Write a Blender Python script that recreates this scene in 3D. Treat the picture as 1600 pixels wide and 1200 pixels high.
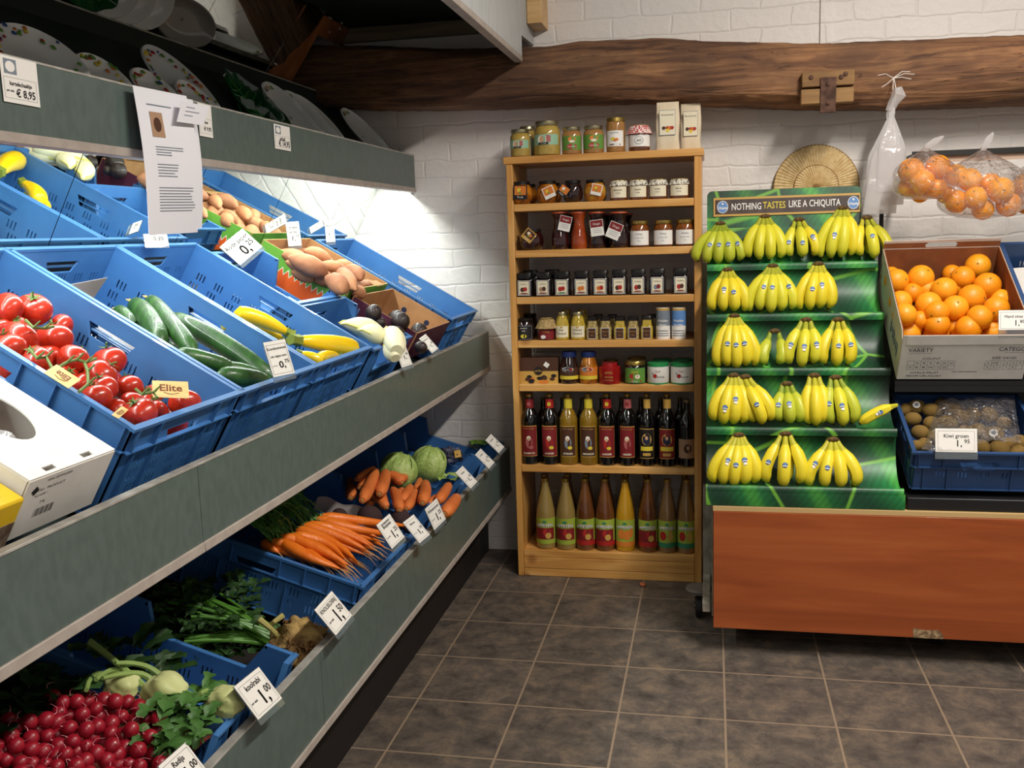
import bpy, math, random
from mathutils import Matrix, Vector, Euler
random.seed(11)
for o in list(bpy.data.objects): bpy.data.objects.remove(o)
SC = bpy.context.scene
C = SC.collection
PI = math.pi
R = math.radians
# ------------------------------------------------------------------ camera, world, lights, exposure
H = 1.4
F = 1515.0
M3 = [[0.9794347, 0.1994883, -0.0302007], [0.0010861, -0.1548959, -0.9879302], [-0.2017585, 0.967580, -0.1519271]]
cam = bpy.data.objects.new('camera', bpy.data.cameras.new('camera'))
C.objects.link(cam)
cam.data.sensor_width = 36
cam.data.lens = F / 1600 * 36
cam.data.clip_start = 0.05
rx, dn, fw = [Vector(v).normalized() for v in M3]
cam.matrix_world = Matrix(((rx.x, -dn.x, -fw.x, 0), (rx.y, -dn.y, -fw.y, 0), (rx.z, -dn.z, -fw.z, H), (0, 0, 0, 1)))
SC.camera = cam
SC.view_settings.view_transform = 'Standard'
SC.view_settings.look = 'None'
SC.view_settings.exposure = 0.0
SC.view_settings.gamma = 1.0
SC.view_settings.use_curve_mapping = False
W = bpy.data.worlds.new('world'); SC.world = W
W.use_nodes = True
W.node_tree.nodes['Background'].inputs[0].default_value = (1.0, 0.95, 0.90, 1)
W.node_tree.nodes['Background'].inputs[1].default_value = 0.34

def area_light(name, loc, rot, sx, sy, power, color, parent=None):
    l = bpy.data.lights.new(name, 'AREA'); l.shape = 'RECTANGLE'
    l.size = sx; l.size_y = sy; l.energy = power; l.color = color
    o = bpy.data.objects.new(name, l); C.objects.link(o)
    o.location = loc; o.rotation_euler = rot
    if parent: o.parent = parent
    return o

def ray(px, py):
    a = (px - 800) / F; b = (py - 600) / F
    return rx * a + dn * b + fw
def at(px, py, ax, val):
    """world point seen at photo pixel (px,py) lying on the plane axis=val"""
    d = ray(px, py); o = Vector((0, 0, H))
    return o + d * ((val - o[ax]) / d[ax])
def atp(px, py, P, n):
    d = ray(px, py); o = Vector((0, 0, H))
    return o + d * ((Vector(P) - o).dot(n) / d.dot(n))

# ------------------------------------------------------------------ materials
def hx(s):
    s = s.lstrip('#'); v = [int(s[i:i+2], 16) / 255 for i in (0, 2, 4)]
    return tuple(((x / 12.92) if x <= .04045 else ((x + .055) / 1.055) ** 2.4) for x in v) + (1,)
MATS = {}
def mat(name, col, rough=.5, metal=0, col2=None, scale=8, detail=4, bump=0, bscale=None, stretch=(1, 1, 1), trans=0, ior=1.45,
        coat=0, emit=None, estr=0, alpha=1, spec=.5, sss=0, w0=.38, w1=.62, distort=0.0):
    if name in MATS: return MATS[name]
    m = bpy.data.materials.new(name); m.use_nodes = True
    nt = m.node_tree; N = nt.nodes; L = nt.links; b = N['Principled BSDF']
    b.inputs['Base Color'].default_value = hx(col)
    b.inputs['Roughness'].default_value = rough
    b.inputs['Metallic'].default_value = metal
    b.inputs['IOR'].default_value = ior
    b.inputs['Transmission Weight'].default_value = trans
    b.inputs['Coat Weight'].default_value = coat
    b.inputs['Alpha'].default_value = alpha
    b.inputs['Specular IOR Level'].default_value = spec
    if sss:
        b.inputs['Subsurface Weight'].default_value = sss
        b.inputs['Subsurface Radius'].default_value = (.02, .01, .005)
        b.inputs['Subsurface Scale'].default_value = .5
    if emit:
        b.inputs['Emission Color'].default_value = hx(emit); b.inputs['Emission Strength'].default_value = estr
    if col2 or bump:
        tc = N.new('ShaderNodeTexCoord'); mp = N.new('ShaderNodeMapping'); mp.inputs['Scale'].default_value = stretch
        L.new(tc.outputs['Object'], mp.inputs['Vector'])
        nz = N.new('ShaderNodeTexNoise'); nz.inputs['Scale'].default_value = scale; nz.inputs['Detail'].default_value = detail
        nz.inputs['Distortion'].default_value = distort
        L.new(mp.outputs[0], nz.inputs['Vector'])
        if col2:
            cr = N.new('ShaderNodeValToRGB'); cr.color_ramp.elements[0].position = w0; cr.color_ramp.elements[1].position = w1
            cr.color_ramp.elements[0].color = hx(col); cr.color_ramp.elements[1].color = hx(col2)
            L.new(nz.outputs['Fac'], cr.inputs['Fac']); L.new(cr.outputs['Color'], b.inputs['Base Color'])
        if bump:
            nb = nz
            if bscale:
                nb = N.new('ShaderNodeTexNoise'); nb.inputs['Scale'].default_value = bscale; nb.inputs['Detail'].default_value = 4
                L.new(mp.outputs[0], nb.inputs['Vector'])
            bp = N.new('ShaderNodeBump'); bp.inputs['Strength'].default_value = bump; bp.inputs['Distance'].default_value = .01
            L.new(nb.outputs['Fac'], bp.inputs['Height']); L.new(bp.outputs['Normal'], b.inputs['Normal'])
    MATS[name] = m
    return m

def brick_wall_mat():
    m = bpy.data.materials.new('whitewashed_brick'); m.use_nodes = True
    nt = m.node_tree; N = nt.nodes; L = nt.links; b = N['Principled BSDF']
    tc = N.new('ShaderNodeTexCoord'); sx = N.new('ShaderNodeSeparateXYZ'); cx = N.new('ShaderNodeCombineXYZ')
    L.new(tc.outputs['Object'], sx.inputs[0])
    ad = N.new('ShaderNodeMath'); ad.operation = 'ADD'
    L.new(sx.outputs['X'], ad.inputs[0]); L.new(sx.outputs['Y'], ad.inputs[1])
    L.new(ad.outputs[0], cx.inputs['X']); L.new(sx.outputs['Z'], cx.inputs['Y'])
    nz = N.new('ShaderNodeTexNoise'); nz.inputs['Scale'].default_value = 7; nz.inputs['Detail'].default_value = 5
    L.new(cx.outputs[0], nz.inputs['Vector'])
    mixv = N.new('ShaderNodeMixRGB'); mixv.inputs[0].default_value = .035
    L.new(cx.outputs[0], mixv.inputs[1]); L.new(nz.outputs['Color'], mixv.inputs[2])
    bk = N.new('ShaderNodeTexBrick'); bk.inputs['Scale'].default_value = 1.0
    bk.inputs['Brick Width'].default_value = .225; bk.inputs['Row Height'].default_value = .073
    bk.inputs['Mortar Size'].default_value = .007; bk.inputs['Mortar Smooth'].default_value = 1.0; bk.inputs['Bias'].default_value = -.2
    bk.inputs['Color1'].default_value = (1, 1, 1, 1); bk.inputs['Color2'].default_value = (.86, .86, .86, 1); bk.inputs['Mortar'].default_value = (0, 0, 0, 1)
    L.new(mixv.outputs[0], bk.inputs['Vector'])
    nf = N.new('ShaderNodeTexNoise'); nf.inputs['Scale'].default_value = 34; nf.inputs['Detail'].default_value = 8
    L.new(cx.outputs[0], nf.inputs['Vector'])
    h = N.new('ShaderNodeMixRGB'); h.blend_type = 'MULTIPLY'; h.inputs[0].default_value = .8
    L.new(bk.outputs['Color'], h.inputs[1]); L.new(nf.outputs['Fac'], h.inputs[2])
    bp = N.new('ShaderNodeBump'); bp.inputs['Strength'].default_value = .42; bp.inputs['Distance'].default_value = .01
    L.new(h.outputs[0], bp.inputs['Height']); L.new(bp.outputs['Normal'], b.inputs['Normal'])
    # chipped spots along the joints
    ns = N.new('ShaderNodeTexNoise'); ns.inputs['Scale'].default_value = 9; ns.inputs['Detail'].default_value = 9; ns.inputs['Roughness'].default_value = .7
    L.new(cx.outputs[0], ns.inputs['Vector'])
    cr = N.new('ShaderNodeValToRGB'); cr.color_ramp.elements[0].position = .64; cr.color_ramp.elements[1].position = .70
    cr.color_ramp.elements[0].color = (0, 0, 0, 1); cr.color_ramp.elements[1].color = (1, 1, 1, 1)
    L.new(ns.outputs['Fac'], cr.inputs['Fac'])
    inv = N.new('ShaderNodeMath'); inv.operation = 'SUBTRACT'; inv.inputs[0].default_value = .82
    L.new(bk.outputs['Color'], inv.inputs[1])
    mu = N.new('ShaderNodeMath'); mu.operation = 'MULTIPLY'; mu.use_clamp = True
    L.new(cr.outputs['Color'], mu.inputs[0]); L.new(inv.outputs[0], mu.inputs[1])
    mc = N.new('ShaderNodeMixRGB'); mc.inputs[1].default_value = hx('#e6e0da'); mc.inputs[2].default_value = hx('#3a3230')
    L.new(mu.outputs[0], mc.inputs[0]); L.new(mc.outputs[0], b.inputs['Base Color'])
    b.inputs['Roughness'].default_value = .55
    return m

def floor_mat():
    m = bpy.data.materials.new('slate_tiles'); m.use_nodes = True
    nt = m.node_tree; N = nt.nodes; L = nt.links; b = N['Principled BSDF']
    tc = N.new('ShaderNodeTexCoord'); mp = N.new('ShaderNodeMapping')
    L.new(tc.outputs['Object'], mp.inputs['Vector'])
    T = .30687
    mp.inputs['Location'].default_value = (-.0391, -(2.985 - 9 * T), 0)
    bk = N.new('ShaderNodeTexBrick'); bk.offset = 0; bk.inputs['Scale'].default_value = 1.0
    bk.inputs['Brick Width'].default_value = T; bk.inputs['Row Height'].default_value = T
    bk.inputs['Mortar Size'].default_value = .0038; bk.inputs['Mortar Smooth'].default_value = .3
    bk.inputs['Color1'].default_value = (1, 1, 1, 1); bk.inputs['Color2'].default_value = (.55, .55, .55, 1); bk.inputs['Mortar'].default_value = (0, 0, 0, 1)
    L.new(mp.outputs[0], bk.inputs['Vector'])
    n1 = N.new('ShaderNodeTexNoise'); n1.inputs['Scale'].default_value = 11; n1.inputs['Detail'].default_value = 14; n1.inputs['Roughness'].default_value = .74; n1.inputs['Distortion'].default_value = .25
    L.new(mp.outputs[0], n1.inputs['Vector'])
    cr = N.new('ShaderNodeValToRGB'); e = cr.color_ramp.elements
    e[0].position = .33; e[0].color = hx('#3a3531'); e[1].position = .72; e[1].color = hx('#84715d')
    x = cr.color_ramp.elements.new(.5); x.color = hx('#5c534b')
    L.new(n1.outputs['Fac'], cr.inputs['Fac'])
    tint = N.new('ShaderNodeMixRGB'); tint.blend_type = 'MULTIPLY'; tint.inputs[0].default_value = .35
    L.new(cr.outputs[0], tint.inputs[1]); L.new(bk.outputs['Color'], tint.inputs[2])
    mc = N.new('ShaderNodeMixRGB'); mc.inputs[2].default_value = hx('#8a7763')
    L.new(bk.outputs['Fac'], mc.inputs[0]); L.new(tint.outputs[0], mc.inputs[1])
    L.new(mc.outputs[0], b.inputs['Base Color'])
    b.inputs['Roughness'].default_value = .5
    bp = N.new('ShaderNodeBump'); bp.inputs['Strength'].default_value = .35; bp.inputs['Distance'].default_value = .006
    L.new(n1.outputs['Fac'], bp.inputs['Height']); L.new(bp.outputs['Normal'], b.inputs['Normal'])
    return m

def wood_mat(name, c1, c2, c3, axis=2, scale=7, rough=.5, knots=True, bump=.08, coat=0):
    if name in MATS: return MATS[name]
    m = bpy.data.materials.new(name); m.use_nodes = True
    nt = m.node_tree; N = nt.nodes; L = nt.links; b = N['Principled BSDF']
    tc = N.new('ShaderNodeTexCoord'); mp = N.new('ShaderNodeMapping')
    s = [scale] * 3; s[axis] = scale * .09
    mp.inputs['Scale'].default_value = s
    L.new(tc.outputs['Object'], mp.inputs['Vector'])
    n = N.new('ShaderNodeTexNoise'); n.inputs['Scale'].default_value = 3.2; n.inputs['Detail'].default_value = 9; n.inputs['Distortion'].default_value = 1.3
    L.new(mp.outputs[0], n.inputs['Vector'])
    cr = N.new('ShaderNodeValToRGB'); e = cr.color_ramp.elements
    e[0].position = .3; e[0].color = hx(c1); e[1].position = .7; e[1].color = hx(c3)
    x = cr.color_ramp.elements.new(.5); x.color = hx(c2)
    L.new(n.outputs['Fac'], cr.inputs['Fac'])
    out = cr.outputs[0]
    if knots:
        vo = N.new('ShaderNodeTexVoronoi'); vo.inputs['Scale'].default_value = 5.2
        L.new(tc.outputs['Object'], vo.inputs['Vector'])
        kr = N.new('ShaderNodeValToRGB'); kr.color_ramp.elements[0].position = .06; kr.color_ramp.elements[1].position = .15
        kr.color_ramp.elements[0].color = (1, 1, 1, 1); kr.color_ramp.elements[1].color = (0, 0, 0, 1)
        L.new(vo.outputs['Distance'], kr.inputs['Fac'])
        mk = N.new('ShaderNodeMixRGB'); mk.inputs[2].default_value = hx('#8a4f22')
        mm = N.new('ShaderNodeMath'); mm.operation = 'MULTIPLY'; mm.inputs[1].default_value = .75
        L.new(kr.outputs[0], mm.inputs[0])
        L.new(mm.outputs[0], mk.inputs[0]); L.new(out, mk.inputs[1]); out = mk.outputs[0]
    L.new(out, b.inputs['Base Color'])
    b.inputs['Roughness'].default_value = rough
    b.inputs['Coat Weight'].default_value = coat
    bp = N.new('ShaderNodeBump'); bp.inputs['Strength'].default_value = bump; bp.inputs['Distance'].default_value = .01
    L.new(n.outputs['Fac'], bp.inputs['Height']); L.new(bp.outputs['Normal'], b.inputs['Normal'])
    MATS[name] = m
    return m

def leaf_print_mat():
    """printed banana leaves: green blades with light ribs and fine veins"""
    m = bpy.data.materials.new('leaf_print_plastic'); m.use_nodes = True
    nt = m.node_tree; N = nt.nodes; L = nt.links; b = N['Principled BSDF']
    tc = N.new('ShaderNodeTexCoord'); mp = N.new('ShaderNodeMapping')
    L.new(tc.outputs['Object'], mp.inputs['Vector'])
    mp.inputs['Rotation'].default_value = (0, R(28), 0)
    vo = N.new('ShaderNodeTexVoronoi'); vo.inputs['Scale'].default_value = 3.0; vo.distance = 'EUCLIDEAN'
    L.new(mp.outputs[0], vo.inputs['Vector'])
    ve = N.new('ShaderNodeTexVoronoi'); ve.feature = 'DISTANCE_TO_EDGE'; ve.inputs['Scale'].default_value = 3.0
    L.new(mp.outputs[0], ve.inputs['Vector'])
    # vein direction varies per blade
    wv = N.new('ShaderNodeTexWave'); wv.inputs['Scale'].default_value = 17; wv.inputs['Distortion'].default_value = 2.2; wv.inputs['Detail'].default_value = 2
    mp2 = N.new('ShaderNodeMapping'); L.new(tc.outputs['Object'], mp2.inputs['Vector']); mp2.inputs['Rotation'].default_value = (0, R(-35), 0)
    L.new(mp2.outputs[0], wv.inputs['Vector'])
    big = N.new('ShaderNodeTexWave'); big.inputs['Scale'].default_value = 1.5; big.inputs['Distortion'].default_value = 3.4; big.inputs['Detail'].default_value = 1
    L.new(mp.outputs[0], big.inputs['Vector'])
    cr = N.new('ShaderNodeValToRGB'); e = cr.color_ramp.elements
    e[0].position = .0; e[0].color = hx('#073520'); e[1].position = 1; e[1].color = hx('#3a8a34')
    x = cr.color_ramp.elements.new(.45); x.color = hx('#0c5229'); x = cr.color_ramp.elements.new(.8); x.color = hx('#136330')
    L.new(big.outputs['Fac'], cr.inputs['Fac'])
    v1 = N.new('ShaderNodeMixRGB'); v1.blend_type = 'MULTIPLY'; v1.inputs[0].default_value = .25
    L.new(cr.outputs[0], v1.inputs[1]); L.new(wv.outputs['Color'], v1.inputs[2])
    hs = N.new('ShaderNodeHueSaturation'); L.new(v1.outputs[0], hs.inputs['Color'])
    sp = N.new('ShaderNodeSeparateColor'); L.new(vo.outputs['Color'], sp.inputs[0])
    mr = N.new('ShaderNodeMapRange'); mr.inputs['To Min'].default_value = .7; mr.inputs['To Max'].default_value = 1.7
    L.new(sp.outputs[0], mr.inputs['Value']); L.new(mr.outputs[0], hs.inputs['Value'])
    # light midribs at blade borders
    rr = N.new('ShaderNodeValToRGB'); rr.color_ramp.elements[0].position = .008; rr.color_ramp.elements[1].position = .022
    rr.color_ramp.elements[0].color = (1, 1, 1, 1); rr.color_ramp.elements[1].color = (0, 0, 0, 1)
    L.new(ve.outputs['Distance'], rr.inputs['Fac'])
    mx = N.new('ShaderNodeMixRGB'); mx.inputs[2].default_value = hx('#7cbf3a')
    ml = N.new('ShaderNodeMath'); ml.operation = 'MULTIPLY'; ml.inputs[1].default_value = .7
    L.new(rr.outputs[0], ml.inputs[0]); L.new(ml.outputs[0], mx.inputs[0]); L.new(hs.outputs[0], mx.inputs[1])
    L.new(mx.outputs[0], b.inputs['Base Color'])
    b.inputs['Roughness'].default_value = .5; b.inputs['Coat Weight'].default_value = .12; b.inputs['Coat Roughness'].default_value = .3
    return m

# ------------------------------------------------------------------ mesh builder
_TXT = {}
def text_geo(s, bold=0.0):
    k = (s, bold)
    if k not in _TXT:
        cu = bpy.data.curves.new('t', 'FONT'); cu.body = s; cu.size = 1; cu.align_x = 'CENTER'; cu.align_y = 'CENTER'
        cu.resolution_u = 2; cu.offset = bold
        o = bpy.data.objects.new('t', cu); C.objects.link(o)
        bpy.context.view_layer.update()
        me = bpy.data.meshes.new_from_object(o)
        _TXT[k] = ([v.co.copy() for v in me.vertices], [list(p.vertices) for p in me.polygons])
        bpy.data.objects.remove(o); bpy.data.meshes.remove(me); bpy.data.curves.remove(cu)
    return _TXT[k]
_PLT = {}
def plate_geo(loops, th, key=None):
    """flat plate in XY with holes, thickness th centred on z=0"""
    if key and key in _PLT: return _PLT[key]
    cu = bpy.data.curves.new('p', 'CURVE'); cu.dimensions = '2D'; cu.fill_mode = 'BOTH'; cu.extrude = th / 2
    for lp in loops:
        sp = cu.splines.new('POLY'); sp.points.add(len(lp) - 1); sp.use_cyclic_u = True
        for i, (x, y) in enumerate(lp): sp.points[i].co = (x, y, 0, 1)
    o = bpy.data.objects.new('p', cu); C.objects.link(o)
    bpy.context.view_layer.update()
    me = bpy.data.meshes.new_from_object(o)
    g = ([v.co.copy() for v in me.vertices], [list(p.vertices) for p in me.polygons])
    bpy.data.objects.remove(o); bpy.data.meshes.remove(me); bpy.data.curves.remove(cu)
    if key: _PLT[key] = g
    return g
def rect(x0, y0, x1, y1): return [(x0, y0), (x1, y0), (x1, y1), (x0, y1)]

class MB:
    def __init__(s): s.V = []; s.Fc = []; s.I = []; s.mats = []; s.cur = 0; s.X = Matrix.Identity(4)
    def use(s, m):
        if m not in s.mats: s.mats.append(m)
        s.cur = s.mats.index(m); return s
    def add(s, vs, fs):
        n = len(s.V)
        s.V += [s.X @ Vector(v) for v in vs]
        for f in fs: s.Fc.append([n + i for i in f]); s.I.append(s.cur)
        return s
    def box(s, x0, x1, y0, y1, z0, z1):
        return s.add([(x0, y0, z0), (x1, y0, z0), (x1, y1, z0), (x0, y1, z0), (x0, y0, z1), (x1, y0, z1), (x1, y1, z1), (x0, y1, z1)],
                     [(0, 3, 2, 1), (4, 5, 6, 7), (0, 1, 5, 4), (1, 2, 6, 5), (2, 3, 7, 6), (3, 0, 4, 7)])
    def geo(s, g, M=Matrix.Identity(4)): return s.add([M @ v for v in g[0]], g[1])
    def tube(s, pts, rad, n=8, cap=True, squash=None):
        P = [Vector(p) for p in pts]
        if not hasattr(rad, '__len__'): rad = [rad] * len(P)
        vs = []; fs = []
        t0 = (P[1] - P[0]).normalized()
        up = Vector((0, 0, 1)) if abs(t0.z) < .9 else Vector((1, 0, 0))
        a = t0.cross(up).normalized()
        for i, p in enumerate(P):
            t = (P[min(i + 1, len(P) - 1)] - P[max(i - 1, 0)]).normalized()
            a = (a - t * a.dot(t)).normalized(); b = t.cross(a)
            for k in range(n):
                w = 2 * PI * k / n
                r = rad[i]
                if squash: r *= squash(w, i)
                vs.append(p + a * (math.cos(w) * r) + b * (math.sin(w) * r))
        for i in range(len(P) - 1):
            for k in range(n):
                k2 = (k + 1) % n
                fs.append((i * n + k, i * n + k2, (i + 1) * n + k2, (i + 1) * n + k))
        if cap: fs.append(tuple(range(n))[::-1]); fs.append(tuple((len(P) - 1) * n + k for k in range(n)))
        return s.add(vs, fs)
    def lathe(s, prof, n=20, cx=0, cy=0, z0=0, cap=True, sq=None):
        vs = []; fs = []
        for r, z in prof:
            for k in range(n):
                w = 2 * PI * (k + .5) / n
                x = math.cos(w); y = math.sin(w)
                if sq:
                    f = (abs(x) ** sq + abs(y) ** sq) ** (-1 / sq); x *= f; y *= f
                vs.append((cx + x * r, cy + y * r, z0 + z))
        for i in range(len(prof) - 1):
            for k in range(n):
                k2 = (k + 1) % n
                fs.append((i * n + k, i * n + k2, (i + 1) * n + k2, (i + 1) * n + k))
        if cap: fs.append(tuple(range(n))[::-1]); fs.append(tuple((len(prof) - 1) * n + k for k in range(n)))
        return s.add(vs, fs)
    def ell(s, c, r, nu=16, nv=10, fn=None):
        vs = []; fs = []
        for j in range(nv + 1):
            ph = PI * j / nv
            for i in range(nu):
                th = 2 * PI * i / nu
                d = Vector((math.sin(ph) * math.cos(th), math.sin(ph) * math.sin(th), math.cos(ph)))
                k = fn(d) if fn else 1
                vs.append((c[0] + d.x * r[0] * k, c[1] + d.y * r[1] * k, c[2] + d.z * r[2] * k))
        for j in range(nv):
            for i in range(nu):
                i2 = (i + 1) % nu
                fs.append((j * nu + i, (j + 1) * nu + i, (j + 1) * nu + i2, j * nu + i2))
        return s.add(vs, fs)
    def poly(s, pts): return s.add(pts, [tuple(range(len(pts)))])
    def prism(s, pts, d):
        """closed polygon pts (3d) extruded by vector d"""
        n = len(pts); d = Vector(d)
        return s.add([Vector(p) for p in pts] + [Vector(p) + d for p in pts],
                     [tuple(range(n))[::-1], tuple(range(n, 2 * n))] + [(i, (i + 1) % n, n + (i + 1) % n, n + i) for i in range(n)])
    def sheet(s, fn, nu, nv, th=0):
        vs = []; fs = []
        for j in range(nv + 1):
            for i in range(nu + 1): vs.append(Vector(fn(i / nu, j / nv)))
        w = nu + 1
        for j in range(nv):
            for i in range(nu): fs.append((j * w + i, j * w + i + 1, (j + 1) * w + i + 1, (j + 1) * w + i))
        if th:
            n = len(vs); nr = []
            for j in range(nv + 1):
                for i in range(nu + 1):
                    a = vs[j * w + min(i + 1, nu)] - vs[j * w + max(i - 1, 0)]; b = vs[min(j + 1, nv) * w + i] - vs[max(j - 1, 0) * w + i]
                    c = a.cross(b); nr.append(c.normalized() if c.length > 1e-12 else Vector((0, 0, 1)))
            vs = vs + [vs[k] - nr[k] * th for k in range(n)]
            fs2 = [tuple(n + i for i in reversed(f)) for f in fs]
            bd = [j * w for j in range(nv + 1)][::-1] + [i for i in range(1, nu + 1)] + [j * w + nu for j in range(1, nv + 1)] + [nv * w + i for i in range(nu - 1, 0, -1)]
            q = [(bd[k], n + bd[k], n + bd[(k + 1) % len(bd)], bd[(k + 1) % len(bd)]) for k in range(len(bd))]
            fs = fs + fs2 + q
        return s.add(vs, fs)
    def patch(s, r, z0, z1, a0, a1, n=8, cx=0, cy=0):
        """piece of cylinder facing -Y, angles in degrees from the front"""
        vs = []; fs = []
        for k in range(n + 1):
            a = R(a0 + (a1 - a0) * k / n)
            for z in (z0, z1): vs.append((cx + math.sin(a) * r, cy - math.cos(a) * r, z))
        for k in range(n): fs.append((2 * k, 2 * k + 2, 2 * k + 3, 2 * k + 1))
        return s.add(vs, fs)
    def blob(s, r, a, z, da, dz, n=10, sq=1):
        """small oval printed on a cylinder of radius r facing -Y"""
        vs = []
        for k in range(n):
            w = 2 * PI * k / n
            aa = R(a + da * math.cos(w)); vs.append((math.sin(aa) * r, -math.cos(aa) * r, z + dz * math.sin(w)))
        return s.add(vs, [tuple(range(n))])
    def text(s, t, size, M=Matrix.Identity(4), bend=0, sx=1, bold=.0, z=0, a=0):
        """text in XY facing +Z via M; bend = radius: wrapped on a cylinder facing -Y centred at height z, angle a"""
        g = text_geo(t, bold)
        if bend:
            vs = []
            for v in g[0]:
                w = R(a) + v.x * size * sx / bend
                vs.append((math.sin(w) * bend, -math.cos(w) * bend, z + v.y * size))
            return s.add(vs, g[1])
        return s.add([M @ Vector((v.x * size * sx, v.y * size, z)) for v in g[0]], g[1])
    def mesh(s, name='m'):
        me = bpy.data.meshes.new(name)
        me.from_pydata([tuple(v) for v in s.V], [], s.Fc)
        for m in s.mats: me.materials.append(m)
        me.polygons.foreach_set('material_index', s.I)
        me.polygons.foreach_set('use_smooth', [True] * len(s.Fc))
        try: me.set_sharp_from_angle(angle=R(38))
        except Exception: pass
        me.update()
        return me
    def build(s, name, parent=None, M=None, bevel=0):
        return ob(name, s.mesh(name), parent, M, bevel)
def ob(name, me, parent=None, M=None, bevel=0):
    o = bpy.data.objects.new(name, me); C.objects.link(o)
    if parent: o.parent = parent
    if M is not None: o.matrix_local = M
    if bevel:
        b = o.modifiers.new('bevel', 'BEVEL'); b.width = bevel; b.segments = 2; b.limit_method = 'ANGLE'; b.angle_limit = R(50)
    return o
def T(x, y, z): return Matrix.Translation((x, y, z))
def RX(a): return Matrix.Rotation(R(a), 4, 'X')
def RY(a): return Matrix.Rotation(R(a), 4, 'Y')
def RZ(a): return Matrix.Rotation(R(a), 4, 'Z')
def SCL(x, y=None, z=None):
    if y is None: y = z = x
    return Matrix.Diagonal((x, y, z, 1))
def frame(o, xd, yd, zd):
    return Matrix(((xd[0], yd[0], zd[0], o[0]), (xd[1], yd[1], zd[1], o[1]), (xd[2], yd[2], zd[2], o[2]), (0, 0, 0, 1)))
def tag(o, label, cat, group=None):
    o['label'] = label; o['category'] = cat
    if group: o['group'] = group
    return o
def thing(name, label, cat, M=None, group=None):
    o = bpy.data.objects.new(name, None); C.objects.link(o); o.empty_display_size = .02
    if M is not None: o.matrix_world = M
    return tag(o, label, cat, group)
def struct(o): o['kind'] = 'structure'; return o
ORD = ['first', 'second', 'third', 'fourth', 'fifth', 'sixth', 'seventh', 'eighth', 'ninth', 'tenth', 'eleventh', 'twelfth', 'thirteenth', 'fourteenth', 'fifteenth',
       'sixteenth', 'seventeenth', 'eighteenth', 'nineteenth', 'twentieth', 'twenty-first', 'twenty-second', 'twenty-third', 'twenty-fourth', 'twenty-fifth', 'twenty-sixth',
       'twenty-seventh', 'twenty-eighth', 'twenty-ninth', 'thirtieth', 'thirty-first', 'thirty-second', 'thirty-third', 'thirty-fourth', 'thirty-fifth', 'thirty-sixth']
def ordl(i, n):
    if i == 0: return 'leftmost'
    if i == n - 1: return 'rightmost'
    return ORD[i] + ' from left'
# ------------------------------------------------------------------ room
YW = 4.11
WHITE = brick_wall_mat()
struct(MB().use(floor_mat()).box(-1.85, 3.2, -2.5, YW + .15, -.1, 0).build('floor'))
struct(MB().use(WHITE).box(-1.85, 3.2, YW, YW + .15, 0, 3.0).build('wall_back'))
struct(MB().use(WHITE).box(-1.9, -1.75, -2.5, YW, 0, 3.0).build('wall_left'))
struct(MB().use(mat('ceiling_white', '#ddd8d0', .8)).box(-1.9, 3.2, -2.5, YW + .15, 3.0, 3.1).build('ceiling'))
# narrow upright rib on the upper right of the wall
struct(MB().use(WHITE).box(.412, .452, YW - .012, YW + .001, 2.10, 3.0).build('trim_1'))
# ceiling lights (above the frame)
M_tube = mat('tube_glow', '#ffffff', .4, emit='#fff4e2', estr=9)
def ceiling_lamp(x, y, ln, p, label):
    t = thing('ceiling_light', label, 'ceiling light', T(x, y, 2.93))
    MB().use(mat('lamp_white', '#e8e8e6', .4)).box(-.09, .09, -ln / 2, ln / 2, .01, .07).build('housing', t)
    MB().use(M_tube).tube([(0, -ln / 2 + .03, -.012), (0, ln / 2 - .03, -.012)], .014, 10).build('lamp_tube', t)
    area_light('lamp_light', (0, 0, -.03), (0, 0, 0), .14, ln, p, (1, .945, .875), t)
ceiling_lamp(.95, 1.9, 1.5, 96, 'long white fluorescent ceiling light over the aisle in front of the bananas')
ceiling_lamp(.95, -.6, 1.5, 36, 'long white fluorescent ceiling light over the aisle behind the viewer')

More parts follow.
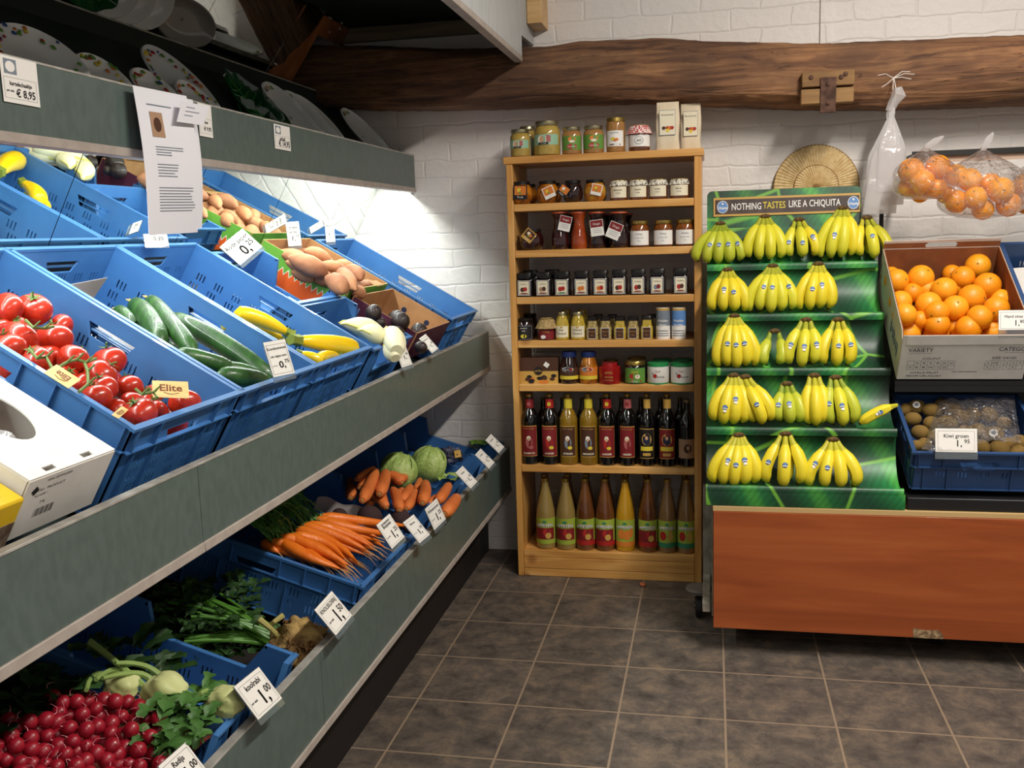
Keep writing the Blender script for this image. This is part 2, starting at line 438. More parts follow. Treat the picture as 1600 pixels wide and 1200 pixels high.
# ------------------------------------------------------------------ oak beam
def beam_mat():
    m = wood_mat('old_oak', '#51382a', '#7a583e', '#9a7552', axis=0, scale=9, rough=.8, knots=False, bump=1.0)
    N = m.node_tree.nodes; L = m.node_tree.links; b = N['Principled BSDF']
    src = b.inputs['Base Color'].links[0].from_socket
    tc = N.new('ShaderNodeTexCoord'); n = N.new('ShaderNodeTexNoise'); n.inputs['Scale'].default_value = 3.5; n.inputs['Detail'].default_value = 6
    L.new(tc.outputs['Object'], n.inputs['Vector'])
    cr = N.new('ShaderNodeValToRGB'); cr.color_ramp.elements[0].position = .38; cr.color_ramp.elements[1].position = .7
    cr.color_ramp.elements[0].color = (.55, .5, .48, 1); cr.color_ramp.elements[1].color = (1.25, 1.1, .95, 1)
    L.new(n.outputs['Fac'], cr.inputs['Fac'])
    mx = N.new('ShaderNodeMixRGB'); mx.blend_type = 'MULTIPLY'; mx.inputs[0].default_value = .9
    L.new(src, mx.inputs[1]); L.new(cr.outputs[0], mx.inputs[2])
    # long cracks
    w = N.new('ShaderNodeTexNoise'); w.inputs['Scale'].default_value = 2.2; w.inputs['Detail'].default_value = 7; w.inputs['Distortion'].default_value = .4
    mp = N.new('ShaderNodeMapping'); mp.inputs['Scale'].default_value = (.55, 3, 9); L.new(tc.outputs['Object'], mp.inputs['Vector']); L.new(mp.outputs[0], w.inputs['Vector'])
    c2 = N.new('ShaderNodeValToRGB'); e = c2.color_ramp.elements
    e[0].position = .497; e[0].color = (1, 1, 1, 1); e[1].position = .507; e[1].color = (1, 1, 1, 1)
    k = e.new(.502); k.color = (.12, .08, .06, 1)
    L.new(w.outputs['Fac'], c2.inputs['Fac'])
    m2 = N.new('ShaderNodeMixRGB'); m2.blend_type = 'MULTIPLY'; m2.inputs[0].default_value = 1
    L.new(mx.outputs[0], m2.inputs[1]); L.new(c2.outputs[0], m2.inputs[2]); L.new(m2.outputs[0], b.inputs['Base Color'])
    return m
def lerp_tab(tab, x):
    for (x0, v0), (x1, v1) in zip(tab, tab[1:]):
        if x <= x1: return v0 + (v1 - v0) * max(0, (x - x0)) / (x1 - x0)
    return tab[-1][1]
YB = 3.86
bot = [(p.x, p.z) for p in [at(*q, 1, YB) for q in [(455, 150), (500, 164), (560, 168), (700, 167), (800, 165), (875, 160), (1000, 156), (1080, 160), (1250, 166), (1400, 167), (1600, 160)]]]
top = [(p.x, p.z) for p in [at(*q, 1, YB) for q in [(490, 66), (590, 67), (700, 72), (850, 68), (900, 60), (1040, 54), (1110, 60), (1280, 63), (1450, 56), (1600, 49)]]]
bot = [(-1.75, bot[1][1] + .01)] + bot[1:] + [(2.4, bot[-1][1] - .04)]; top = [(-1.75, top[0][1])] + top + [(2.4, top[-1][1] - .03)]
mb = MB().use(beam_mat()); nx = 150; ring = []
prev = None; vs = []; fs = []
rnd = random.Random(4)
for i in range(nx + 1):
    x = -1.75 + i * (2.4 + 1.75) / nx
    zb = lerp_tab(bot, x) ; zt = lerp_tab(top, x); h = zt - zb
    w = [.012 * math.sin(x * 3.1 + 1) + rnd.uniform(-.0025, .0025) for _ in range(9)]
    prof = [(YW - .01, zb + .012), (YB + .075, zb), (YB + .03, zb + .012 + .006 * math.sin(7 * x)), (YB + .004, zb + h * .17), (YB - .006 + .5 * w[3], zb + h * .32),
            (YB - .01 + w[4], zb + h * .5), (YB - .004 + w[5], zb + h * .72), (YB + .012 + .5 * w[6], zb + h * .9), (YB + .045, zb + h * .985), (YB + .12, zt + .004), (YW - .01, zt)]
    vs += [(x, y + (rnd.uniform(-.002, .002) if 1 < k < 9 else 0), z + (rnd.uniform(-.0015, .0015))) for k, (y, z) in enumerate(prof)]
np_ = 11
for i in range(nx):
    for k in range(np_):
        k2 = (k + 1) % np_
        fs.append((i * np_ + k, i * np_ + k2, (i + 1) * np_ + k2, (i + 1) * np_ + k))
fs.append(tuple(range(np_))[::-1]); fs.append(tuple(nx * np_ + k for k in range(np_)))
mb.add(vs, fs)
tag(mb.build('oak_beam'), 'rough old oak beam running along the white back wall', 'beam')
# repair plates with strap
t = thing('beam_bracket', 'two nailed wood blocks and a rusty iron strap on the oak beam', 'bracket', T(*at(1293, 138, 1, YB - .02)))
M_blk = wood_mat('bracket_wood', '#6a4a2a', '#8d6a42', '#a98452', axis=0, scale=6, rough=.8, knots=False, bump=.3)
MB().use(M_blk).box(-.092, .092, -.018, .03, .006, .06).build('wood_block', t, bevel=.003)
MB().use(M_blk).box(-.095, .09, -.02, .03, -.055, -.002).build('wood_block', t, bevel=.003)
M_iron = mat('rusty_iron', '#4a342a', .75, .5, col2='#6d5042', scale=30, bump=.3)
MB().use(M_iron).box(-.028, .028, -.026, -.021, -.09, .036).build('iron_strap', t, bevel=.002)
for q in ((0, .012), (0, -.055), (.045, .035), (-.06, .04), (.06, .045)):
    mb = MB().use(M_iron); mb.X = T(q[0], -.026 if not q[0] else -.018, q[1]) @ RX(90); mb.lathe([(.009, 0), (.008, .004), (.003, .006)], 10); mb.build('nail_head', t)
# ------------------------------------------------------------------ overhead cabinet on the left
M_lam = mat('grey_green_laminate', '#56635e', .38, col2='#4f5c57', scale=60, detail=6, stretch=(1, 1, .5), coat=.1)
M_lam2 = mat('light_grey_laminate', '#b9bbbb', .5, col2='#b0b3b3', scale=30, stretch=(1, 1, .3))
M_trim = mat('taupe_edge_strip', '#a99e94', .55, col2='#9e938a', scale=25)
M_alu = mat('dull_aluminium', '#b7b4ac', .5, .35, col2='#a09c94', scale=30)
M_dark = mat('dark_green_board_unlit_fascia', '#13211d', .7)
t = thing('overhead_cabinet', 'grey overhead cabinet hanging above the oak beam on the left', 'cabinet', T(-.72, 0, 2.06))
x0 = -.018
MB().use(M_lam2).prism([(x0, -.6, .022), (x0, 3.835, .022), (x0, 3.835, .10), (x0, YW - .005, .11), (x0, YW - .005, .60), (x0, -.6, .60)], (.018, 0, 0)).build('side_panel', t)
MB().use(M_trim).box(-.03, .001, -.6, 3.835, 0, .022).build('edge_trim', t, bevel=.002)
MB().use(M_dark).box(-1.0, x0 - .001, -.6, YW - .004, .232, .25).build('underside_panel', t)
MB().use(wood_mat('dusty_batten', '#5e5040', '#75664f', '#8b7a60', axis=0, knots=False)).box(-.86, x0 - .002, YW - .03, YW - .005, .17, .228).build('batten', t)
MB().use(wood_mat('pale_pine_block', '#c39a62', '#d3ab74', '#dfbc88', axis=0, scale=8)).box(.0015, .06, 3.95, YW - .002, .165, .3).build('timber_block', t, bevel=.002)
# ------------------------------------------------------------------ tiered produce rack along the left wall
Y0, Y1 = -.8, YW - .008
XF1, XF2, XF3, XF4 = -.875, -.952, -1.255, -1.575
rack = thing('produce_rack', 'long tiered grey-green produce rack with mirrors along the left wall', 'produce rack', T(-1.3, 2, 0))
def rk(mb, name, bevel=0):
    mb.V = [v - Vector((-1.3, 2, 0)) for v in mb.V]
    return mb.build(name, rack, bevel=bevel)
def fascia(x, z0, z1, ys, trim, topm=True, m=None):
    for a, b in zip(ys, ys[1:]):
        rk(MB().use(m or M_lam).box(x - .016, x, a + .0008, b - .0008, z0 + (.02 if trim else 0), z1 - .003), 'fascia')
        if trim: rk(MB().use(M_trim).box(x - .03, x + .004, a + .0008, b - .0008, z0, z0 + .0195), 'edge_trim', .0015)
        if topm: rk(MB().use(M_alu).box(x - .018, x + .0015, a + .0006, b - .0006, z1 - .003, z1 + .002), 'cap_strip', .001)
fascia(XF1, .277, .476, (Y0, .5, 1.96, Y1), True)
fascia(XF2, .818, .989, (Y0, .3, 1.63, Y1), True)
fascia(XF3, 1.594, 1.750, (Y0, .9, Y1), True)
fascia(XF4, 1.94, 2.003, (Y0, 3.835), False, True, M_dark)  # dark material paints in the lack of light on this top fascia
rk(MB().use(wood_mat('raw_edge', '#6d4f2e', '#83613a', '#967449', axis=1, knots=False)).box(XF4 - .02, XF4 + .002, Y0, 3.835, 1.932, 1.94), 'edge_trim')
TH2 = R(30.5); TH1 = R(17)
def slab(x0, z0, x1, z1, th, y0=Y0, y1=Y1, m=M_dark, name='shelf_board'):
    d = Vector((x1 - x0, 0, z1 - z0)).normalized(); n = Vector((d.z, 0, -d.x))
    if n.z < 0: n = -n
    rk(MB().use(m).prism([Vector((x0, y0, z0)), Vector((x1, y0, z1)), Vector((x1, y0, z1)) - n * th, Vector((x0, y0, z0)) - n * th], (0, y1 - y0, 0)), name)
slab(XF1 - .018, .262, -1.62, .262 + .727 * math.tan(TH1), .015, m=mat('stained_board', '#1d1612', .8))
slab(XF2 - .02, .825, -1.66, .825 + .688 * math.tan(TH2), .015)
slab(XF3 - .018, 1.625, -1.63, 2.01, .012)
slab(-1.66, 1.98, -1.70, 1.99, .012, y1=3.83)
rk(MB().use(mat('black_kick', '#171210', .6)).box(-1.02, -.985, Y0, Y1, 0.0, .262), 'kickboard')
rk(MB().use(mat('black_back', '#0c0d10', .7)).box(-1.66, -1.645, Y0, Y1, .45, 1.24), 'back_panel')
# mirrors, one object per panel
M_mir = mat('mirror_glass', '#e9f0ea', .015, 1)
M_edge = mat('mirror_edge', '#2a2f2c', .4)
def mirror(x, z, ang, ln, ya, yb):
    u = Vector((math.cos(R(ang)), 0, math.sin(R(ang)))); n = Vector((u.z, 0, -u.x))
    b = Vector((x, 0, z))
    mb = MB().use(M_mir)
    P = [b, b + u * ln, b + u * ln - n * .004, b - n * .004]
    mb.prism([Vector((p.x, ya + .0016, p.z)) for p in P], (0, yb - ya - .0032, 0))
    rk(mb, 'mirror_panel')
ys = [-.77, -.204, .361, .926, 1.495, 2.061, 2.626, 3.19, 3.749, YW - .004]
for a, b in zip(ys, ys[1:]): mirror(-1.560, 1.382, 60.76, .37, a, b)
u = Vector((math.cos(R(60.76)), 0, math.sin(R(60.76)))); n = Vector((u.z, 0, -u.x)); b0 = Vector((-1.560, 0, 1.382)) - n * .005
P = [b0, b0 + u * .36, b0 + u * .36 - n * .006, b0 - n * .006]
rk(MB().use(M_edge).prism([Vector((p.x, Y0, p.z)) for p in P], (0, Y1 - Y0, 0)), 'mirror_backing')
# upper sloping ply board with its own mirrors
M_ply = wood_mat('rusty_ply', '#7a4a26', '#93582e', '#a96a38', axis=0, scale=4, knots=False, rough=.6)
un = Vector((math.cos(R(55)), 0, math.sin(R(55)))); nn = Vector((un.z, 0, -un.x))
pb = Vector((-1.70, 0, 1.997))
def plyp(px, py): return atp(px, py, (-1.66, 0, 2.054), nn)
mb = MB().use(M_ply); e = pb + un * .345
q = [Vector((pb.x, Y0, pb.z)), Vector((pb.x, 3.828, pb.z)), plyp(499, 56), Vector((plyp(499, 56).x, YW - .01, plyp(499, 56).z)), Vector((e.x, YW - .01, e.z)), Vector((e.x, Y0, e.z))]
q = [Vector((v.x, v.y, v.z)) - nn * .0055 for v in q]; q[2].y = 3.83
rk(mb.prism(q, -nn * .01), 'ply_board')
def umirror(ya, yb):
    P = [pb, e, e - nn * .0045, pb - nn * .0045]
    rk(MB().use(M_mir).prism([Vector((p.x, ya + .0016, p.z)) for p in P], (0, yb - ya - .0032, 0)), 'mirror_panel')
for a, b in zip([-.93 + .566 * k for k in range(8)] + [3.596], [-.93 + .566 * (k + 1) for k in range(8)]): umirror(max(a, Y0), b if b < 3.55 else 3.596)
sh = [plyp(*q) for q in [(484, 0), (512, 14), (488, 50), (470, 70), (452, 84), (444, 98), (428, 104), (415, 113)]]
sh = [Vector((v.x, v.y + .002, v.z)) for v in sh]
rk(MB().use(M_mir).prism(sh, -nn * .004), 'broken_mirror_shard')
for px, py, s in [(516, 28, .016), (531, 45, .012), (534, 36, .01), (515, 50, .008), (431, 100, .012), (548, 55, .012)]:
    mb = MB().use(mat('dried_glue', '#c9c2b8', .5)); p = plyp(px, py); mb.X = Matrix.Translation(p) @ RY(35); mb.ell((0, 0, 0), (s * .5, s, .004), 10, 6); rk(mb, 'glue_blob')
# fluorescent tube beneath the upper tray
t = thing('display_light', 'fluorescent tube fitted beneath the upper tray of the rack', 'light', T(-1.315, 2.0, 1.645))
MB().use(mat('lamp_white', '#e8e8e6', .4)).box(-.02, .02, -2.4, 2.09, .012, .02).build('housing', t)
MB().use(mat('cool_tube', '#ffffff', .4, emit='#effff6', estr=10)).tube([(0, -2.35, -.002), (0, 2.05, -.002)], .011, 8).build('lamp_tube', t)
area_light('lamp_light', (0.0, -.15, -.016), (0, R(-4), 0), .03, 4.4, 32, (.95, 1, .96), t)
# ------------------------------------------------------------------ pine bookcase
YS = 3.783
PINE = wood_mat('honey_pine', '#b97f3c', '#cf9850', '#ddac68', axis=0, scale=6, rough=.42, bump=.05, coat=.15)
PINEV = wood_mat('honey_pine_upright', '#b57a38', '#cb934a', '#d9a660', axis=2, scale=6, rough=.42, bump=.05, coat=.15)
bx0, bx1 = -.795, -.030
bc = thing('bookcase', 'tall open honey pine bookcase filled with jars and bottles against the white wall', 'bookcase', T((bx0 + bx1) / 2, YS, 0))
def bcp(mb, name, bevel=.0025):
    mb.V = [v - Vector(((bx0 + bx1) / 2, YS, 0)) for v in mb.V]; return mb.build(name, bc, bevel=bevel)
YBK = 4.095
bcp(MB().use(PINEV).box(bx0 + .008, bx0 + .033, YS + .002, YBK, 0, 1.672), 'side_panel')
bcp(MB().use(PINEV).box(bx1 - .036, bx1 - .008, YS + .002, YBK, 0, 1.672), 'side_panel')
bcp(MB().use(PINE).box(bx0 - .002, bx1, YS - .002, YBK, 1.672, 1.700), 'top_board')
SH = [1.700]
for z in (1.489, 1.309, 1.1256, .951, .775, .442, .082):
    bcp(MB().use(PINE).box(bx0 + .0335, bx1 - .0365, YS + .004, YBK, z, z + .029), 'shelf'); SH.append(z + .029)
bcp(MB().use(PINE).box(bx0 + .0335, bx1 - .0365, YS + .003, YS + .02, .034, .0815), 'plinth_board')
bcp(MB().use(PINE).box(bx0 + .0335, bx1 - .0365, YS + .004, YS + .02, 0, .0335), 'plinth_board')

# ------------------------------------------------------------------ jars, tins and bottles
def glass(name, col, rough=.05, **k): return mat(name, col, rough, coat=.7, **k)
G_sauce = mat('apple_sauce', '#b59a4e', .12, coat=.8, col2='#a68a40', scale=40)
G_sauce2 = mat('brown_apple_sauce', '#a77b45', .12, coat=.8, col2='#97693a', scale=40)
G_peach = mat('orange_fruit_preserve', '#c0761a', .1, coat=.8, col2='#7e4310', scale=28)
G_pear = mat('mixed_fruit_preserve', '#c4912f', .1, coat=.8, col2='#a8621c', scale=30)
G_dark = mat('dark_berry_preserve', '#1b0f10', .06, coat=1, col2='#2d1512', scale=25)
G_wine = mat('dark_red_preserve', '#38100f', .06, coat=1, col2='#260a0c', scale=20)
G_orange = mat('red_orange_preserve', '#8c3310', .06, coat=1, col2='#a1461a', scale=20)
G_honey = mat('amber_honey', '#7c4318', .06, coat=1, col2='#5d2e12', scale=16)
G_must = mat('yellow_mustard', '#c2a83c', .1, coat=.9, col2='#a98d2c', scale=60)
G_seed = mat('grainy_mustard', '#b5a066', .12, coat=.9, col2='#8a7440', scale=140)
G_clear = mat('clear_glass', '#eef2ee', .03, trans=1, ior=1.45)
G_jam = mat('black_jam', '#150c0e', .05, coat=1)
G_blk = mat('black_glass', '#0b0809', .04, coat=1)
G_lem = mat('golden_syrup_bottle', '#8a6a1c', .05, coat=1, col2='#765612', scale=6)
G_j1 = mat('cloudy_apple_juice', '#8f773f', .05, coat=1); G_j2 = mat('red_apple_juice', '#5d3316', .05, coat=1, col2='#6e4420', scale=8)
G_j3 = mat('orange_juice', '#b5851a', .05, coat=1); G_j4 = mat('pear_juice', '#84623c', .05, coat=1)
L_gold = mat('gold_lid', '#b59a52', .3, .9); L_silver = mat('pale_gold_lid', '#a9a07e', .3, .9); L_blk = mat('black_lid', '#14110f', .35)
L_blue = mat('blue_lid', '#1c2b5c', .35); L_org = mat('orange_rubber', '#b8502a', .5)
def pl(name, c, r=.5): return mat('ink_' + name, c, r)
P_cream = pl('cream', '#e4dbc0'); P_white = pl('white', '#e8e4dd'); P_blk = pl('black', '#191515'); P_red = pl('red', '#a8241f'); P_green = pl('green', '#5f8f3a')
P_mint = pl('mint', '#8fb79a'); P_skin = pl('skin', '#cfa27e'); P_oran = pl('orange', '#d0772b'); P_yel = pl('yellow', '#d8c23a'); P_blue = pl('blue', '#2b4f8c')
P_navy = pl('navy', '#1c2540'); P_choc = pl('brown', '#4a2b1c'); P_mar = pl('maroon', '#7a1c20'); P_lime = pl('lime', '#98a83a'); P_pink = pl('rose', '#a85a58')
P_grey = pl('grey', '#77808a'); P_teal = pl('teal', '#2f7d58'); P_sky = pl('sky', '#5a86bf'); P_tan = pl('tan', '#a88468'); P_gold = pl('gold', '#c39a4a')
JT = {}
def jar_at(name, x0, x1, yt, row, label, cat, group, prof, body, lid, lidprof, lab, depth=0, n=22, sq=None, y=None, fill=1, extra=None, ang=0):
    """x0,x1: pixel extents, yt: pixel of the top; profile in units of half width / height"""
    z = SH[row]
    Y = y or YS + .045 + depth
    a = at(x0, (yt + 20), 1, Y); b = at(x1, (yt + 20), 1, Y); tp = at((x0 + x1) / 2, yt, 1, Y)
    r = (b.x - a.x) / 2; h = tp.z - z
    t = thing(name, label, cat, T((a.x + b.x) / 2, Y, z) @ RZ(ang), group)
    mb = MB().use(body); mb.lathe([(rr * r, zz * h) for rr, zz in prof], n, sq=sq); mb.build('glass_body', t)
    if lid:
        mb = MB().use(lid); mb.lathe([(rr * r, zz * h) for rr, zz in lidprof], n, sq=sq); mb.build('lid', t)
    if lab:
        mb = MB(); lab(mb, r, h); mb.build('label', t)
    if extra: extra(t, r, h)
    return t
PJ = [(.86, 0), (.98, .03), (1, .1), (1, .62), (.97, .74), (.80, .85), (.78, .87)]      # plain jar
PJL = [(.80, .86), (.86, .865), (.88, .885), (.88, .985), (.84, 1.0)]
PR = [(.55, 0), (.72, .03), (.93, .18), (1, .40), (.96, .62), (.80, .80), (.70, .86), (.70, .88)]  # bulbous
PRL = [(.72, .86), (.78, .87), (.78, .985), (.74, 1)]
PD = [(.86, 0), (.97, .04), (1, .18), (.93, .38), (.68, .62), (.62, .72), (.68, .82), (.86, .93), (.9, .96)]  # decanter
PDL = [(.93, .955), (.95, .965), (.93, .985), (.9, 1)]
SQ = 7
def lab_anna(mb, r, h):
    R_ = r * 1.008
    mb.use(P_mint).patch(R_, .30 * h, .60 * h, -62, 62, 14)
    mb.use(P_cream).blob(R_ + .0006, -12, .45 * h, 22, .13 * h)
    mb.use(P_skin).blob(R_ + .0010, -14, .46 * h, 9, .10 * h)
    mb.use(P_pink).patch(R_ + .0008, .38 * h, .57 * h, 6, 24, 3)
    mb.use(P_blk).patch(R_ + .0012, .31 * h, .37 * h, -28, 14, 4)
    mb.use(P_white).text('St. Anna', .05 * h, bend=R_ + .0016, z=.342 * h, a=-7)
def lab_apple(mb, r, h):
    R_ = r * 1.01
    mb.use(P_green).patch(R_, .16 * h, .66 * h, -64, 70, 14)
    mb.use(P_oran).blob(R_ + .0006, 8, .54 * h, 24, .10 * h); mb.use(P_cream).blob(R_ + .0010, 8, .46 * h, 17, .05 * h)
    mb.use(P_red).blob(R_ + .0012, 8, .28 * h, 30, .10 * h); mb.use(P_white).text('Appelmoes', .075 * h, bend=R_ + .0018, z=.28 * h, a=8)
def lab_rect(bg, texts, z0, z1, ang=46, border=None, blobs=(), col=None):
    def f(mb, r, h):
        R_ = r * 1.012
        if border: mb.use(border).patch(R_, z0 * h, z1 * h, -ang, ang, 10); mb.use(bg).patch(R_ + .0005, (z0 + .02) * h, (z1 - .02) * h, -ang + 4, ang - 4, 10)
        else: mb.use(bg).patch(R_, z0 * h, z1 * h, -ang, ang, 10)
        for (m, a, z, da, dz) in blobs: mb.use(m).blob(R_ + .0010, a, z * h, da, dz * h)
        for (s, sz, z, m) in texts: mb.use(m).text(s, sz * h, bend=R_ + .0016, z=z * h)
    return f
def flat_lab(bg, border, blobs, texts, w=.66, z0=.08, z1=.66, sqr=1.0):
    """for square jars: printed on the flat front"""
    def f(mb, r, h):
        y = -r * 1.0 - .0006
        def rc(m, x0, x1, a, b, d): mb.use(m).poly([(x0 * r, y - d, a * h), (x1 * r, y - d, a * h), (x1 * r, y - d, b * h), (x0 * r, y - d, b * h)])
        rc(P_white, -w - .07, w + .07, z0 - .02, z1 + .02, 0); rc(border, -w - .02, w + .02, z0, z1, .0004); rc(bg, -w + .05, w - .05, z0 + .02, z1 - .02, .0008)
        for (m, x, z, dx, dz) in blobs:
            mb.use(m).poly([((x + dx * math.cos(a * PI / 5)) * r, y - .0010 - .0002 * (x > 0), (z + dz * math.sin(a * PI / 5)) * h) for a in range(10)])
        for (s, sz, z, m) in texts: mb.use(m).text(s, sz * h, frame((0, y - .0016, z * h), (1, 0, 0), (0, 0, 1), (0, -1, 0)))
    return f
def hang_tag(m1, m2, m3, ang, dx=0, zc=.62, s=.42, txt=None):
    def f(t, r, h):
        mb = MB(); M = T(dx * r, -r * .98 - .004, zc * h) @ RY(ang) 
        mb.X = M
        S = s * h
        mb.use(m2).box(-S * .5, S * .5, -.001, .0004, -S * .55, S * .45)
        mb.use(m1).poly([(-S * .42, -.0016, -S * .25), (S * .42, -.0016, -S * .25), (S * .42, -.0016, S * .38), (-S * .42, -.0016, S * .38)])
        for a, b, c, m in ((-.1, .1, .16, m3), (.12, .02, .15, P_oran), (.0, -.08, .12, P_green)):
            mb.use(m).poly([(S * (a + c * math.cos(k * PI / 4)), -.0020 - .0002 * abs(a), S * (b + c * .9 * math.sin(k * PI / 4))) for k in range(8)])
        mb.use(P_white).text('Fruit', S * .22, frame((0, -.0024, -S * .40), (1, 0, 0), (0, 0, 1), (0, -1, 0)))
        mb.build('hang_tag', t)
    return f
# --- on top
g = 'jars on top of the bookcase'
jar_at('glass_jar', 811, 838, 198, 0, 'pale apple sauce jar half hidden behind the leftmost jar on top', 'jar', g, PJ, G_sauce, L_silver, PJL, lab_anna, depth=.13)
jar_at('glass_jar', 797, 829, 203, 0, 'small apple sauce jar with mint label at the left corner on top of the bookcase', 'jar', g, PJ, G_sauce, L_silver, PJL, lab_anna)
jar_at('glass_jar', 834, 875.5, 190, 0, 'biggest apple sauce jar, mint green label, on top of the bookcase', 'jar', g, PJ, G_sauce, L_silver, PJL, lab_anna)
jar_at('glass_jar', 878, 909, 199, 0, 'apple sauce jar with green and red label beside the biggest jar on top', 'jar', g, PJ, G_sauce2, L_silver, PJL, lab_apple)
jar_at('glass_jar', 911, 944, 197, 0, 'apple sauce jar with green and red label left of the tall slim jar', 'jar', g, PJ, G_sauce2, L_silver, PJL, lab_apple)
jar_at('glass_jar', 947, 977, 184.5, 0, 'tall slim jar with gold lid and white fruit label on top of the bookcase', 'jar', g, [(.9, 0), (1, .03), (1, .78), (.93, .86), (.9, .88)], G_sauce2, L_gold, [(.92, .88), (.95, .89), (.95, .99), (.9, 1)],
       lab_rect(P_white, [('Appel-Peer', .06, .56, P_grey)], .17, .62, 55, None, [(P_choc, 0, .22, 38, .02), (P_yel, -12, .38, 12, .05), (P_oran, 8, .36, 14, .045), (P_red, 0, .33, 9, .02)]))
gm = None
def gingham():
    m = bpy.data.materials.new('red_gingham'); m.use_nodes = True; nt = m.node_tree; N = nt.nodes; L = nt.links
    tc = N.new('ShaderNodeTexCoord'); ck = N.new('ShaderNodeTexChecker'); ck.inputs['Scale'].default_value = 150
    ck.inputs['Color1'].default_value = hx('#b0202a'); ck.inputs['Color2'].default_value = hx('#e9dad2')
    L.new(tc.outputs['Object'], ck.inputs['Vector']); L.new(ck.outputs[0], N['Principled BSDF'].inputs['Base Color']); return m
GING = gingham()
def cloth_cap(m, flare=1.15, ztop=1.0, zb=.72, name='cloth_cover'):
    def f(t, r, h):
        mb = MB().use(m)
        def fn(u, v):
            a = 2 * PI * u; rip = 1 + .06 * math.sin(11 * a) * v * v
            rr = r * (.86 * min(1, v * 3.2) if v < .36 else .86 + (flare - .86) * (v - .36) / .64) * rip
            z = h * (ztop - .02 * v if v < .3 else ztop - .006 - (ztop - zb) * ((v - .3) / .7))
            return (math.cos(a) * rr, math.sin(a) * rr, z)
        mb.sheet(fn, 44, 8); mb.build(name, t)
    return f
def crest(mb, r, h):
    R_ = r * 1.01
    mb.use(P_white).patch(R_, .17 * h, .62 * h, -60, 75, 12)
    mb.use(P_grey).blob(R_ + .0006, 2, .40 * h, 24, .15 * h); mb.use(P_white).blob(R_ + .0010, 2, .40 * h, 21, .13 * h)
    mb.use(P_blk).text('Jam', .13 * h, bend=R_ + .0015, z=.41 * h, a=2)
jar_at('glass_jar', 982, 1016, 196, 0, 'jam jar with red gingham cloth cover on top of the bookcase', 'jar', g, PJ, G_honey, L_gold, PJL, crest, extra=cloth_cap(GING, 1.22, 1.02, .66))
M_paper = mat('cream_paper_bag', '#dccdb2', .75, col2='#d3c2a4', scale=14, bump=.25)
def paper_bag(x0, x1, yt, label, y):
    z = SH[0]; a = at(x0, 220, 1, y); b = at(x1, 220, 1, y); tp = at((x0 + x1) / 2, yt, 1, y)
    w = (b.x - a.x) / 2; h = tp.z - z
    t = thing('paper_bag', label, 'paper bag', T((a.x + b.x) / 2, y + .035, z), 'paper bags on the bookcase')
    mb = MB().use(M_paper)
    def fn(u, v):
        aa = 2 * PI * u; x = math.cos(aa); yy = math.sin(aa); f = (abs(x) ** 5 + abs(yy) ** 5) ** (-.2)
        k = 1 - .08 * v + .03 * math.sin(9 * v + 3 * x); d = .03 * (1 - .8 * max(0, v - .55) / .45)
        return (x * f * w * k * (1 - .04 * math.sin(6 * v)), yy * f * d, h * v)
    mb.sheet(fn, 28, 12); mb.build('bag_body', t)
    mb = MB(); y_ = -.0335
    def rc(m, x0, x1, z0, z1, d): mb.use(m).poly([(x0, y_ - d, z0), (x1, y_ - d, z0), (x1, y_ - d, z1), (x0, y_ - d, z1)])
    rc(P_grey, -w * .66, w * .66, .30 * h, .82 * h, 0); rc(P_cream, -w * .63, w * .63, .31 * h, .81 * h, .0005)
    mb.use(P_blk).text('Boerenmeel', .009, frame((0, y_ - .001, .72 * h), (1, 0, 0), (0, 0, 1), (0, -1, 0)))
    for q, m in ((-.3, P_choc), (.0, P_red), (.2, P_oran), (.38, P_red), (.02, P_yel)):
        mb.use(m).poly([((q + .17 * math.cos(k)) * w, y_ - .0012 - abs(q) * .001, (.45 + .04 * math.sin(k) - (m == P_yel) * .05) * h) for k in range(6)])
    mb.build('bag_label', t)
paper_bag(1062, 1096, 160, 'creased cream paper bag at the right end on top of the bookcase', YS + .10)
paper_bag(1024, 1062, 158, 'cream paper bag standing next to the gingham jar on top of the bookcase', YS + .01)
# --- first shelf
g = 'jars on the uppermost shelf'
def two(*fs):
    def f(t, r, h):
        for q in fs: q(t, r, h)
    return f
bk_ = [('glass_jar', 812, 840, 288, G_peach, .14), ('glass_jar', 850, 878, 286, G_peach, .14), ('glass_jar', 922, 948, 286, G_dark, .14)]
for k, (nm, a, b, t_, m, d) in enumerate(bk_):
    jar_at(nm, a, b, t_, 1, ['round preserve jar mostly hidden behind the leftmost round jar', 'round jar hidden behind the second round jar from the left', 'dark jar hidden behind the pale fruit jar'][k] + ', uppermost shelf', 'jar', g, PR, m, L_blk, PRL, None, depth=d)
jar_at('glass_jar', 798, 832, 284, 1, 'round orange fruit jar with upright picture tag, left end of the uppermost shelf', 'jar', g, PR, G_peach, L_blk, PRL, None, extra=hang_tag(P_oran, P_blk, P_yel, 2, .1, .55, .62))
jar_at('glass_jar', 839, 873, 283, 1, 'round orange fruit jar with tilted picture tag, second on the uppermost shelf', 'jar', g, PR, G_peach, L_blk, PRL, None, extra=hang_tag(P_oran, P_white, P_yel, -22, .25, .5, .52))
jar_at('glass_jar', 880, 911, 282, 1, 'round jar of black fruit with tilted tag on the uppermost shelf', 'jar', g, PR, G_dark, L_blk, PRL, None, extra=hang_tag(P_oran, P_blk, P_white, 38, -.75, .55, .5))
jar_at('glass_jar', 912, 947, 281, 1, 'round jar of pale fruit pieces with white and orange tag on uppermost shelf', 'jar', g, PR, G_pear, L_blk, PRL, None, extra=hang_tag(P_oran, P_white, P_yel, 14, .3, .55, .5))
M_spot = mat('speckled_cloth', '#d8d2c0', .8, col2='#45413a', scale=170, detail=1, w0=.56, w1=.62)
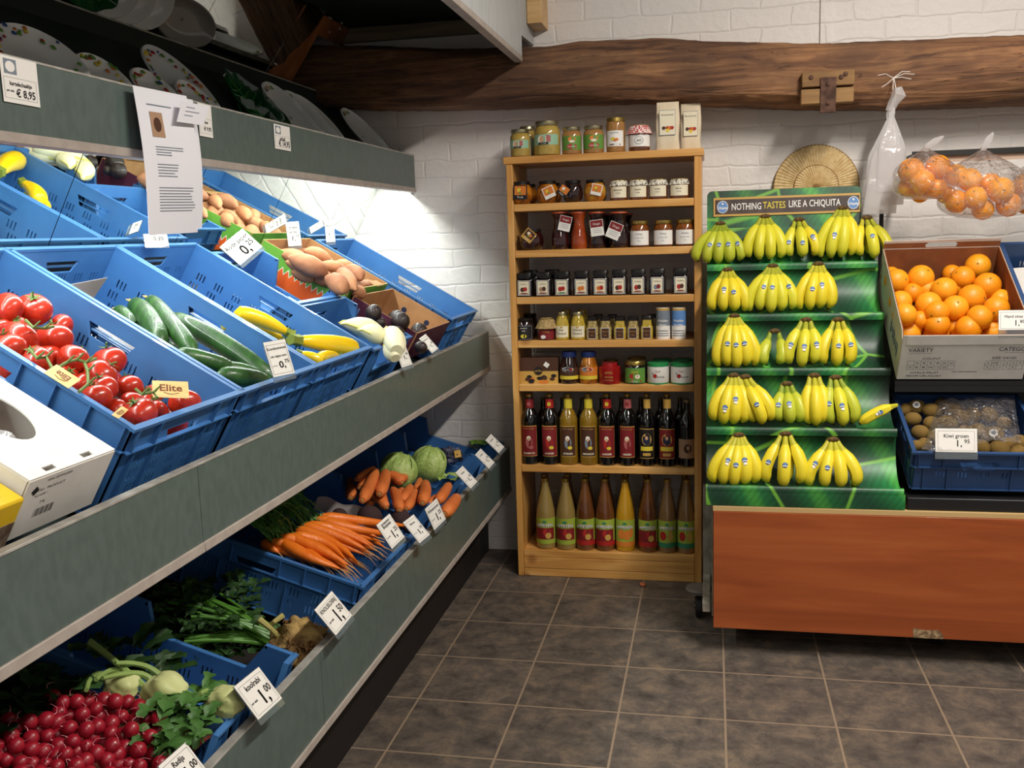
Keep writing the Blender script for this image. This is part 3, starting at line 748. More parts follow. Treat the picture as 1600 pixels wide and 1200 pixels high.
for k, (a, b, s) in enumerate([(953, 981, 'Bloemen'), (983, 1012, 'Acacia'), (1014, 1043, 'Linde'), (1046, 1077, 'Klaver')]):
    jar_at('honey_jar', a, b, 281 - k * .8, 1, 'honey jar with speckled cloth top, %s of the four on the uppermost shelf' % ordl(k, 4), 'jar', 'honey jars with speckled cloth tops', PJ, G_honey, L_gold, PJL,
           lab_rect(P_cream, [(s, .12, .50, P_choc), ('honing', .08, .36, P_choc)], .14, .66, 60), extra=cloth_cap(M_spot, 1.05, 1.0, .70))
# --- second shelf
g = 'jars on the second shelf'
jar_at('glass_jar', 812, 850, 358, 2, 'squat round dark jar with tilted brown tag, left end of the second shelf', 'jar', g, PR, G_wine, L_blk, PRL, None, extra=hang_tag(P_choc, P_gold, P_cream, 40, .0, .72, .55))
for a, b, m, l in [(876, 902, G_wine, 'dark jar hidden behind the dark red decanter jar'), (940, 966, G_dark, 'dark decanter jar standing behind the third and fourth ones'), (966, 990, G_dark, 'dark decanter jar half hidden behind the rightmost front one')]:
    jar_at('decanter_jar', a, b, 334, 2, l + ', second shelf', 'jar', 'decanter shaped jars', PD, m, L_org, PDL, None, depth=.12)
tg = [None, P_red]
def fold_tag(dx, zc, ang, s=.34):
    def f(t, r, h):
        mb = MB(); mb.X = T(dx * r, -r - .005, zc * h) @ RY(ang); S = s * h
        mb.use(P_white).box(-S * .45, S * .45, -.001, .0004, -S * .6, S * .5)
        mb.use(P_mar).poly([(-S * .42, -.0016, 0), (S * .42, -.0016, 0), (S * .42, -.0016, S * .47), (-S * .42, -.0016, S * .47)])
        mb.use(P_white).text('Oogst', S * .2, frame((0, -.002, S * .22), (1, 0, 0), (0, 0, 1), (0, -1, 0)))
        for q in (-.12, -.24, -.36): mb.use(P_grey).box(-S * .3, S * .3, -.0018, -.0012, S * q - .0006, S * q + .0006)
        mb.build('folded_tag', t)
    return f
for a, b, m, l, ex in [(861, 889, G_wine, 'dark red decanter shaped jar, leftmost of the four in front', fold_tag(.75, .70, 14, .36)), (891, 918, G_orange, 'orange red decanter shaped jar on the second shelf', None),
                       (919, 947, G_dark, 'black decanter shaped jar with a square folded tag in front', fold_tag(.1, .58, -6, .4)), (952, 983, G_dark, 'black decanter shaped jar with a strongly tilted folded tag', fold_tag(-.35, .5, 24, .42))]:
    jar_at('decanter_jar', a, b, 331, 2, l, 'jar', 'decanter shaped jars', PD, m, L_org, PDL, None, extra=ex)
for k, (a, b) in enumerate([(984, 1015), (1021, 1052), (1055, 1087)]):
    jar_at('honey_jar', a, b, 345 - k, 2, 'amber honey jar with white label, %s of three on second shelf' % ordl(k, 3), 'jar', 'honey jars with white labels', PJ, G_honey, L_gold, PJL,
           lab_rect(P_white, [('Honing', .09, .50, P_grey), ('van eigen imker', .06, .36, P_grey), ('450 g', .05, .24, P_grey)], .08, .62, 66))
# --- third shelf: square dark jam jars
cx3 = [821, 850, 879.5, 909.5, 939, 968, 997.5, 1027.5, 1063.5]
fr = [('fig', P_choc, P_red), ('pear', P_tan, P_choc), ('currant', P_red, P_red), ('orange', P_oran, P_oran), ('orange', P_oran, P_red), ('fig', P_choc, P_red), ('fig', P_red, P_choc), ('cherry', P_grey, P_mar), ('fig', P_red, P_choc)]
PSQ = [(.98, 0), (1, .02), (1, .66), (.96, .72), (.72, .76), (.72, .8)]; PSL = [(.74, .79), (.86, .81), (.86, .97), (.82, 1)]
for k, c in enumerate(cx3):
    a, b = fr[k][1:]
    jar_at('jam_jar', c - 13, c + 13, 426 - k * .9, 3, 'square black jam jar with framed fruit label, %s in the third shelf row' % ordl(k, 9), 'jar', 'square black jam jars', PSQ, G_jam, L_blk, PSL,
           flat_lab(P_cream, P_blk, [(a, -.18, .30, .26, .10), (b, .16, .32, .24, .095), (P_mar if k != 2 else P_teal, 0, .145, .52, .03)], [('Confiture', .07, .53, P_choc)]), sq=SQ, n=28)
for k, c in enumerate([830, 863]):
    jar_at('jam_jar', c - 12, c + 12, 422 - k, 3, 'square black jam jar almost hidden behind the %s front jar' % ('leftmost', 'second')[k], 'jar', 'square black jam jars', PSQ, G_jam, L_blk, PSL, None, depth=.13, sq=SQ, n=28)
# --- fourth shelf
g = 'mustard and sauce jars on the fourth shelf'
jar_at('glass_jar', 815, 840, 490, 4, 'black lidded jar standing behind the dark tapenade jar', 'jar', g, PJ, G_dark, L_blk, PJL, None, depth=.14)
jar_at('glass_jar', 807, 834, 497, 4, 'dark tapenade jar with black label at the left end of the fourth shelf', 'jar', g, PJ, G_dark, L_blk, PJL, lab_rect(P_blk, [('ZWARTE', .08, .56, P_white), ('OLIJF', .08, .44, P_white)], .05, .68, 60, P_grey, [(P_yel, 0, .2, 20, .09)]))
M_hess = mat('straw_cloth', '#b39a68', .9, col2='#94794a', scale=120, bump=.4)
jar_at('glass_jar', 842, 867, 497, 4, 'red labelled jar with a straw coloured cloth cap on the fourth shelf', 'jar', g, PJ, G_wine, L_gold, PJL, lab_rect(P_mar, [('Chutney', .11, .40, P_gold)], .05, .55, 70, None, [(P_white, -18, .16, 20, .09)]), extra=cloth_cap(M_hess, 1.4, 1.02, .55))
PM = [(.9, 0), (1, .03), (1, .5), (.86, .66), (.7, .82), (.62, .87)]; PML = [(.62, .86), (.66, .87), (.66, .98), (.62, 1)]
for k, (a, b, s) in enumerate([(867.5, 889.5, 'Kaas'), (891.5, 915, 'Limburgse')]):
    jar_at('mustard_jar', a + 8, b + 6, 483, 4, 'yellow mustard jar hidden behind the %s tall mustard jar' % ('left', 'right')[k], 'jar', 'tall yellow mustard jars', PM, G_must, G_must, PML, None, depth=.11)
    jar_at('mustard_jar', a, b, 487, 4, 'tall yellow mustard jar, %s one of the front pair on the fourth shelf' % ('left', 'right')[k], 'jar', 'tall yellow mustard jars', PM, G_must, L_silver, PML,
           lab_rect(P_cream, [(s, .09, .37, P_blk), ('Mosterd', .10, .24, P_blk)], .10, .5, 60, None, [(P_gold, 0, .46, 12, .03)]))
PSM = [(.92, 0), (1, .03), (1, .5), (.78, .62), (.74, .82), (.74, .84)]; PSML = [(.8, .83), (.84, .84), (.84, .98), (.78, 1)]
for k, (c, m) in enumerate([(926, G_seed), (946.5, G_seed), (969, G_must), (989.5, G_seed), (1011, G_must)]):
    jar_at('mustard_jar', c - 9.3, c + 9.3, 494.5 - (k == 4) * 2, 4, 'small square mustard jar with black label, %s of five on the fourth shelf' % ordl(k, 5), 'jar', 'small mustard jars with black labels', PSM, m, L_blk, PSML,
           flat_lab(P_choc, P_blk, [], [('Mosterd', .08, .36, P_gold), ('250 g', .06, .2, P_gold)], .6, .06, .50), sq=SQ, n=24)
for k, c in enumerate([935, 957, 1020]):
    jar_at('mustard_jar', c - 8, c + 8, 491, 4, 'small mustard jar in the back row, %s of the three behind' % ordl(k, 3), 'jar', 'small mustard jars at the back', PSM, G_seed, L_blk, PSML, None, depth=.11, sq=SQ, n=24)
def can_lab(c1, c2, s2):
    def f(mb, r, h):
        R_ = r * 1.006
        mb.use(P_gold).patch(R_, .90 * h, .97 * h, -90, 90, 14); mb.use(c1).patch(R_, .42 * h, .90 * h, -90, 90, 14); mb.use(c2).patch(R_, .02 * h, .42 * h, -90, 90, 14)
        mb.use(P_white).text('Wadden', .10 * h, bend=R_ + .001, z=.58 * h, bold=.02); mb.use(P_white).text(s2, .10 * h, bend=R_ + .001, z=.45 * h, bold=.02)
        mb.use(P_white).blob(R_ + .0008, 8, .33 * h, 22, .05 * h)
        for q in (.25, .17, .10): mb.use(P_grey).patch(R_ + .0006, q * h, (q + .025) * h, -60, 50, 8)
    return f
for k, (a, b, c1, c2, s, l) in enumerate([(1025, 1047, P_grey, P_white, 'Natur', 'grey and white salt shaker can, left of the two on the fourth shelf'), (1049.5, 1071.5, P_sky, P_white, 'kruiden', 'blue and white herb salt can at the right end of the fourth shelf')]):
    jar_at('salt_can', a, b, 479.5, 4, l, 'can', 'salt cans', [(1, 0), (1, .98), (.9, 1)], P_white, L_silver, [(.9, .985), (.96, .99), (.96, 1.005), (.9, 1.01)], can_lab(c1, c2, s))
# --- fifth shelf
a = at(811, 580, 1, YS + .03); b = at(872, 580, 1, YS + .03); tp = at(842, 559, 1, YS + .03); w = (b.x - a.x) / 2; hh = tp.z - SH[5]
t = thing('chocolate_box', 'brown chocolate box with nut picture at the left end of the fifth shelf', 'box', T((a.x + b.x) / 2, YS + .03, SH[5]))
MB().use(P_choc).box(-w, w, 0, .045, 0, hh).build('carton', t, bevel=.001)
mb = MB().use(P_gold).poly([(-w, -.0006, 0), (w, -.0006, 0), (w, -.0006, hh * .48), (-w, -.0006, hh * .48)])
for k in range(14):
    x = -w * .6 + w * 1.4 * random.random(); z = hh * (.05 + .26 * random.random()); mb.use([P_blk, P_choc, P_blk, P_oran][k % 4]).poly([(x + .011 * math.cos(q), -.001 - .0002 * k, max(.0005, z + .007 * math.sin(q))) for q in [j * PI / 5 for j in range(10)]])
mb.use(P_blk).poly([(.017 * math.cos(q), -.0044, hh * .50 + .017 * math.sin(q)) for q in [j * PI / 10 for j in range(20)]])
mb.use(P_gold).text('orlo', .016, frame((0, -.005, hh * .5), (1, 0, 0), (0, 0, 1), (0, -1, 0)))
mb.X = T(.034, -.0046, hh * .73) @ RY(35); mb.use(P_white).box(-.010, .010, -.0004, 0, -.009, .009); mb.X = Matrix.Identity(4)
mb.build('front_print', t)
PH = [(.86, 0), (.98, .04), (1, .12), (1, .5), (.92, .62), (.72, .80), (.68, .84)]; PHL = [(.74, .83), (.80, .84), (.80, .98), (.74, 1)]
def hak(c):
    def f(mb, r, h):
        R_ = r * 1.008
        mb.use(c).patch(R_, .14 * h, .52 * h, -75, 75, 14)
        mb.use(P_yel).patch(R_ + .0005, .15 * h, .26 * h, -75, 75, 12)
        mb.use(P_white).blob(R_ + .0008, -4, .46 * h, 38, .075 * h); mb.use(P_navy).blob(R_ + .0012, -4, .46 * h, 34, .06 * h)
        mb.use(P_white).text("Hart's", .08 * h, bend=R_ + .0018, z=.455 * h, a=-10); mb.use(P_red).blob(R_ + .0018, 18, .47 * h, 8, .035 * h)
    return f
g = 'jars and tins on the fifth shelf'
jar_at('glass_jar', 875, 904, 549, 5, 'jar of dark prunes with blue lid beside the chocolate box', 'jar', g, PH, G_dark, L_blue, PHL, hak(P_choc))
jar_at('glass_jar', 905.5, 934, 549, 5, 'jar of orange peaches with blue lid on the fifth shelf', 'jar', g, PH, G_peach, L_blue, PHL, hak(P_oran))
for x_, l in ((936, 'prune'), (885, 'dark')):
    pass
PT = [(.97, 0), (1, .02), (1, .80), (.95, .82)]; PTL = [(.97, .82), (1.0, .83), (1.0, .98), (.92, 1)]
def tin_lab(mb, r, h):
    R_ = r * 1.005
    for s, z in (('APPEL', .55), ('stroop', .36), ('ambachtelijk', .2)): mb.use(P_gold).text(s, .15 * h if z > .3 else .09 * h, bend=R_ + .0006, z=z * h)
P_redtin = mat('red_tin', '#9c1a1c', .25, .1, coat=.5)
P_greentin = mat('green_rim', '#2b8a4e', .3, coat=.4)
jar_at('tin', 936, 970, 566, 5, 'round red tin with lid on the fifth shelf', 'tin', g, PT, P_redtin, P_redtin, [(.7, .82), (.72, .83), (.70, 1)], tin_lab)
jar_at('glass_jar', 942, 968, 561, 5, 'glass jar standing behind the red tin', 'jar', g, PJ, G_dark, L_gold, PJL, None, depth=.13)
jar_at('glass_jar', 979, 1011, 557, 5, 'jar with gold lid behind the green labelled jar', 'jar', g, PJ, G_dark, L_gold, PJL, None, depth=.11)
jar_at('glass_jar', 976.5, 1009, 563, 5, 'wide jar with gold lid and green and red apple label on fifth shelf', 'jar', g, [(.95, 0), (1, .03), (1, .75), (.92, .8), (.9, .82)], G_dark, L_gold, [(.93, .81), (.97, .83), (.97, .97), (.92, 1)],
       lab_rect(P_green, [('Appel', .13, .55, P_yel), ('stroop', .10, .14, P_white)], .05, .72, 70, P_teal, [(P_red, -6, .36, 24, .12), (P_cream, 16, .34, 14, .1), (P_red, 0, .14, 40, .07)]))
for k, (a, b) in enumerate([(1021, 1049), (1053, 1083)]):
    jar_at('tin', a, b, 560, 5, 'green rimmed tin in the back row, %s of two' % ('left', 'right')[k], 'tin', 'green rimmed tins', PT, P_white, P_greentin, PTL, None, depth=.12)
def apple_tin(mb, r, h):
    R_ = r * 1.005
    mb.use(P_greentin).patch(R_, 0, .07 * h, -180, 180, 30)
    mb.use(P_red).blob(R_ + .0006, -14, .40 * h, 11, .10 * h); mb.use(P_blk).text('stroop', .13 * h, bend=R_ + .001, z=.36 * h, a=16); mb.use(P_pink).text('Appel', .11 * h, bend=R_ + .001, z=.62 * h)
    mb.use(P_blk).patch(R_ + .0008, .46 * h, .56 * h, -28, -25, 1)
for k, (a, b) in enumerate([(1011.5, 1045.5), (1048, 1083.5)]):
    jar_at('tin', a, b, 565.5, 5, 'cream tin with green rims and a red apple, %s one of the front pair' % ('left', 'right')[k], 'tin', 'green rimmed tins', PT, P_white, P_greentin, PTL, apple_tin, y=YS + .045)
# --- sixth shelf: syrup bottles
PB = [(.86, 0), (.98, .012), (1, .05), (1, .60), (.97, .66), (.72, .74), (.42, .80), (.36, .86), (.32, .965)]
PBL = [(.33, .955), (.36, .96), (.36, .996), (.32, 1)]
def neck(nk, acc):
    def f(t, r, h):
        mb = MB().use(nk); mb.patch(r * (.46 if acc else .42), .80 * h, .93 * h, -80, 80, 8)
        if acc: mb.use(acc).blob(r * .47, 0, .86 * h, 26, .03 * h)
        mb.build('neck_label', t)
    return f
def syr(main, nk, name, face, acc, wig=P_cream):
    def f(mb, r, h):
        R_ = r * 1.008
        mb.use(P_gold).patch(R_, .12 * h, .56 * h, -52, 52, 12); mb.use(main).patch(R_ + .0005, .13 * h, .55 * h, -50, 50, 12)
        mb.use(face).blob(R_ + .0010, 2, .32 * h, 22, .085 * h); mb.use(wig).blob(R_ + .0014, 0, .385 * h, 13, .035 * h); mb.use(P_skin).blob(R_ + .0018, 0, .365 * h, 8, .024 * h)
        mb.use(acc).blob(R_ + .0016, 14, .25 * h, 14, .025 * h)
        mb.use(P_gold).text("Oma's recept", .030 * h, bend=R_ + .0014, z=.52 * h); mb.use(P_cream).text(name, .034 * h, bend=R_ + .002, z=.165 * h, bold=.03)
    return f
row = [(813, 842, G_blk, P_mar, P_mar, 'FRAMBOOS', P_pink, P_pink, 'dark red label'), (844.5, 873, G_blk, P_mar, P_red, 'AARDBEI', P_red, P_yel, 'bright red strawberry label'), (873.5, 902, G_lem, P_choc, P_yel, 'CITROEN', P_grey, P_yel, 'grey lemon label'),
       (905, 933.5, G_lem, P_choc, P_yel, 'LIMONADE', P_grey, P_yel, 'grey lemon label'), (934, 963, G_blk, P_mar, P_red, 'AARDBEI', P_red, P_yel, 'bright red strawberry label'), (966, 994.5, G_blk, P_mar, P_pink, 'KERSEN', P_pink, P_mar, 'rose red label')]
for k, (a, b, m, lb, nk, s, f1, f2, d) in enumerate(row):
    jar_at('syrup_bottle', a, b, 615, 6, 'syrup bottle with %s, %s in the bottle row' % (d, ordl(k, 9)), 'bottle', 'syrup bottles on the sixth shelf', PB, m, L_gold, PBL, syr(lb, nk, s, f1, f2, P_white if 'lemon' in d else P_cream), depth=.005, extra=neck(nk, f2))
def stout(main):
    def f(mb, r, h):
        R_ = r * 1.008
        mb.use(P_gold).patch(R_, .11 * h, .53 * h, -52, 52, 12); mb.use(main).patch(R_ + .0005, .12 * h, .52 * h, -50, 50, 12)
        mb.use(P_gold).blob(R_ + .0010, 0, .38 * h, 32, .085 * h); mb.use(P_navy).blob(R_ + .0014, 0, .37 * h, 22, .065 * h); mb.use(P_skin).blob(R_ + .0018, 0, .40 * h, 9, .028 * h)
        mb.use(P_yel).patch(R_ + .0014, .22 * h, .28 * h, -40, 40, 8); mb.use(P_gold).patch(R_ + .0014, .15 * h, .19 * h, -25, 25, 6)
    return f
PB2 = [(.86, 0), (.98, .012), (1, .05), (1, .56), (.95, .62), (.64, .72), (.40, .79), (.32, .84), (.30, .97)]
jar_at('syrup_bottle', 997, 1024.5, 615, 6, 'black bottle with gold neck and dark olive label in the bottle row', 'bottle', 'syrup bottles on the sixth shelf', PB2, G_blk, L_gold, PBL, stout(P_blk), depth=.005, extra=neck(P_gold, None))
jar_at('syrup_bottle', 1027.5, 1057, 615, 6, 'black bottle with gold neck and maroon label in the bottle row', 'bottle', 'syrup bottles on the sixth shelf', PB2, G_blk, L_gold, PBL, stout(P_mar), depth=.005, extra=neck(P_gold, None))
jar_at('syrup_bottle', 1059, 1087, 624, 6, 'dark stoppered bottle with plain rose brown photo label, rightmost in the row', 'bottle', 'syrup bottles on the sixth shelf', PB, G_blk, L_silver, PBL,
       lab_rect(P_tan, [], .13, .42, 62, None, [(P_choc, 8, .28, 26, .07), (P_skin, 4, .29, 5, .03), (P_skin, 14, .29, 5, .03)]), depth=.005)
for k in range(8):
    c = 838 + k * 30.5
    jar_at('syrup_bottle', c, c + 22, 621, 6, 'dark bottle in the shaded back row of the syrup shelf, %s of eight' % ordl(k, 8), 'bottle', 'dark bottles behind the syrup bottles', PB, G_blk, L_gold, PBL, None, depth=.15)
# --- bottom shelf: juice bottles
PJB = [(.86, 0), (.98, .015), (1, .04), (1, .44), (.93, .54), (.70, .70), (.50, .82), (.37, .90), (.34, .965)]
PJBL = [(.40, .955), (.42, .96), (.42, .995), (.38, 1)]
def juice(kind):
    low = {'apple': P_lime, 'red': P_red, 'orange': P_oran, 'pear': P_teal}[kind]
    def f(mb, r, h):
        R_ = r * 1.008
        mb.use(P_lime).patch(R_, .08 * h, .45 * h, -78, 78, 14); mb.use(low).patch(R_ + .0004, .08 * h, .145 * h, -78, 78, 12)
        if kind in ('apple', 'red'): mb.use(P_mar).patch(R_ + .0005, .145 * h, .31 * h, -78, 60, 12)
        if kind == 'orange':
            for a, z, s in ((-20, .25, 22), (14, .24, 24), (40, .27, 14)): mb.use(P_oran).blob(R_ + .001 + .0002 * s / 20, a, z * h, s, .07 * h)
        elif kind == 'pear':
            mb.use(P_red).blob(R_ + .001, -26, .24 * h, 22, .065 * h); mb.use(P_gold).blob(R_ + .0013, 20, .23 * h, 17, .05 * h); mb.use(P_gold).blob(R_ + .0013, 20, .28 * h, 9, .045 * h)
        else: mb.use(P_red).blob(R_ + .001, 14, .25 * h, 24, .06 * h); mb.use(P_gold).blob(R_ + .0013, 22, .20 * h, 18, .045 * h)
        mb.use(P_blk).text('APPEVEN', .062 * h, bend=R_ + .0016, z=.345 * h, bold=.05, a=1); mb.use(P_white).text('APPEVEN', .062 * h, bend=R_ + .0019, z=.347 * h, bold=.02)
        mb.use(P_teal).blob(R_ + .0012, 0, .40 * h, 12, .018 * h)
    return f
for k, (a, b, m, kd, d) in enumerate([(837, 867, G_j1, 'apple', 'pale'), (868, 899, G_j1, 'apple', 'pale'), (899, 929, G_j2, 'red', 'dark'), (929.5, 960, G_j2, 'red', 'dark'), (961.5, 991.5, G_j3, 'orange', 'orange'), (997, 1027, G_j2, 'red', 'dark'), (1028, 1057, G_j4, 'pear', 'pear'), (1058, 1087, G_j4, 'pear', 'pear')]):
    jar_at('juice_bottle', a, b, 746.5 + k * .3, 7, '%s juice bottle with green fruit label, %s in the front row, bottom shelf' % (d, ordl(k, 8)), 'bottle', 'juice bottles on the bottom shelf', PJB, m, L_gold, PJBL, juice(kd), depth=.012)
for k, (c, m) in enumerate([(850, G_j1), (886, G_j2), (915, G_j2), (946, G_j2), (976, G_j3), (1009, G_j2), (1068, G_j4)]):
    jar_at('juice_bottle', c - 12, c + 15, 740, 7, 'juice bottle in the back row, %s of seven on the bottom shelf' % ordl(k, 7), 'bottle', 'juice bottles at the back of the bottom shelf', PJB, m, L_gold, PJBL, None, depth=.13)
# ------------------------------------------------------------------ blue plastic crate
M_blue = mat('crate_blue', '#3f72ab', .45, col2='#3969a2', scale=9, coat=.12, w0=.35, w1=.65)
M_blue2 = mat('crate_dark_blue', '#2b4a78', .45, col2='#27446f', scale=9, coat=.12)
_CR = {}
def crate_mesh(L, Wd, Hh, dip=False, dipf=False, slots=True, m=None, dipd=.55, rear_hi=.62):
    m = m or M_blue
    key = (L, Wd, Hh, dip, dipf, slots, m.name, dipd, rear_hi)
    if key in _CR: return _CR[key]
    mb = MB().use(m); th = .004
    D = Hh * dipd
    def outline(n, dp, long):
        if not dp: return [(0, 0), (n, 0), (n, Hh), (0, Hh)]
        if long: a, b = .11 * n, rear_hi * n
        else: a, b = .16 * n, .84 * n
        return [(0, 0), (n, 0), (n, Hh), (b, Hh), (b - .03 * (1 if long else .6), Hh - D), (a + .035 * (1 if long else .6), Hh - D), (a, Hh), (0, Hh)]
    def holes(n, dp, hand):
        hs = []
        c = n / 2
        if hand and not dp: hs.append([(c - .06, Hh - .036), (c + .06, Hh - .036), (c + .045, Hh - .066), (c - .045, Hh - .066)])
        if slots:
            rows = [Hh - .095, Hh - .13, Hh - .165] if not dp else [Hh * .12, Hh * .26]
            for j, z in enumerate(rows):
                if z < .012: continue
                k = .035 + (j % 2) * .012
                while k < n - .05:
                    for q in range(3):
                        hs.append(rect(k + q * .011, z, k + q * .011 + .0042, z + .023))
                    k += .064
        return hs
    def wall(n, dp, Mx, long, hand=True):
        mb.geo(plate_geo([outline(n, dp, long)] + holes(n, dp, hand), th), Mx)
    # local walls: XY of plate -> (along, up)
    Mf = frame((th / 2, 0, 0), (0, 1, 0), (0, 0, 1), (1, 0, 0)); Mb_ = frame((L - th / 2, 0, 0), (0, 1, 0), (0, 0, 1), (1, 0, 0))
    Ml = frame((0, th / 2, 0), (1, 0, 0), (0, 0, 1), (0, -1, 0)); Mr = frame((0, Wd - th / 2, 0), (1, 0, 0), (0, 0, 1), (0, -1, 0))
    wall(Wd, dipf, Mf, False); wall(Wd, False, Mb_, False); wall(L, dip, Ml, True); wall(L, dip, Mr, True)
    mb.box(th, L - th, th, Wd - th, 0, .004)
    # rim: strip following the top edge of each wall
    e = .009
    def strip(poly2, Mx, out):
        """poly2 in plate coords; out: +1/-1 side of plate normal that points outward"""
        for (x0, z0), (x1, z1) in zip(poly2, poly2[1:]):
            d = Vector((x1 - x0, z1 - z0)); l = d.length; d /= l; nrm = Vector((-d.y, d.x))
            if nrm.y < 0 or (abs(nrm.y) < .01): nrm = nrm if nrm.y > 0 else -nrm
            x0_, z0_ = x0 - d.x * .001, z0 - d.y * .001; x1_, z1_ = x1 + d.x * .001, z1 + d.y * .001
            a = (x0_ + nrm.x * .001, z0_ + nrm.y * .001); b = (x1_ + nrm.x * .001, z1_ + nrm.y * .001)
            c = (x1_ - nrm.x * .006, z1_ - nrm.y * .006); dd = (x0_ - nrm.x * .006, z0_ - nrm.y * .006)
            mb.prism([Mx @ Vector((p[0], p[1], -.0025 * out)) for p in (a, b, c, dd)], (Mx.to_3x3() @ Vector((0, 0, (e + .0035) * out))))
    def topl(n, dp, long): return outline(n, dp, long)[2:][::-1]
    strip([(-e, topl(Wd, dipf, False)[0][1])] + topl(Wd, dipf, False)[1:-1] + [(Wd + e, Hh)], Mf, -1)
    strip([(-e, Hh), (Wd + e, Hh)], Mb_, 1)
    strip([(0, Hh)] + topl(L, dip, True)[1:-1] + [(L, Hh)], Ml, 1); strip([(0, Hh)] + topl(L, dip, True)[1:-1] + [(L, Hh)], Mr, -1)
    # outer second flange and ribs
    z2 = Hh - .052 if Hh > .13 else Hh * .55
    def rib_run(n, dp, fn):
        if not dp:
            fn(0, n, z2 - .003, z2, e)
            for k in range(int(n / .075) + 1):
                x = .012 + k * (n - .024) / int(n / .075)
                if abs(x - n / 2) < .055 : continue
                fn(x - .0015, x + .0015, z2, Hh - .004, e)
            for x in (.03, .10, n - .10, n - .03):
                fn(x - .0015, x + .0015, .0, z2, e * .8)
            if n > .5:
                for x in (n / 2 - .1, n / 2 + .1): fn(x - .0015, x + .0015, .0, z2, e * .8)
        else:
            for x in (.015, n - .06, n - .015): fn(x - .0015, x + .0015, 0, Hh - .01, e * .8)
        fn(0, n, 0.0, .003, e * .7)
    rib_run(Wd, dipf, lambda a, b, c, d, w: mb.box(-w, 0, a, b, c, d)); rib_run(Wd, False, lambda a, b, c, d, w: mb.box(L, L + w, a, b, c, d))
    rib_run(L, dip, lambda a, b, c, d, w: mb.box(a, b, -w, 0, c, d)); rib_run(L, dip, lambda a, b, c, d, w: mb.box(a, b, Wd, Wd + w, c, d))
    me = mb.mesh('crate'); _CR[key] = me
    return me
def slope_frame(x, y, z, deg):
    """front-top corner frame on the left rack: +x up the slope (towards the wall), +y towards the camera, +z out of the slope"""
    c, s = math.cos(R(deg)), math.sin(R(deg))
    return frame((x, y, z), (-c, 0, s), (0, -1, 0), (s, 0, c))
def rack_crate(label, x, ytop, z, deg, L, Wd, Hh, **k):
    """x,z: front rim edge, ytop: the far side of the crate"""
    o = ob('produce_crate', crate_mesh(L, Wd, Hh, **k)); Fm = slope_frame(x, ytop, z, deg)
    o.matrix_world = Fm @ T(0, 0, -Hh)
    tag(o, label, 'crate', 'blue produce crates'); return Fm
def on_frame(px, py, Fm, dz):
    """world point at photo pixel on the plane dz above the frame's xy plane"""
    n = Fm.to_3x3() @ Vector((0, 0, 1)); P = Fm @ Vector((0, 0, dz))
    return atp(px, py, P, n)

# ------------------------------------------------------------------ price tags
def tag4(pxs, ax, val, nrm, lines, label, group='price cards on the rack', name='price_tag', holder=True):
    """card whose corners TL TR BR BL are seen at the pixels pxs, through the point at its centre, with the given normal"""
    nrm = Vector(nrm).normalized()
    cx = sum(p[0] for p in pxs) / 4; cy = sum(p[1] for p in pxs) / 4
    c = at(cx, cy, ax, {-.9: -.868, -.893: -.866, -.897: -.868, -.965: -.944, -.968: -.944}.get(val, val)); P = [atp(*q, c, nrm) for q in pxs]
    rt = ((P[1] - P[0]) + (P[2] - P[3])) / 2; w = rt.length; rt.normalize()
    up = ((P[0] - P[3]) + (P[1] - P[2])) / 2; h = up.length; up = (up - rt * up.dot(rt)).normalized()
    M = frame(c, rt, up, rt.cross(up))
    t = thing(name, label, 'price tag', M, group)
    MB().use(mat('card_white', '#dedad2', .9, spec=.1)).box(-w / 2, w / 2, -h / 2, h / 2, -.0008, 0).build('card', t)
    mb = MB().use(mat('card_ink', '#151212', .95, spec=.05)); b = .0006; x0, x1, y0, y1 = -w * .44, w * .44, -h * .44, h * .40
    for a in ((x0, x1, y0, y0 + b), (x0, x1, y1 - b, y1), (x0, x0 + b, y0, y1), (x1 - b, x1, y0, y1)): mb.poly([(a[0], a[2], .0003), (a[1], a[2], .0003), (a[1], a[3], .0003), (a[0], a[3], .0003)])
    for (s, sz, lx, ly) in lines: mb.text(s, sz * w, T(lx * w, ly * h, .0004), bold=.02)
    mb.build('lettering', t)
    if holder:
        g_ = mat('clear_plastic', '#b9c2c6', .12, trans=.85, ior=1.1, coat=.6)
        mb = MB().use(g_); mb.box(-w / 2 - .001, w / 2 + .001, -h / 2 - .012, h / 2 + .001, -.0028, -.0014); mb.build('plastic_holder', t)
    return t

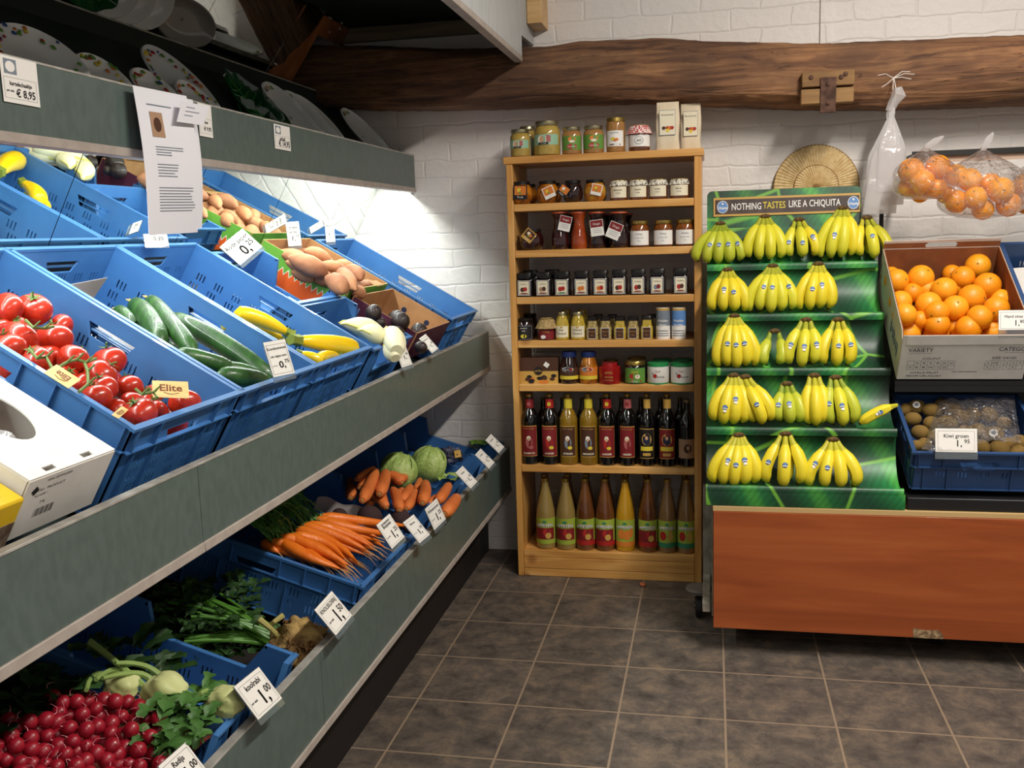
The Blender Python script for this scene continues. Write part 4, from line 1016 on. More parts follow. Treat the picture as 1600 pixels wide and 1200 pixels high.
P_ink = P_blk
def price_tag(px, py, ax, val, w, h, yaw, lean, lines, label, name='price_tag', holder=True, roll=0, group='price tags', under=None):
    """yaw 0: faces the aisle (+X), 90: faces -Y; lean: degrees tilted back"""
    p = at(px, py, ax, val)
    M = Matrix.Translation(p) @ RZ(90 - yaw) @ RX(90 - lean) @ RZ(roll)   # card in local XY, normal +Z
    t = thing(name, label, 'price tag', M, group)
    MB().use(P_white).box(-w / 2, w / 2, -h / 2, h / 2, -.0008, 0).build('card', t)
    mb = MB().use(P_blk); b = .0006
    x0, x1, y0, y1 = -w * .44, w * .44, -h * .44, h * .40
    for a in ((x0, x1, y0, y0 + b), (x0, x1, y1 - b, y1), (x0, x0 + b, y0, y1), (x1 - b, x1, y0, y1)): mb.poly([(a[0], a[2], .0003), (a[1], a[2], .0003), (a[1], a[3], .0003), (a[0], a[3], .0003)])
    for (s, sz, lx, ly) in lines: mb.text(s, sz, T(lx * w, ly * h, .0004), bold=.012)
    mb.build('lettering', t)
    if holder:
        g_ = mat('clear_plastic', '#b9c2c6', .12, trans=.85, ior=1.1, coat=.6)
        mb = MB().use(g_); mb.box(-w / 2 - .001, w / 2 + .001, -h / 2 - .022, -h / 2 - .0003, -.002, -.0005); mb.box(-w / 2 - .001, w / 2 + .001, -h / 2 - .001, h / 2 + .001, -.0024, -.0012)
        mb.build('plastic_holder', t)
    return t
# ------------------------------------------------------------------ wheeled table with the cherry front
cart = thing('display_table', 'wheeled display table with reddish cherry wood front panel', 'table', T(.8, 3.5, 0))
def cp(mb, name, bevel=0, M=None): 
    mb.V = [v - Vector((.8, 3.5, 0)) for v in mb.V]; return mb.build(name, cart, bevel=bevel)
YP = 3.13
CH = wood_mat('cherry_laminate', '#8a4018', '#98491d', '#a55526', axis=0, scale=5, rough=.42, knots=False, bump=.02, coat=.2)
zt = at(1300, 795, 1, YP).z
cp(MB().use(CH).box(.006, 2.0, YP, YP + .018, .089, .488), 'front_panel', .001)
cp(MB().use(mat('pale_edge', '#c0a06c', .5)).box(.004, 2.0, YP + .004, 4.0, .4885, .505), 'table_top', .001)
pc = at(1451, 985, 1, YP - .001)
mb = MB().use(mat('bare_chipboard', '#a88c68', .9, col2='#6f5840', scale=90, bump=.5, detail=2))
mb.prism([(pc.x - .045, YP - .0012, .0895), (pc.x + .043, YP - .0012, .0895), (pc.x + .045, YP - .0012, .10), (pc.x + .03, YP - .0012, .119), (pc.x - .01, YP - .0012, .116), (pc.x - .047, YP - .0012, .121)], (0, .0008, 0)); cp(mb, 'chipped_patch')
M_post = mat('cream_steel', '#a39a8b', .5, col2='#7d7468', scale=20)
for x, y in ((-.012, 3.47), (1.45, 3.47)): cp(MB().use(M_post).box(x - .018, x + .018, y - .018, y + .018, .115, .487), 'frame_post', .002)
cp(MB().use(M_post).box(-.03, -.004, 3.16, 3.45, .13, .16), 'frame_rail', .002)
cp(MB().use(M_post).box(.001, .0055, YP + .02, 3.4, .12, .487), 'side_panel', .001)
cp(MB().use(M_dark).box(.03, 2.0, 3.9, 3.915, .12, .487), 'rear_panel')
M_rub = mat('dark_rubber', '#1f1b1a', .6); M_zinc = mat('zinc', '#8f8d88', .35, .8)
def caster(x, y):
    t = bpy.data.objects.new('caster', None); C.objects.link(t); t.parent = cart; t.location = (x - .8, y - 3.5, 0)
    mb = MB().use(M_rub); mb.X = T(0, 0, .042) @ RY(90); mb.lathe([(.034, -.013), (.042, -.009), (.042, .009), (.034, .013)], 24); mb.build('wheel', t)
    mb = MB().use(M_zinc); mb.X = T(0, 0, .042) @ RY(90); mb.lathe([(.012, -.018), (.012, .018)], 12); mb.X = Matrix.Identity(4)
    for s in (-1, 1): mb.prism([(s * .017, -.012, .035), (s * .017, .012, .035), (s * .017, .035, .09), (s * .017, -.02, .09)], (s * .002, 0, 0))
    mb.box(-.022, .022, -.03, .04, .09, .094); mb.build('fork', t)
    mb = MB().use(mat('grey_bumper', '#6b6259', .6)); mb.X = T(0, .0, .105); mb.lathe([(.03, -.010), (.044, -.008), (.048, 0), (.044, .008), (.03, .010)], 20); mb.build('bumper_ring', t)
caster(-.045, 3.44); caster(.10, 3.36); caster(.752, 3.30); caster(1.45, 3.44)

# ------------------------------------------------------------------ banana display
LEAF = leaf_print_mat()
XL, XR = -.018, .592
RM = [(3.73, 1.266), (3.59, 1.09), (3.44, .915), (3.29, .735), (3.15, .570)]
disp = thing('banana_display', 'green leaf printed banana display with five stepped trays', 'display stand', T(.287, 3.45, .505))
def dpz(mb, name, bevel=0):
    mb.V = [v - Vector((.287, 3.45, .505)) for v in mb.V]; return mb.build(name, disp, bevel=bevel)
def curve_sheet(pr, xl, xr, name):
    mb = MB().use(LEAF)
    n = len(pr) - 1; w = []
    def fn(u, v):
        k = min(int(v * n), n - 1); f = v * n - k
        y = pr[k][0] * (1 - f) + pr[k + 1][0] * f; z = pr[k][1] * (1 - f) + pr[k + 1][1] * f
        return (xl + (xr - xl) * u, y, z)
    mb.sheet(fn, 12, n, th=.003)
    dpz(mb, name)
def smooth(pr, it=2):
    for _ in range(it):
        q = [pr[0]]
        for a, b in zip(pr, pr[1:]): q += [(a[0] * .75 + b[0] * .25, a[1] * .75 + b[1] * .25), (a[0] * .25 + b[0] * .75, a[1] * .25 + b[1] * .75)]
        pr = q + [pr[-1]]
    return pr
curve_sheet(smooth([(3.815, 1.40), (3.80, 1.31), (3.785, 1.262), (3.745, 1.250), (3.728, 1.268), (3.720, 1.262), (3.720, 1.244)]), XL, XR - .005, 'tray')
for k in range(4):
    (yU, zU), (yL, zL) = RM[k], RM[k + 1]
    curve_sheet(smooth([(yU + .010, zU - .012), (yU + .016, zU - .07), (yU - .002, zU - .125), (yU - .055, zU - .172), (yL + .018, zL - .016), (yL - .002, zL + .004), (yL - .010, zL - .004), (yL - .009, zL - .022)]), XL, XR, 'tray')
curve_sheet([(3.141, .556), (3.139, .535), (3.142, .507)], XL, XR + .004, 'base_front')
mb = MB().use(LEAF)
hx0, hx1 = XL, .542
def roundrect(x0, z0, x1, z1, r, n=5):
    P = []
    for cx, cz, a0 in ((x1 - r, z1 - r, 0), (x0 + r, z1 - r, 90)):
        for k in range(n + 1): a = R(a0 + 90 * k / n); P.append((cx + r * math.cos(a), cz + r * math.sin(a)))
    return P + [(x0, z0), (x1, z0)]
g = plate_geo([roundrect(0, 0, hx1 - hx0, .225, .02)], .006)
mb.geo(g, frame((hx0, 3.822, 1.318), (1, 0, 0), (0, .14, .99), (0, -.99, .14))); dpz(mb, 'header_board')
for x in (XL + .03, XR - .03):
    for a, b in (((3.83, 1.31), (3.62, .9)),): pass
    dpz(MB().use(mat('black_steel', '#15130f', .5)).prism([(x, 3.845, 1.42), (x, 3.862, 1.42), (x, 3.60, .507), (x, 3.58, .507)], (.012, 0, 0)), 'frame_strut')
dpz(MB().use(mat('black_steel', '#15130f', .5)).box(.618, .632, 3.90, 3.914, .507, 1.45), 'frame_post')
dpz(MB().use(mat('black_steel', '#15130f', .5)).box(.58, .632, 3.86, 3.90, .52, .54), 'frame_rail')
for k in range(5):
    y, z = RM[k]
    for x in (XL + .001,): dpz(MB().use(LEAF).prism([(x, y + .004, z - .02), (x, y + .09, z - .015), (x, y + .10, .507 if k == 4 else z - .16), (x, y + .01, .507 if k == 4 else z - .17)], (.003, 0, 0)), 'side_cheek')
# sign strip on the header
F_ = frame((hx0, 3.8165, 1.318), (1, 0, 0), (0, .14, .99), (0, -.99, .14))
s0 = F_.inverted() @ at(1114, 340, 1, 3.83); s1 = F_.inverted() @ at(1352, 303, 1, 3.835)
mb = MB(); mb.X = F_
M_sb = mat('sign_brown', '#3a2b26', .5, col2='#4a3a33', scale=30)
Xa, Xb, Za, Zb = .024, .556, .128, .199
mb.use(P_gold).box(Xa, Xb, Za, Zb, .0, .0022); mb.use(M_sb).box(Xa + .006, Xb - .003, Za + .008, Zb - .008, .0022, .0028)
mb.use(mat('sign_maroon', '#4c211c', .5)).box(Xa + .006, Xa + .010, Za + .0085, Zb - .0085, .0028, .0032)
zc = (Za + Zb) / 2
mb.use(P_white).text('NOTHING', .036, T(.146, zc - .002, .0036), bold=.01, sx=.66); mb.use(P_yel).text('TASTES', .036, T(.248, zc, .0036), bold=.01, sx=.70); mb.use(P_white).text('LIKE A CHIQUITA', .036, T(.393, zc + .002, .0036), bold=.01, sx=.66)
dpz(mb, 'sign_strip')
for x in (.058, .532):
    mb = MB(); mb.X = F_ @ T(x, zc, 0); cc = [(math.cos(a * PI / 12), math.sin(a * PI / 12)) for a in range(24)]
    mb.use(P_white).prism([(a * .0205, b * .0235, .0030) for a, b in cc], (0, 0, .0004)); mb.use(P_sky).poly([(a * .0185, b * .0215, .0036) for a, b in cc])
    mb.use(P_white).text('Chiquita', .0125, T(0, -.004, .0040), bold=.03, sx=.8); mb.use(P_white).poly([(a * .0035, .012 + b * .004, .0040) for a, b in cc]); dpz(mb, 'round_logo')
# ------------------------------------------------------------------ bananas
def ban_mat(name, c1, c2):
    m = mat(name, c1, .42, col2=c2, scale=14, detail=3, w0=.3, w1=.75, coat=.1); return m
B_y = [ban_mat('banana_yellow', '#e9d430', '#e0cb2a'), ban_mat('banana_lemon', '#dfd636', '#d2cc34'), ban_mat('banana_greenish', '#c2c636', '#b2ba34')]
B_neck = [mat('banana_neck', '#b5ae28', .5), mat('banana_neck_green', '#a3a52c', .5), mat('banana_neck_greener', '#8a9a26', .5)]
B_tip = mat('banana_tip', '#3b2a16', .8); B_crown = mat('banana_crown', '#6d5426', .8, col2='#4a3319', scale=60)
def bez(a, b, c, d, t): return a * (1 - t) ** 3 + b * 3 * t * (1 - t) ** 2 + c * 3 * t * t * (1 - t) + d * t ** 3
def banana(parent, pts, r, tone, sticker=True, M=None, st=.58, rnd=None):
    """pts: four bezier control points in parent space"""
    n = 14; P = [bez(*pts, t=k / n) for k in range(n + 1)]
    mb = MB(); rad = []
    for k in range(n + 1):
        t = k / n
        if t < .14: q = .34 + t * .8
        elif t < .36: q = .45 + (t - .14) / .22 * .5
        elif t < .86: q = .95 + .05 * math.sin((t - .36) / .5 * PI)
        else: q = .95 - ((t - .86) / .14) ** 1.6 * .62
        rad.append(r * q)
    V0 = len(mb.V)
    sq = lambda w, i: 1 + .035 * math.cos(5 * w)
    mb.use(B_neck[tone]); mb.use(B_y[tone])
    mb.tube(P, rad, 12, cap=True, squash=sq)
    # neck rings get the greener skin, the last one the dark tip
    for fi, f in enumerate(mb.Fc):
        ring = min(f) // 12
        if ring <= 2: mb.I[fi] = 0
    mb.use(B_tip); t_ = (P[-1] - P[-2]).normalized(); mb.tube([P[-1] - t_ * .003, P[-1] + t_ * .001, P[-1] + t_ * .006], [rad[-1] * 1.25, rad[-1] * 1.05, rad[-1] * .7], 8)
    o = mb.build('banana', parent)
    if sticker:
        k = st * n; i = int(k); p = P[i]; tg_ = (P[i - 1] - P[i + 1]).normalized()
        yb = Vector((0, 1, 0)); yb = (yb - tg_ * yb.dot(tg_)).normalized(); xb = yb.cross(tg_)
        s = MB(); s.X = frame(p, xb, yb, tg_)
        rr = rad[i] * 1.03
        s.use(P_blue).blob(rr + .0004, 0, 0, 24, .0085, 12); s.use(P_white).patch(rr + .0009, -.0045, -.0015, -21, 21, 4); s.use(P_sky).blob(rr + .0009, 0, .003, 14, .0035, 8)
        if (i + tone) % 2: s.use(P_white).patch(rr + .0004, -.016, -.008, -12, 16, 3)
        s.build('sticker', o)
    return o
def bunch(tier, cx, cy, xl, xr, yb, n, tone, label, lean=0, sk=None, crown_c=None):
    ry, rz = RM[tier]
    rnd = random.Random(int(cx * 7 + cy))
    Yc = ry + .080; Yt = ry + .022
    c = at(cx, cy, 1, Yc)
    t = thing('banana_bunch', label, 'bananas', Matrix.Translation(c), 'bunches of bananas on the green display')
    r = .0205
    a = at(xl, yb - 8, 1, Yt).x + r; b = at(xr, yb - 8, 1, Yt).x - r; zb = at((xl + xr) / 2, yb, 1, Yt).z + .006
    for k in range(n):
        f = k / (n - 1) if n > 1 else .5
        x = a + (b - a) * f - c.x; side = (f - .5) * 2
        z = zb - c.z + .004 * rnd.uniform(-1, 1) + abs(side) * .006
        depth = (1 - abs(side) ** 1.5) * .020
        y = Yt - Yc + .012 - depth * .6
        S = Vector((side * .015, -.004, 0)); E = Vector((x, y, z))
        B1 = Vector((side * .016 + x * .30, -.028 - depth, -.045)); C1 = Vector((x + side * .030 * (1 if abs(side) > .3 else .4), y - .020 - depth, z * .66))
        banana(t, (S, B1, C1, E), r * rnd.uniform(.95, 1.05), tone if rnd.random() < .8 else max(0, tone - 1), sticker=rnd.random() < .85 if abs(side) < .99 else rnd.random() < .45, st=rnd.uniform(.55, .66))
    if n == 3:   # a banana of the inner row showing between
        banana(t, (Vector((0, .004, 0)), Vector((.01, .0, -.05)), Vector((.012, -.02, zb * .6 - c.z * .6)), Vector((.008, Yt - Yc + .03, zb - c.z + .01))), r * .9, tone, False)
    mb = MB().use(B_crown); mb.tube([(-.019, -.002, .001), (-.010, -.007, .006), (.002, -.009, .008), (.012, -.006, .006), (.019, -.002, .001)], [.005, .008, .009, .008, .005], 10); mb.build('crown', t)
    return t
BN = [
 (0, 1125, 352, 1082, 1163, 412, 5, 2, 'greenish banana bunch spilling over the left end of the top tray'),
 (0, 1195, 341, 1163, 1227, 407, 4, 1, 'bunch of four bananas, second from left on the top tray'),
 (0, 1248, 346, 1228, 1280, 404, 3, 1, 'small three banana bunch in the middle of the top tray'),
 (0, 1354, 343, 1338, 1393, 404, 3, 1, 'banana bunch hanging over the right end of the top tray'),
 (0, 1316, 328, 1275, 1338, 405, 4, 1, 'tall banana bunch with dark crown under the right round logo'),
 (1, 1137, 424, 1107, 1171, 490, 4, 0, 'banana bunch at the left end of the second tray'),
 (1, 1207, 418, 1164, 1245, 489, 5, 1, 'wide banana bunch with a curled outer banana, middle of second tray'),
 (1, 1278, 415, 1243, 1304, 486, 4, 0, 'banana bunch on the right side of the second tray'),
 (2, 1147, 496, 1115, 1187, 576, 5, 0, 'large banana bunch at the left end of the third tray'),
 (2, 1210, 520, 1188, 1225, 574, 2, 2, 'smallest bunch of two greenish bananas on the third tray'),
 (2, 1259, 502, 1226, 1279, 574, 3, 1, 'three banana bunch right of the smallest bunch, third tray'),
 (2, 1309, 502, 1280, 1334, 574, 3, 0, 'rightmost banana bunch on the third tray'),
 (3, 1164, 591, 1170, 1212, 664, 3, 0, 'banana bunch bowing right behind the leftmost bunch on the fourth tray'),
 (3, 1146, 589, 1109, 1169, 664, 4, 0, 'leftmost banana bunch on the fourth tray'),
 (3, 1229, 602, 1212, 1256, 662, 3, 2, 'short greenish banana bunch on the fourth tray'),
 (3, 1272, 589, 1257, 1292, 667, 3, 0, 'narrow upright banana bunch on the fourth tray'),
 (3, 1305, 592, 1292, 1342, 667, 3, 2, 'greenish banana bunch beside the loose single banana'),
 (4, 1154, 682, 1107, 1187, 759, 5, 0, 'leftmost banana bunch on the lowest tray'),
 (4, 1227, 680, 1190, 1258, 761, 3, 0, 'middle banana bunch on the lowest tray'),
 (4, 1301, 689, 1257, 1345, 765, 4, 0, 'rightmost banana bunch with reddish crown on the lowest tray'),
]
for b_ in BN: bunch(*b_)
ry, rz = RM[3]; p0 = at(1344, 661, 1, ry - .01); p1 = at(1402, 633, 1, ry + .0)
t = thing('banana', 'loose single banana lying across the right end of the fourth tray', 'banana', Matrix.Translation(p0))
d = p1 - p0
o = banana(t, (d, d * .7 + Vector((.0, -.01, .012)), d * .3 + Vector((0, -.012, .014)), Vector((0, 0, 0))), .018, 0, True, st=.5); o.name = 'banana_body'

# ------------------------------------------------------------------ orange box
M_wcard = mat('white_card', '#d9d4cd', .7, col2='#cfcac2', scale=12); M_kraft = mat('brown_card', '#8f5a36', .85, col2='#84502f', scale=20)
def bframe(o, deg): c, s = math.cos(R(deg)), math.sin(R(deg)); return frame(o, (1, 0, 0), (0, c, s), (0, -s, c))
BF = bframe((.604, 3.388, .887), 32)
box = thing('fruit_box', 'white cardboard fruit box of oranges with printed VARIETY and COUNT table', 'cardboard box', BF)
bw, bl, bh = .385, .50, .183
def wall2(mb, pts, d, inner=M_kraft, outer=M_wcard):
    mb.use(outer).prism(pts, d)
mb = MB().use(M_kraft).box(0, bw, 0, bl, 0, .004); mb.build('bottom', box)
def panel(name, P, nrm):
    nrm = Vector(nrm); mb = MB().use(M_wcard).prism(P, nrm * .0015); mb.use(M_kraft).prism([Vector(p) - nrm * .0032 for p in P], nrm * .0030); mb.build(name, box)
panel('front_wall', [(0, 0, 0), (bw, 0, 0), (bw, 0, bh), (0, 0, bh)], (0, -1, 0))
panel('side_wall', [(0, .001, 0), (0, bl, 0), (0, bl, bh + .004), (0, .03, bh + .004), (0, .001, bh - .02)], (-1, 0, 0))
panel('side_wall', [(bw, bl, 0), (bw, .001, 0), (bw, .001, bh - .02), (bw, .03, bh + .004), (bw, bl, bh + .004)], (1, 0, 0))
mb = MB(); hg = plate_geo([rect(0, 0, bw, bh + .035), [(bw / 2 - .05, bh + .008), (bw / 2 + .05, bh + .008), (bw / 2 + .055, bh + .018), (bw / 2 + .045, bh + .028), (bw / 2 - .045, bh + .028), (bw / 2 - .055, bh + .018)]], .003)
mb.use(M_kraft).geo(hg, frame((0, bl - .0035, 0), (1, 0, 0), (0, 0, 1), (0, -1, 0))); mb.use(M_wcard).geo(hg, frame((0, bl, 0), (1, 0, 0), (0, 0, 1), (0, -1, 0)))
mb.use(M_wcard).poly([(0, bl - .0055, bh + .003), (bw, bl - .0055, bh + .003), (bw, bl - .0055, bh + .007), (0, bl - .0055, bh + .007)]); mb.use(M_wcard).poly([(0, bl - .0055, bh + .029), (bw, bl - .0055, bh + .029), (bw, bl - .0055, bh + .035), (0, bl - .0055, bh + .035)])
mb.build('rear_wall', box)
MB().use(M_wcard).prism([(.012, -.0020, bh - .001), (bw - .005, -.0020, bh - .001), (bw - .005, -.004, bh - .036), (.012, -.004, bh - .036)], (0, .0012, 0)).build('folded_flap', box)
mb = MB().use(P_navy); FB = frame((0, -.0049, 0), (1, 0, 0), (0, 0, 1), (0, -1, 0))
def ft(s, x, z, sz, sx=.9, bold=.0): mb.use(P_navy).text(s, sz, FB @ T(x, z, 0), sx=sx, bold=bold)
FB = frame((0, -.0022, 0), (1, 0, 0), (0, 0, 1), (0, -1, 0))
ft('VARIETY', .060, .123, .022); ft('COUNT', .097, .088, .013, 1.2); ft('CATEGORY', .345, .126, .022); ft('SIZE OECD', .315, .090, .013, 1.15); ft('CITRUS FRUIT', .082, .028, .011, 1.3); ft('FROM URUGUAY', .082, .014, .011, 1.3); ft('GEN VERWERKBAAR', .205, .032, .006, 1.4)
ft('plaform', .215, .148, .009, 1.2)
def lnn(x0, x1, z0, z1): mb.poly([FB @ Vector(p) for p in ((x0, z0, 0), (x1, z0, 0), (x1, z1, 0), (x0, z1, 0))])
for x0, x1, nn_, t1, t2 in ((.025, .170, 7, ['', '36', '40', '45', '48', '54', '64'], ['72', '80', '88', '100', '113', '125', '']), (.262, .375, 6, ['0', '1XX', '1', '2', '3', '4'], ['4', '5', '6', '7', '8', ''])):
    for z in (.042, .060, .078): lnn(x0, x1, z, z + .0007)
    for k in range(nn_ + 1): x = x0 + (x1 - x0) * k / nn_; lnn(x, x + .0007, .042, .0785)
    for k in range(nn_):
        x = x0 + (x1 - x0) * (k + .5) / nn_
        if t1[k]: ft(t1[k], x, .069, .010, 1)
        if t2[k]: ft(t2[k], x, .051, .010, 1)
lnn(.025, .095, .110, .1108); lnn(.025, .095, .136, .1368); lnn(.31, .38, .112, .1128)
mb.build('printed_lettering', box)
# blue squiggle on the left side
mb = MB().use(P_blue)
for k in range(7): y = .05 + k * .022; mb.prism([(-.0018, y, .05 + .012 * (k % 3)), (-.0018, y + .016, .055 + .01 * (k % 2)), (-.0018, y + .01, .11 - .012 * (k % 3)), (-.0018, y - .002, .10)], (.0002, 0, 0))
mb.build('side_print', box)
M_or = mat('orange_peel', '#f5a61e', .42, col2='#f29c18', scale=6, bump=.12, bscale=220, coat=.15, sss=.08)
M_or2 = mat('orange_peel_deep', '#f29a16', .42, col2='#ee9012', scale=6, bump=.12, bscale=220, coat=.15, sss=.08)
M_nav = mat('navel_scar', '#7d6a22', .9)
_om = {}
def orange_mesh(v):
    if v not in _om:
        rnd = random.Random(v); a = [rnd.uniform(-.03, .03) for _ in range(4)]
        mb = MB().use(M_or if v % 2 else M_or2).ell((0, 0, 0), (1, 1, .97), 20, 14, lambda d: 1 + a[0] * d.x + a[1] * d.y * d.z + a[2] * d.x * d.x - .03 * max(0, d.z - .93) / .07)
        nb = MB().use(M_nav); nb.X = T(0, 0, .935); nb.lathe([(.075, 0), (.085, .012), (.05, .02), (.02, .012)], 7)
        _om[v] = (mb.mesh('peel'), nb.mesh('navel'))
    return _om[v]
def orange(p, r, label, group, rnd):
    t = thing('orange', label, 'orange', Matrix.Translation(p) @ Euler((rnd.uniform(.5, 1.9), rnd.uniform(-.9, .9), rnd.uniform(-1, 1))).to_matrix().to_4x4() @ SCL(r), group)
    a, b = orange_mesh(rnd.randrange(6)); ob('peel', a, t); ob('navel', b, t)
ORL = [(1401, 439, 19.5), (1392, 431, 15), (1439, 434, 21), (1426, 457, 16), (1407, 472, 18.5), (1414, 492, 19), (1425, 511, 17.5), (1451, 476, 21), (1448, 452, 17), (1463, 488, 20), (1464, 507, 20), (1475, 453, 20.5),
       (1493, 447, 16), (1493, 481, 20.5), (1487, 428, 15), (1504, 434, 19), (1528, 416, 20), (1542, 446, 21.5), (1518, 465, 22), (1556, 483, 21), (1563, 468, 17), (1530, 496, 20.5), (1513, 513, 21), (1492, 510, 14), (1550, 514, 16), (1438, 500, 15)]
ORL.sort(); rnd = random.Random(5)
for k, (x, y, rp) in enumerate(ORL):
    depth = (.125 if rp > 18 else .095) - .03 * (y > 505)
    p = on_frame(x, y, BF, depth); d = (p - Vector((0, 0, H))).dot(fw); r = rp / F * d * .97
    orange(p, r, 'orange in the white cardboard box, %s of the %s' % (ordl(k, len(ORL)), 'twenty-six'), 'oranges in the white box', rnd)
for k in range(14):   # lower layer seen through the gaps
    p = BF @ Vector((.055 + (k % 4) * .09 , .07 + (k // 4) * .11, .050)); orange(p, .043, 'orange in the bottom layer of the white box, %s from the front left corner' % ORD[k], 'oranges in the bottom layer of the white box', rnd)
price_tag(1584, 500, 1, at(1584, 500, 1, 3.3).y, .088, .062, 90, 10, [('Hand sinas', .0125, 0, .18), ('1,', .024, .10, -.16), ('80', .014, .28, -.08)], 'white price card reading Hand sinas on the orange box', group='price cards on the right display')
# black stand underneath
M_bp = mat('black_plastic', '#131214', .5)
t = thing('black_stand', 'black plastic stand behind the kiwi crate carrying the orange box', 'stand', T(.9, 3.6, .505))
def sp_(mb, n): mb.V = [v - Vector((.9, 3.6, .505)) for v in mb.V]; mb.build(n, t)
sp_(MB().use(M_bp).prism([(.6, 3.392, .880), (.6, 3.86, 1.172), (.6, 3.865, 1.160), (.6, 3.392, .865)], (.9, 0, 0)), 'sloping_top')
for x in (.606, 1.45): sp_(MB().use(M_bp).prism([(x, 3.56, .507), (x, 3.855, .507), (x, 3.855, 1.15), (x, 3.56, .967)], (.012, 0, 0)), 'side_support')
sp_(MB().use(M_bp).box(.62, 1.449, 3.585, 3.6, .507, .98), 'rear_sheet')
sp_(MB().use(M_bp).box(.6, 1.5, 3.392, 3.40, .842, .864), 'front_lip')
# kiwi crate
t = tag(MB().use(M_bp).box(.603, 1.5, 3.145, 3.56, .5055, .546).build('black_tray', bevel=.004), 'flat black tray on the table beneath the kiwi crate', 'tray')
KF = bframe((.62, 3.135, .696), 18)
Kc = KF @ frame((0, 0, -.135), (0, 1, 0), (-1, 0, 0), (0, 0, 1)) 
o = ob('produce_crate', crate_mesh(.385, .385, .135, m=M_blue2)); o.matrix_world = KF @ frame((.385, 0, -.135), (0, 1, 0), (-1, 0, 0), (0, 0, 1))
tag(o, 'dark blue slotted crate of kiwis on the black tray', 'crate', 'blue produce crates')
M_kiwi = mat('kiwi_skin', '#6f5526', .85, col2='#86692f', scale=30, bump=.3, bscale=260)
KW = [(1432, 636, 12.5), (1426, 655, 12), (1414, 640, 10), (1438, 676, 13), (1444, 695, 12), (1431, 697, 10), (1456, 642, 13), (1472, 634, 13), (1489, 640, 13), (1502, 652, 13), (1480, 662, 14), (1455, 662, 13), (1534, 699, 13), (1551, 680, 15),
      (1562, 702, 14), (1592, 691, 13), (1590, 707, 12), (1462, 684, 13), (1576, 694, 12), (1528, 673, 13), (1508, 676, 13), (1545, 648, 13), (1568, 662, 12), (1520, 648, 12)]
KW.sort()
for k, (x, y, rp) in enumerate(KW):
    p = on_frame(x, y, KF, -.025); d = (p - Vector((0, 0, H))).dot(fw); r = rp / F * d
    t = thing('kiwi', 'brown furry kiwi in the dark blue crate, %s of the pile' % ordl(k, len(KW)), 'kiwi', Matrix.Translation(p) @ Euler((rnd.uniform(-.5, .5), rnd.uniform(-.5, .5), rnd.uniform(0, 3))).to_matrix().to_4x4() @ SCL(r), 'kiwis in the crate')
    MB().use(M_kiwi).ell((0, 0, 0), (1.16, .95, .93), 16, 10).build('kiwi_body', t)
    mb = MB().use(mat('kiwi_end', '#3c2c16', .9)); mb.X = T(1.13, 0, 0) @ RY(90); mb.lathe([(.16, 0), (.10, .05)], 7); mb.build('stem_end', t)
    if (x, y) in ((1432, 636), (1551, 680)):
        mb = MB().use(P_white); mb.X = t.matrix_world.inverted() @ (Matrix.Translation(p + Vector((-.2 * r, -.1 * r, .1 * r)))) @ RX(-14); 
        mb.use(P_white).blob(r * 1.03, 0, r * .15, 26, r * .42, 12); mb.use(P_grey).blob(r * 1.035, 0, r * .15, 14, r * .2, 8); mb.build('fruit_sticker', t)
def film_mat(name, tr, col, gloss=.22, bump=.6, scale=22, body=None, rough=.08):
    m = bpy.data.materials.new(name); m.use_nodes = True; nt = m.node_tree; N = nt.nodes; L = nt.links
    for n in list(N): N.remove(n)
    out = N.new('ShaderNodeOutputMaterial'); tb = N.new('ShaderNodeBsdfTransparent'); tb.inputs[0].default_value = (tr, tr, tr, 1)
    gl = N.new('ShaderNodeBsdfGlossy'); gl.inputs['Roughness'].default_value = rough; gl.inputs['Color'].default_value = (1, 1, 1, 1)
    tc = N.new('ShaderNodeTexCoord'); nz = N.new('ShaderNodeTexNoise'); nz.inputs['Scale'].default_value = scale; nz.inputs['Detail'].default_value = 3; nz.inputs['Distortion'].default_value = 1.2
    L.new(tc.outputs['Object'], nz.inputs['Vector'])
    bp = N.new('ShaderNodeBump'); bp.inputs['Strength'].default_value = bump; bp.inputs['Distance'].default_value = .03; L.new(nz.outputs['Fac'], bp.inputs['Height']); L.new(bp.outputs[0], gl.inputs['Normal'])
    lw = N.new('ShaderNodeLayerWeight'); lw.inputs['Blend'].default_value = .35; L.new(bp.outputs[0], lw.inputs['Normal'])
    mr = N.new('ShaderNodeMapRange'); mr.inputs['To Min'].default_value = gloss * .12; mr.inputs['To Max'].default_value = min(1, gloss * 2.4); L.new(lw.outputs['Facing'], mr.inputs['Value'])
    base = tb.outputs[0]
    if body:
        df = N.new('ShaderNodeBsdfTranslucent'); df.inputs[0].default_value = hx(col); d2 = N.new('ShaderNodeBsdfDiffuse'); d2.inputs[0].default_value = hx(col)
        a = N.new('ShaderNodeMixShader'); a.inputs[0].default_value = .5; L.new(df.outputs[0], a.inputs[1]); L.new(d2.outputs[0], a.inputs[2])
        b = N.new('ShaderNodeMixShader'); b.inputs[0].default_value = body; L.new(tb.outputs[0], b.inputs[1]); L.new(a.outputs[0], b.inputs[2]); base = b.outputs[0]
    mx = N.new('ShaderNodeMixShader'); L.new(mr.outputs[0], mx.inputs[0]); L.new(base, mx.inputs[1]); L.new(gl.outputs[0], mx.inputs[2]); L.new(mx.outputs[0], out.inputs['Surface'])
    return m
FILM = film_mat('clear_bag_film', .97, '#f3e9ea', .34, 1.0, 30, body=.07)
FILM2 = film_mat('milky_bag_film', .97, '#f2efef', .16, .5, 14, body=.55)
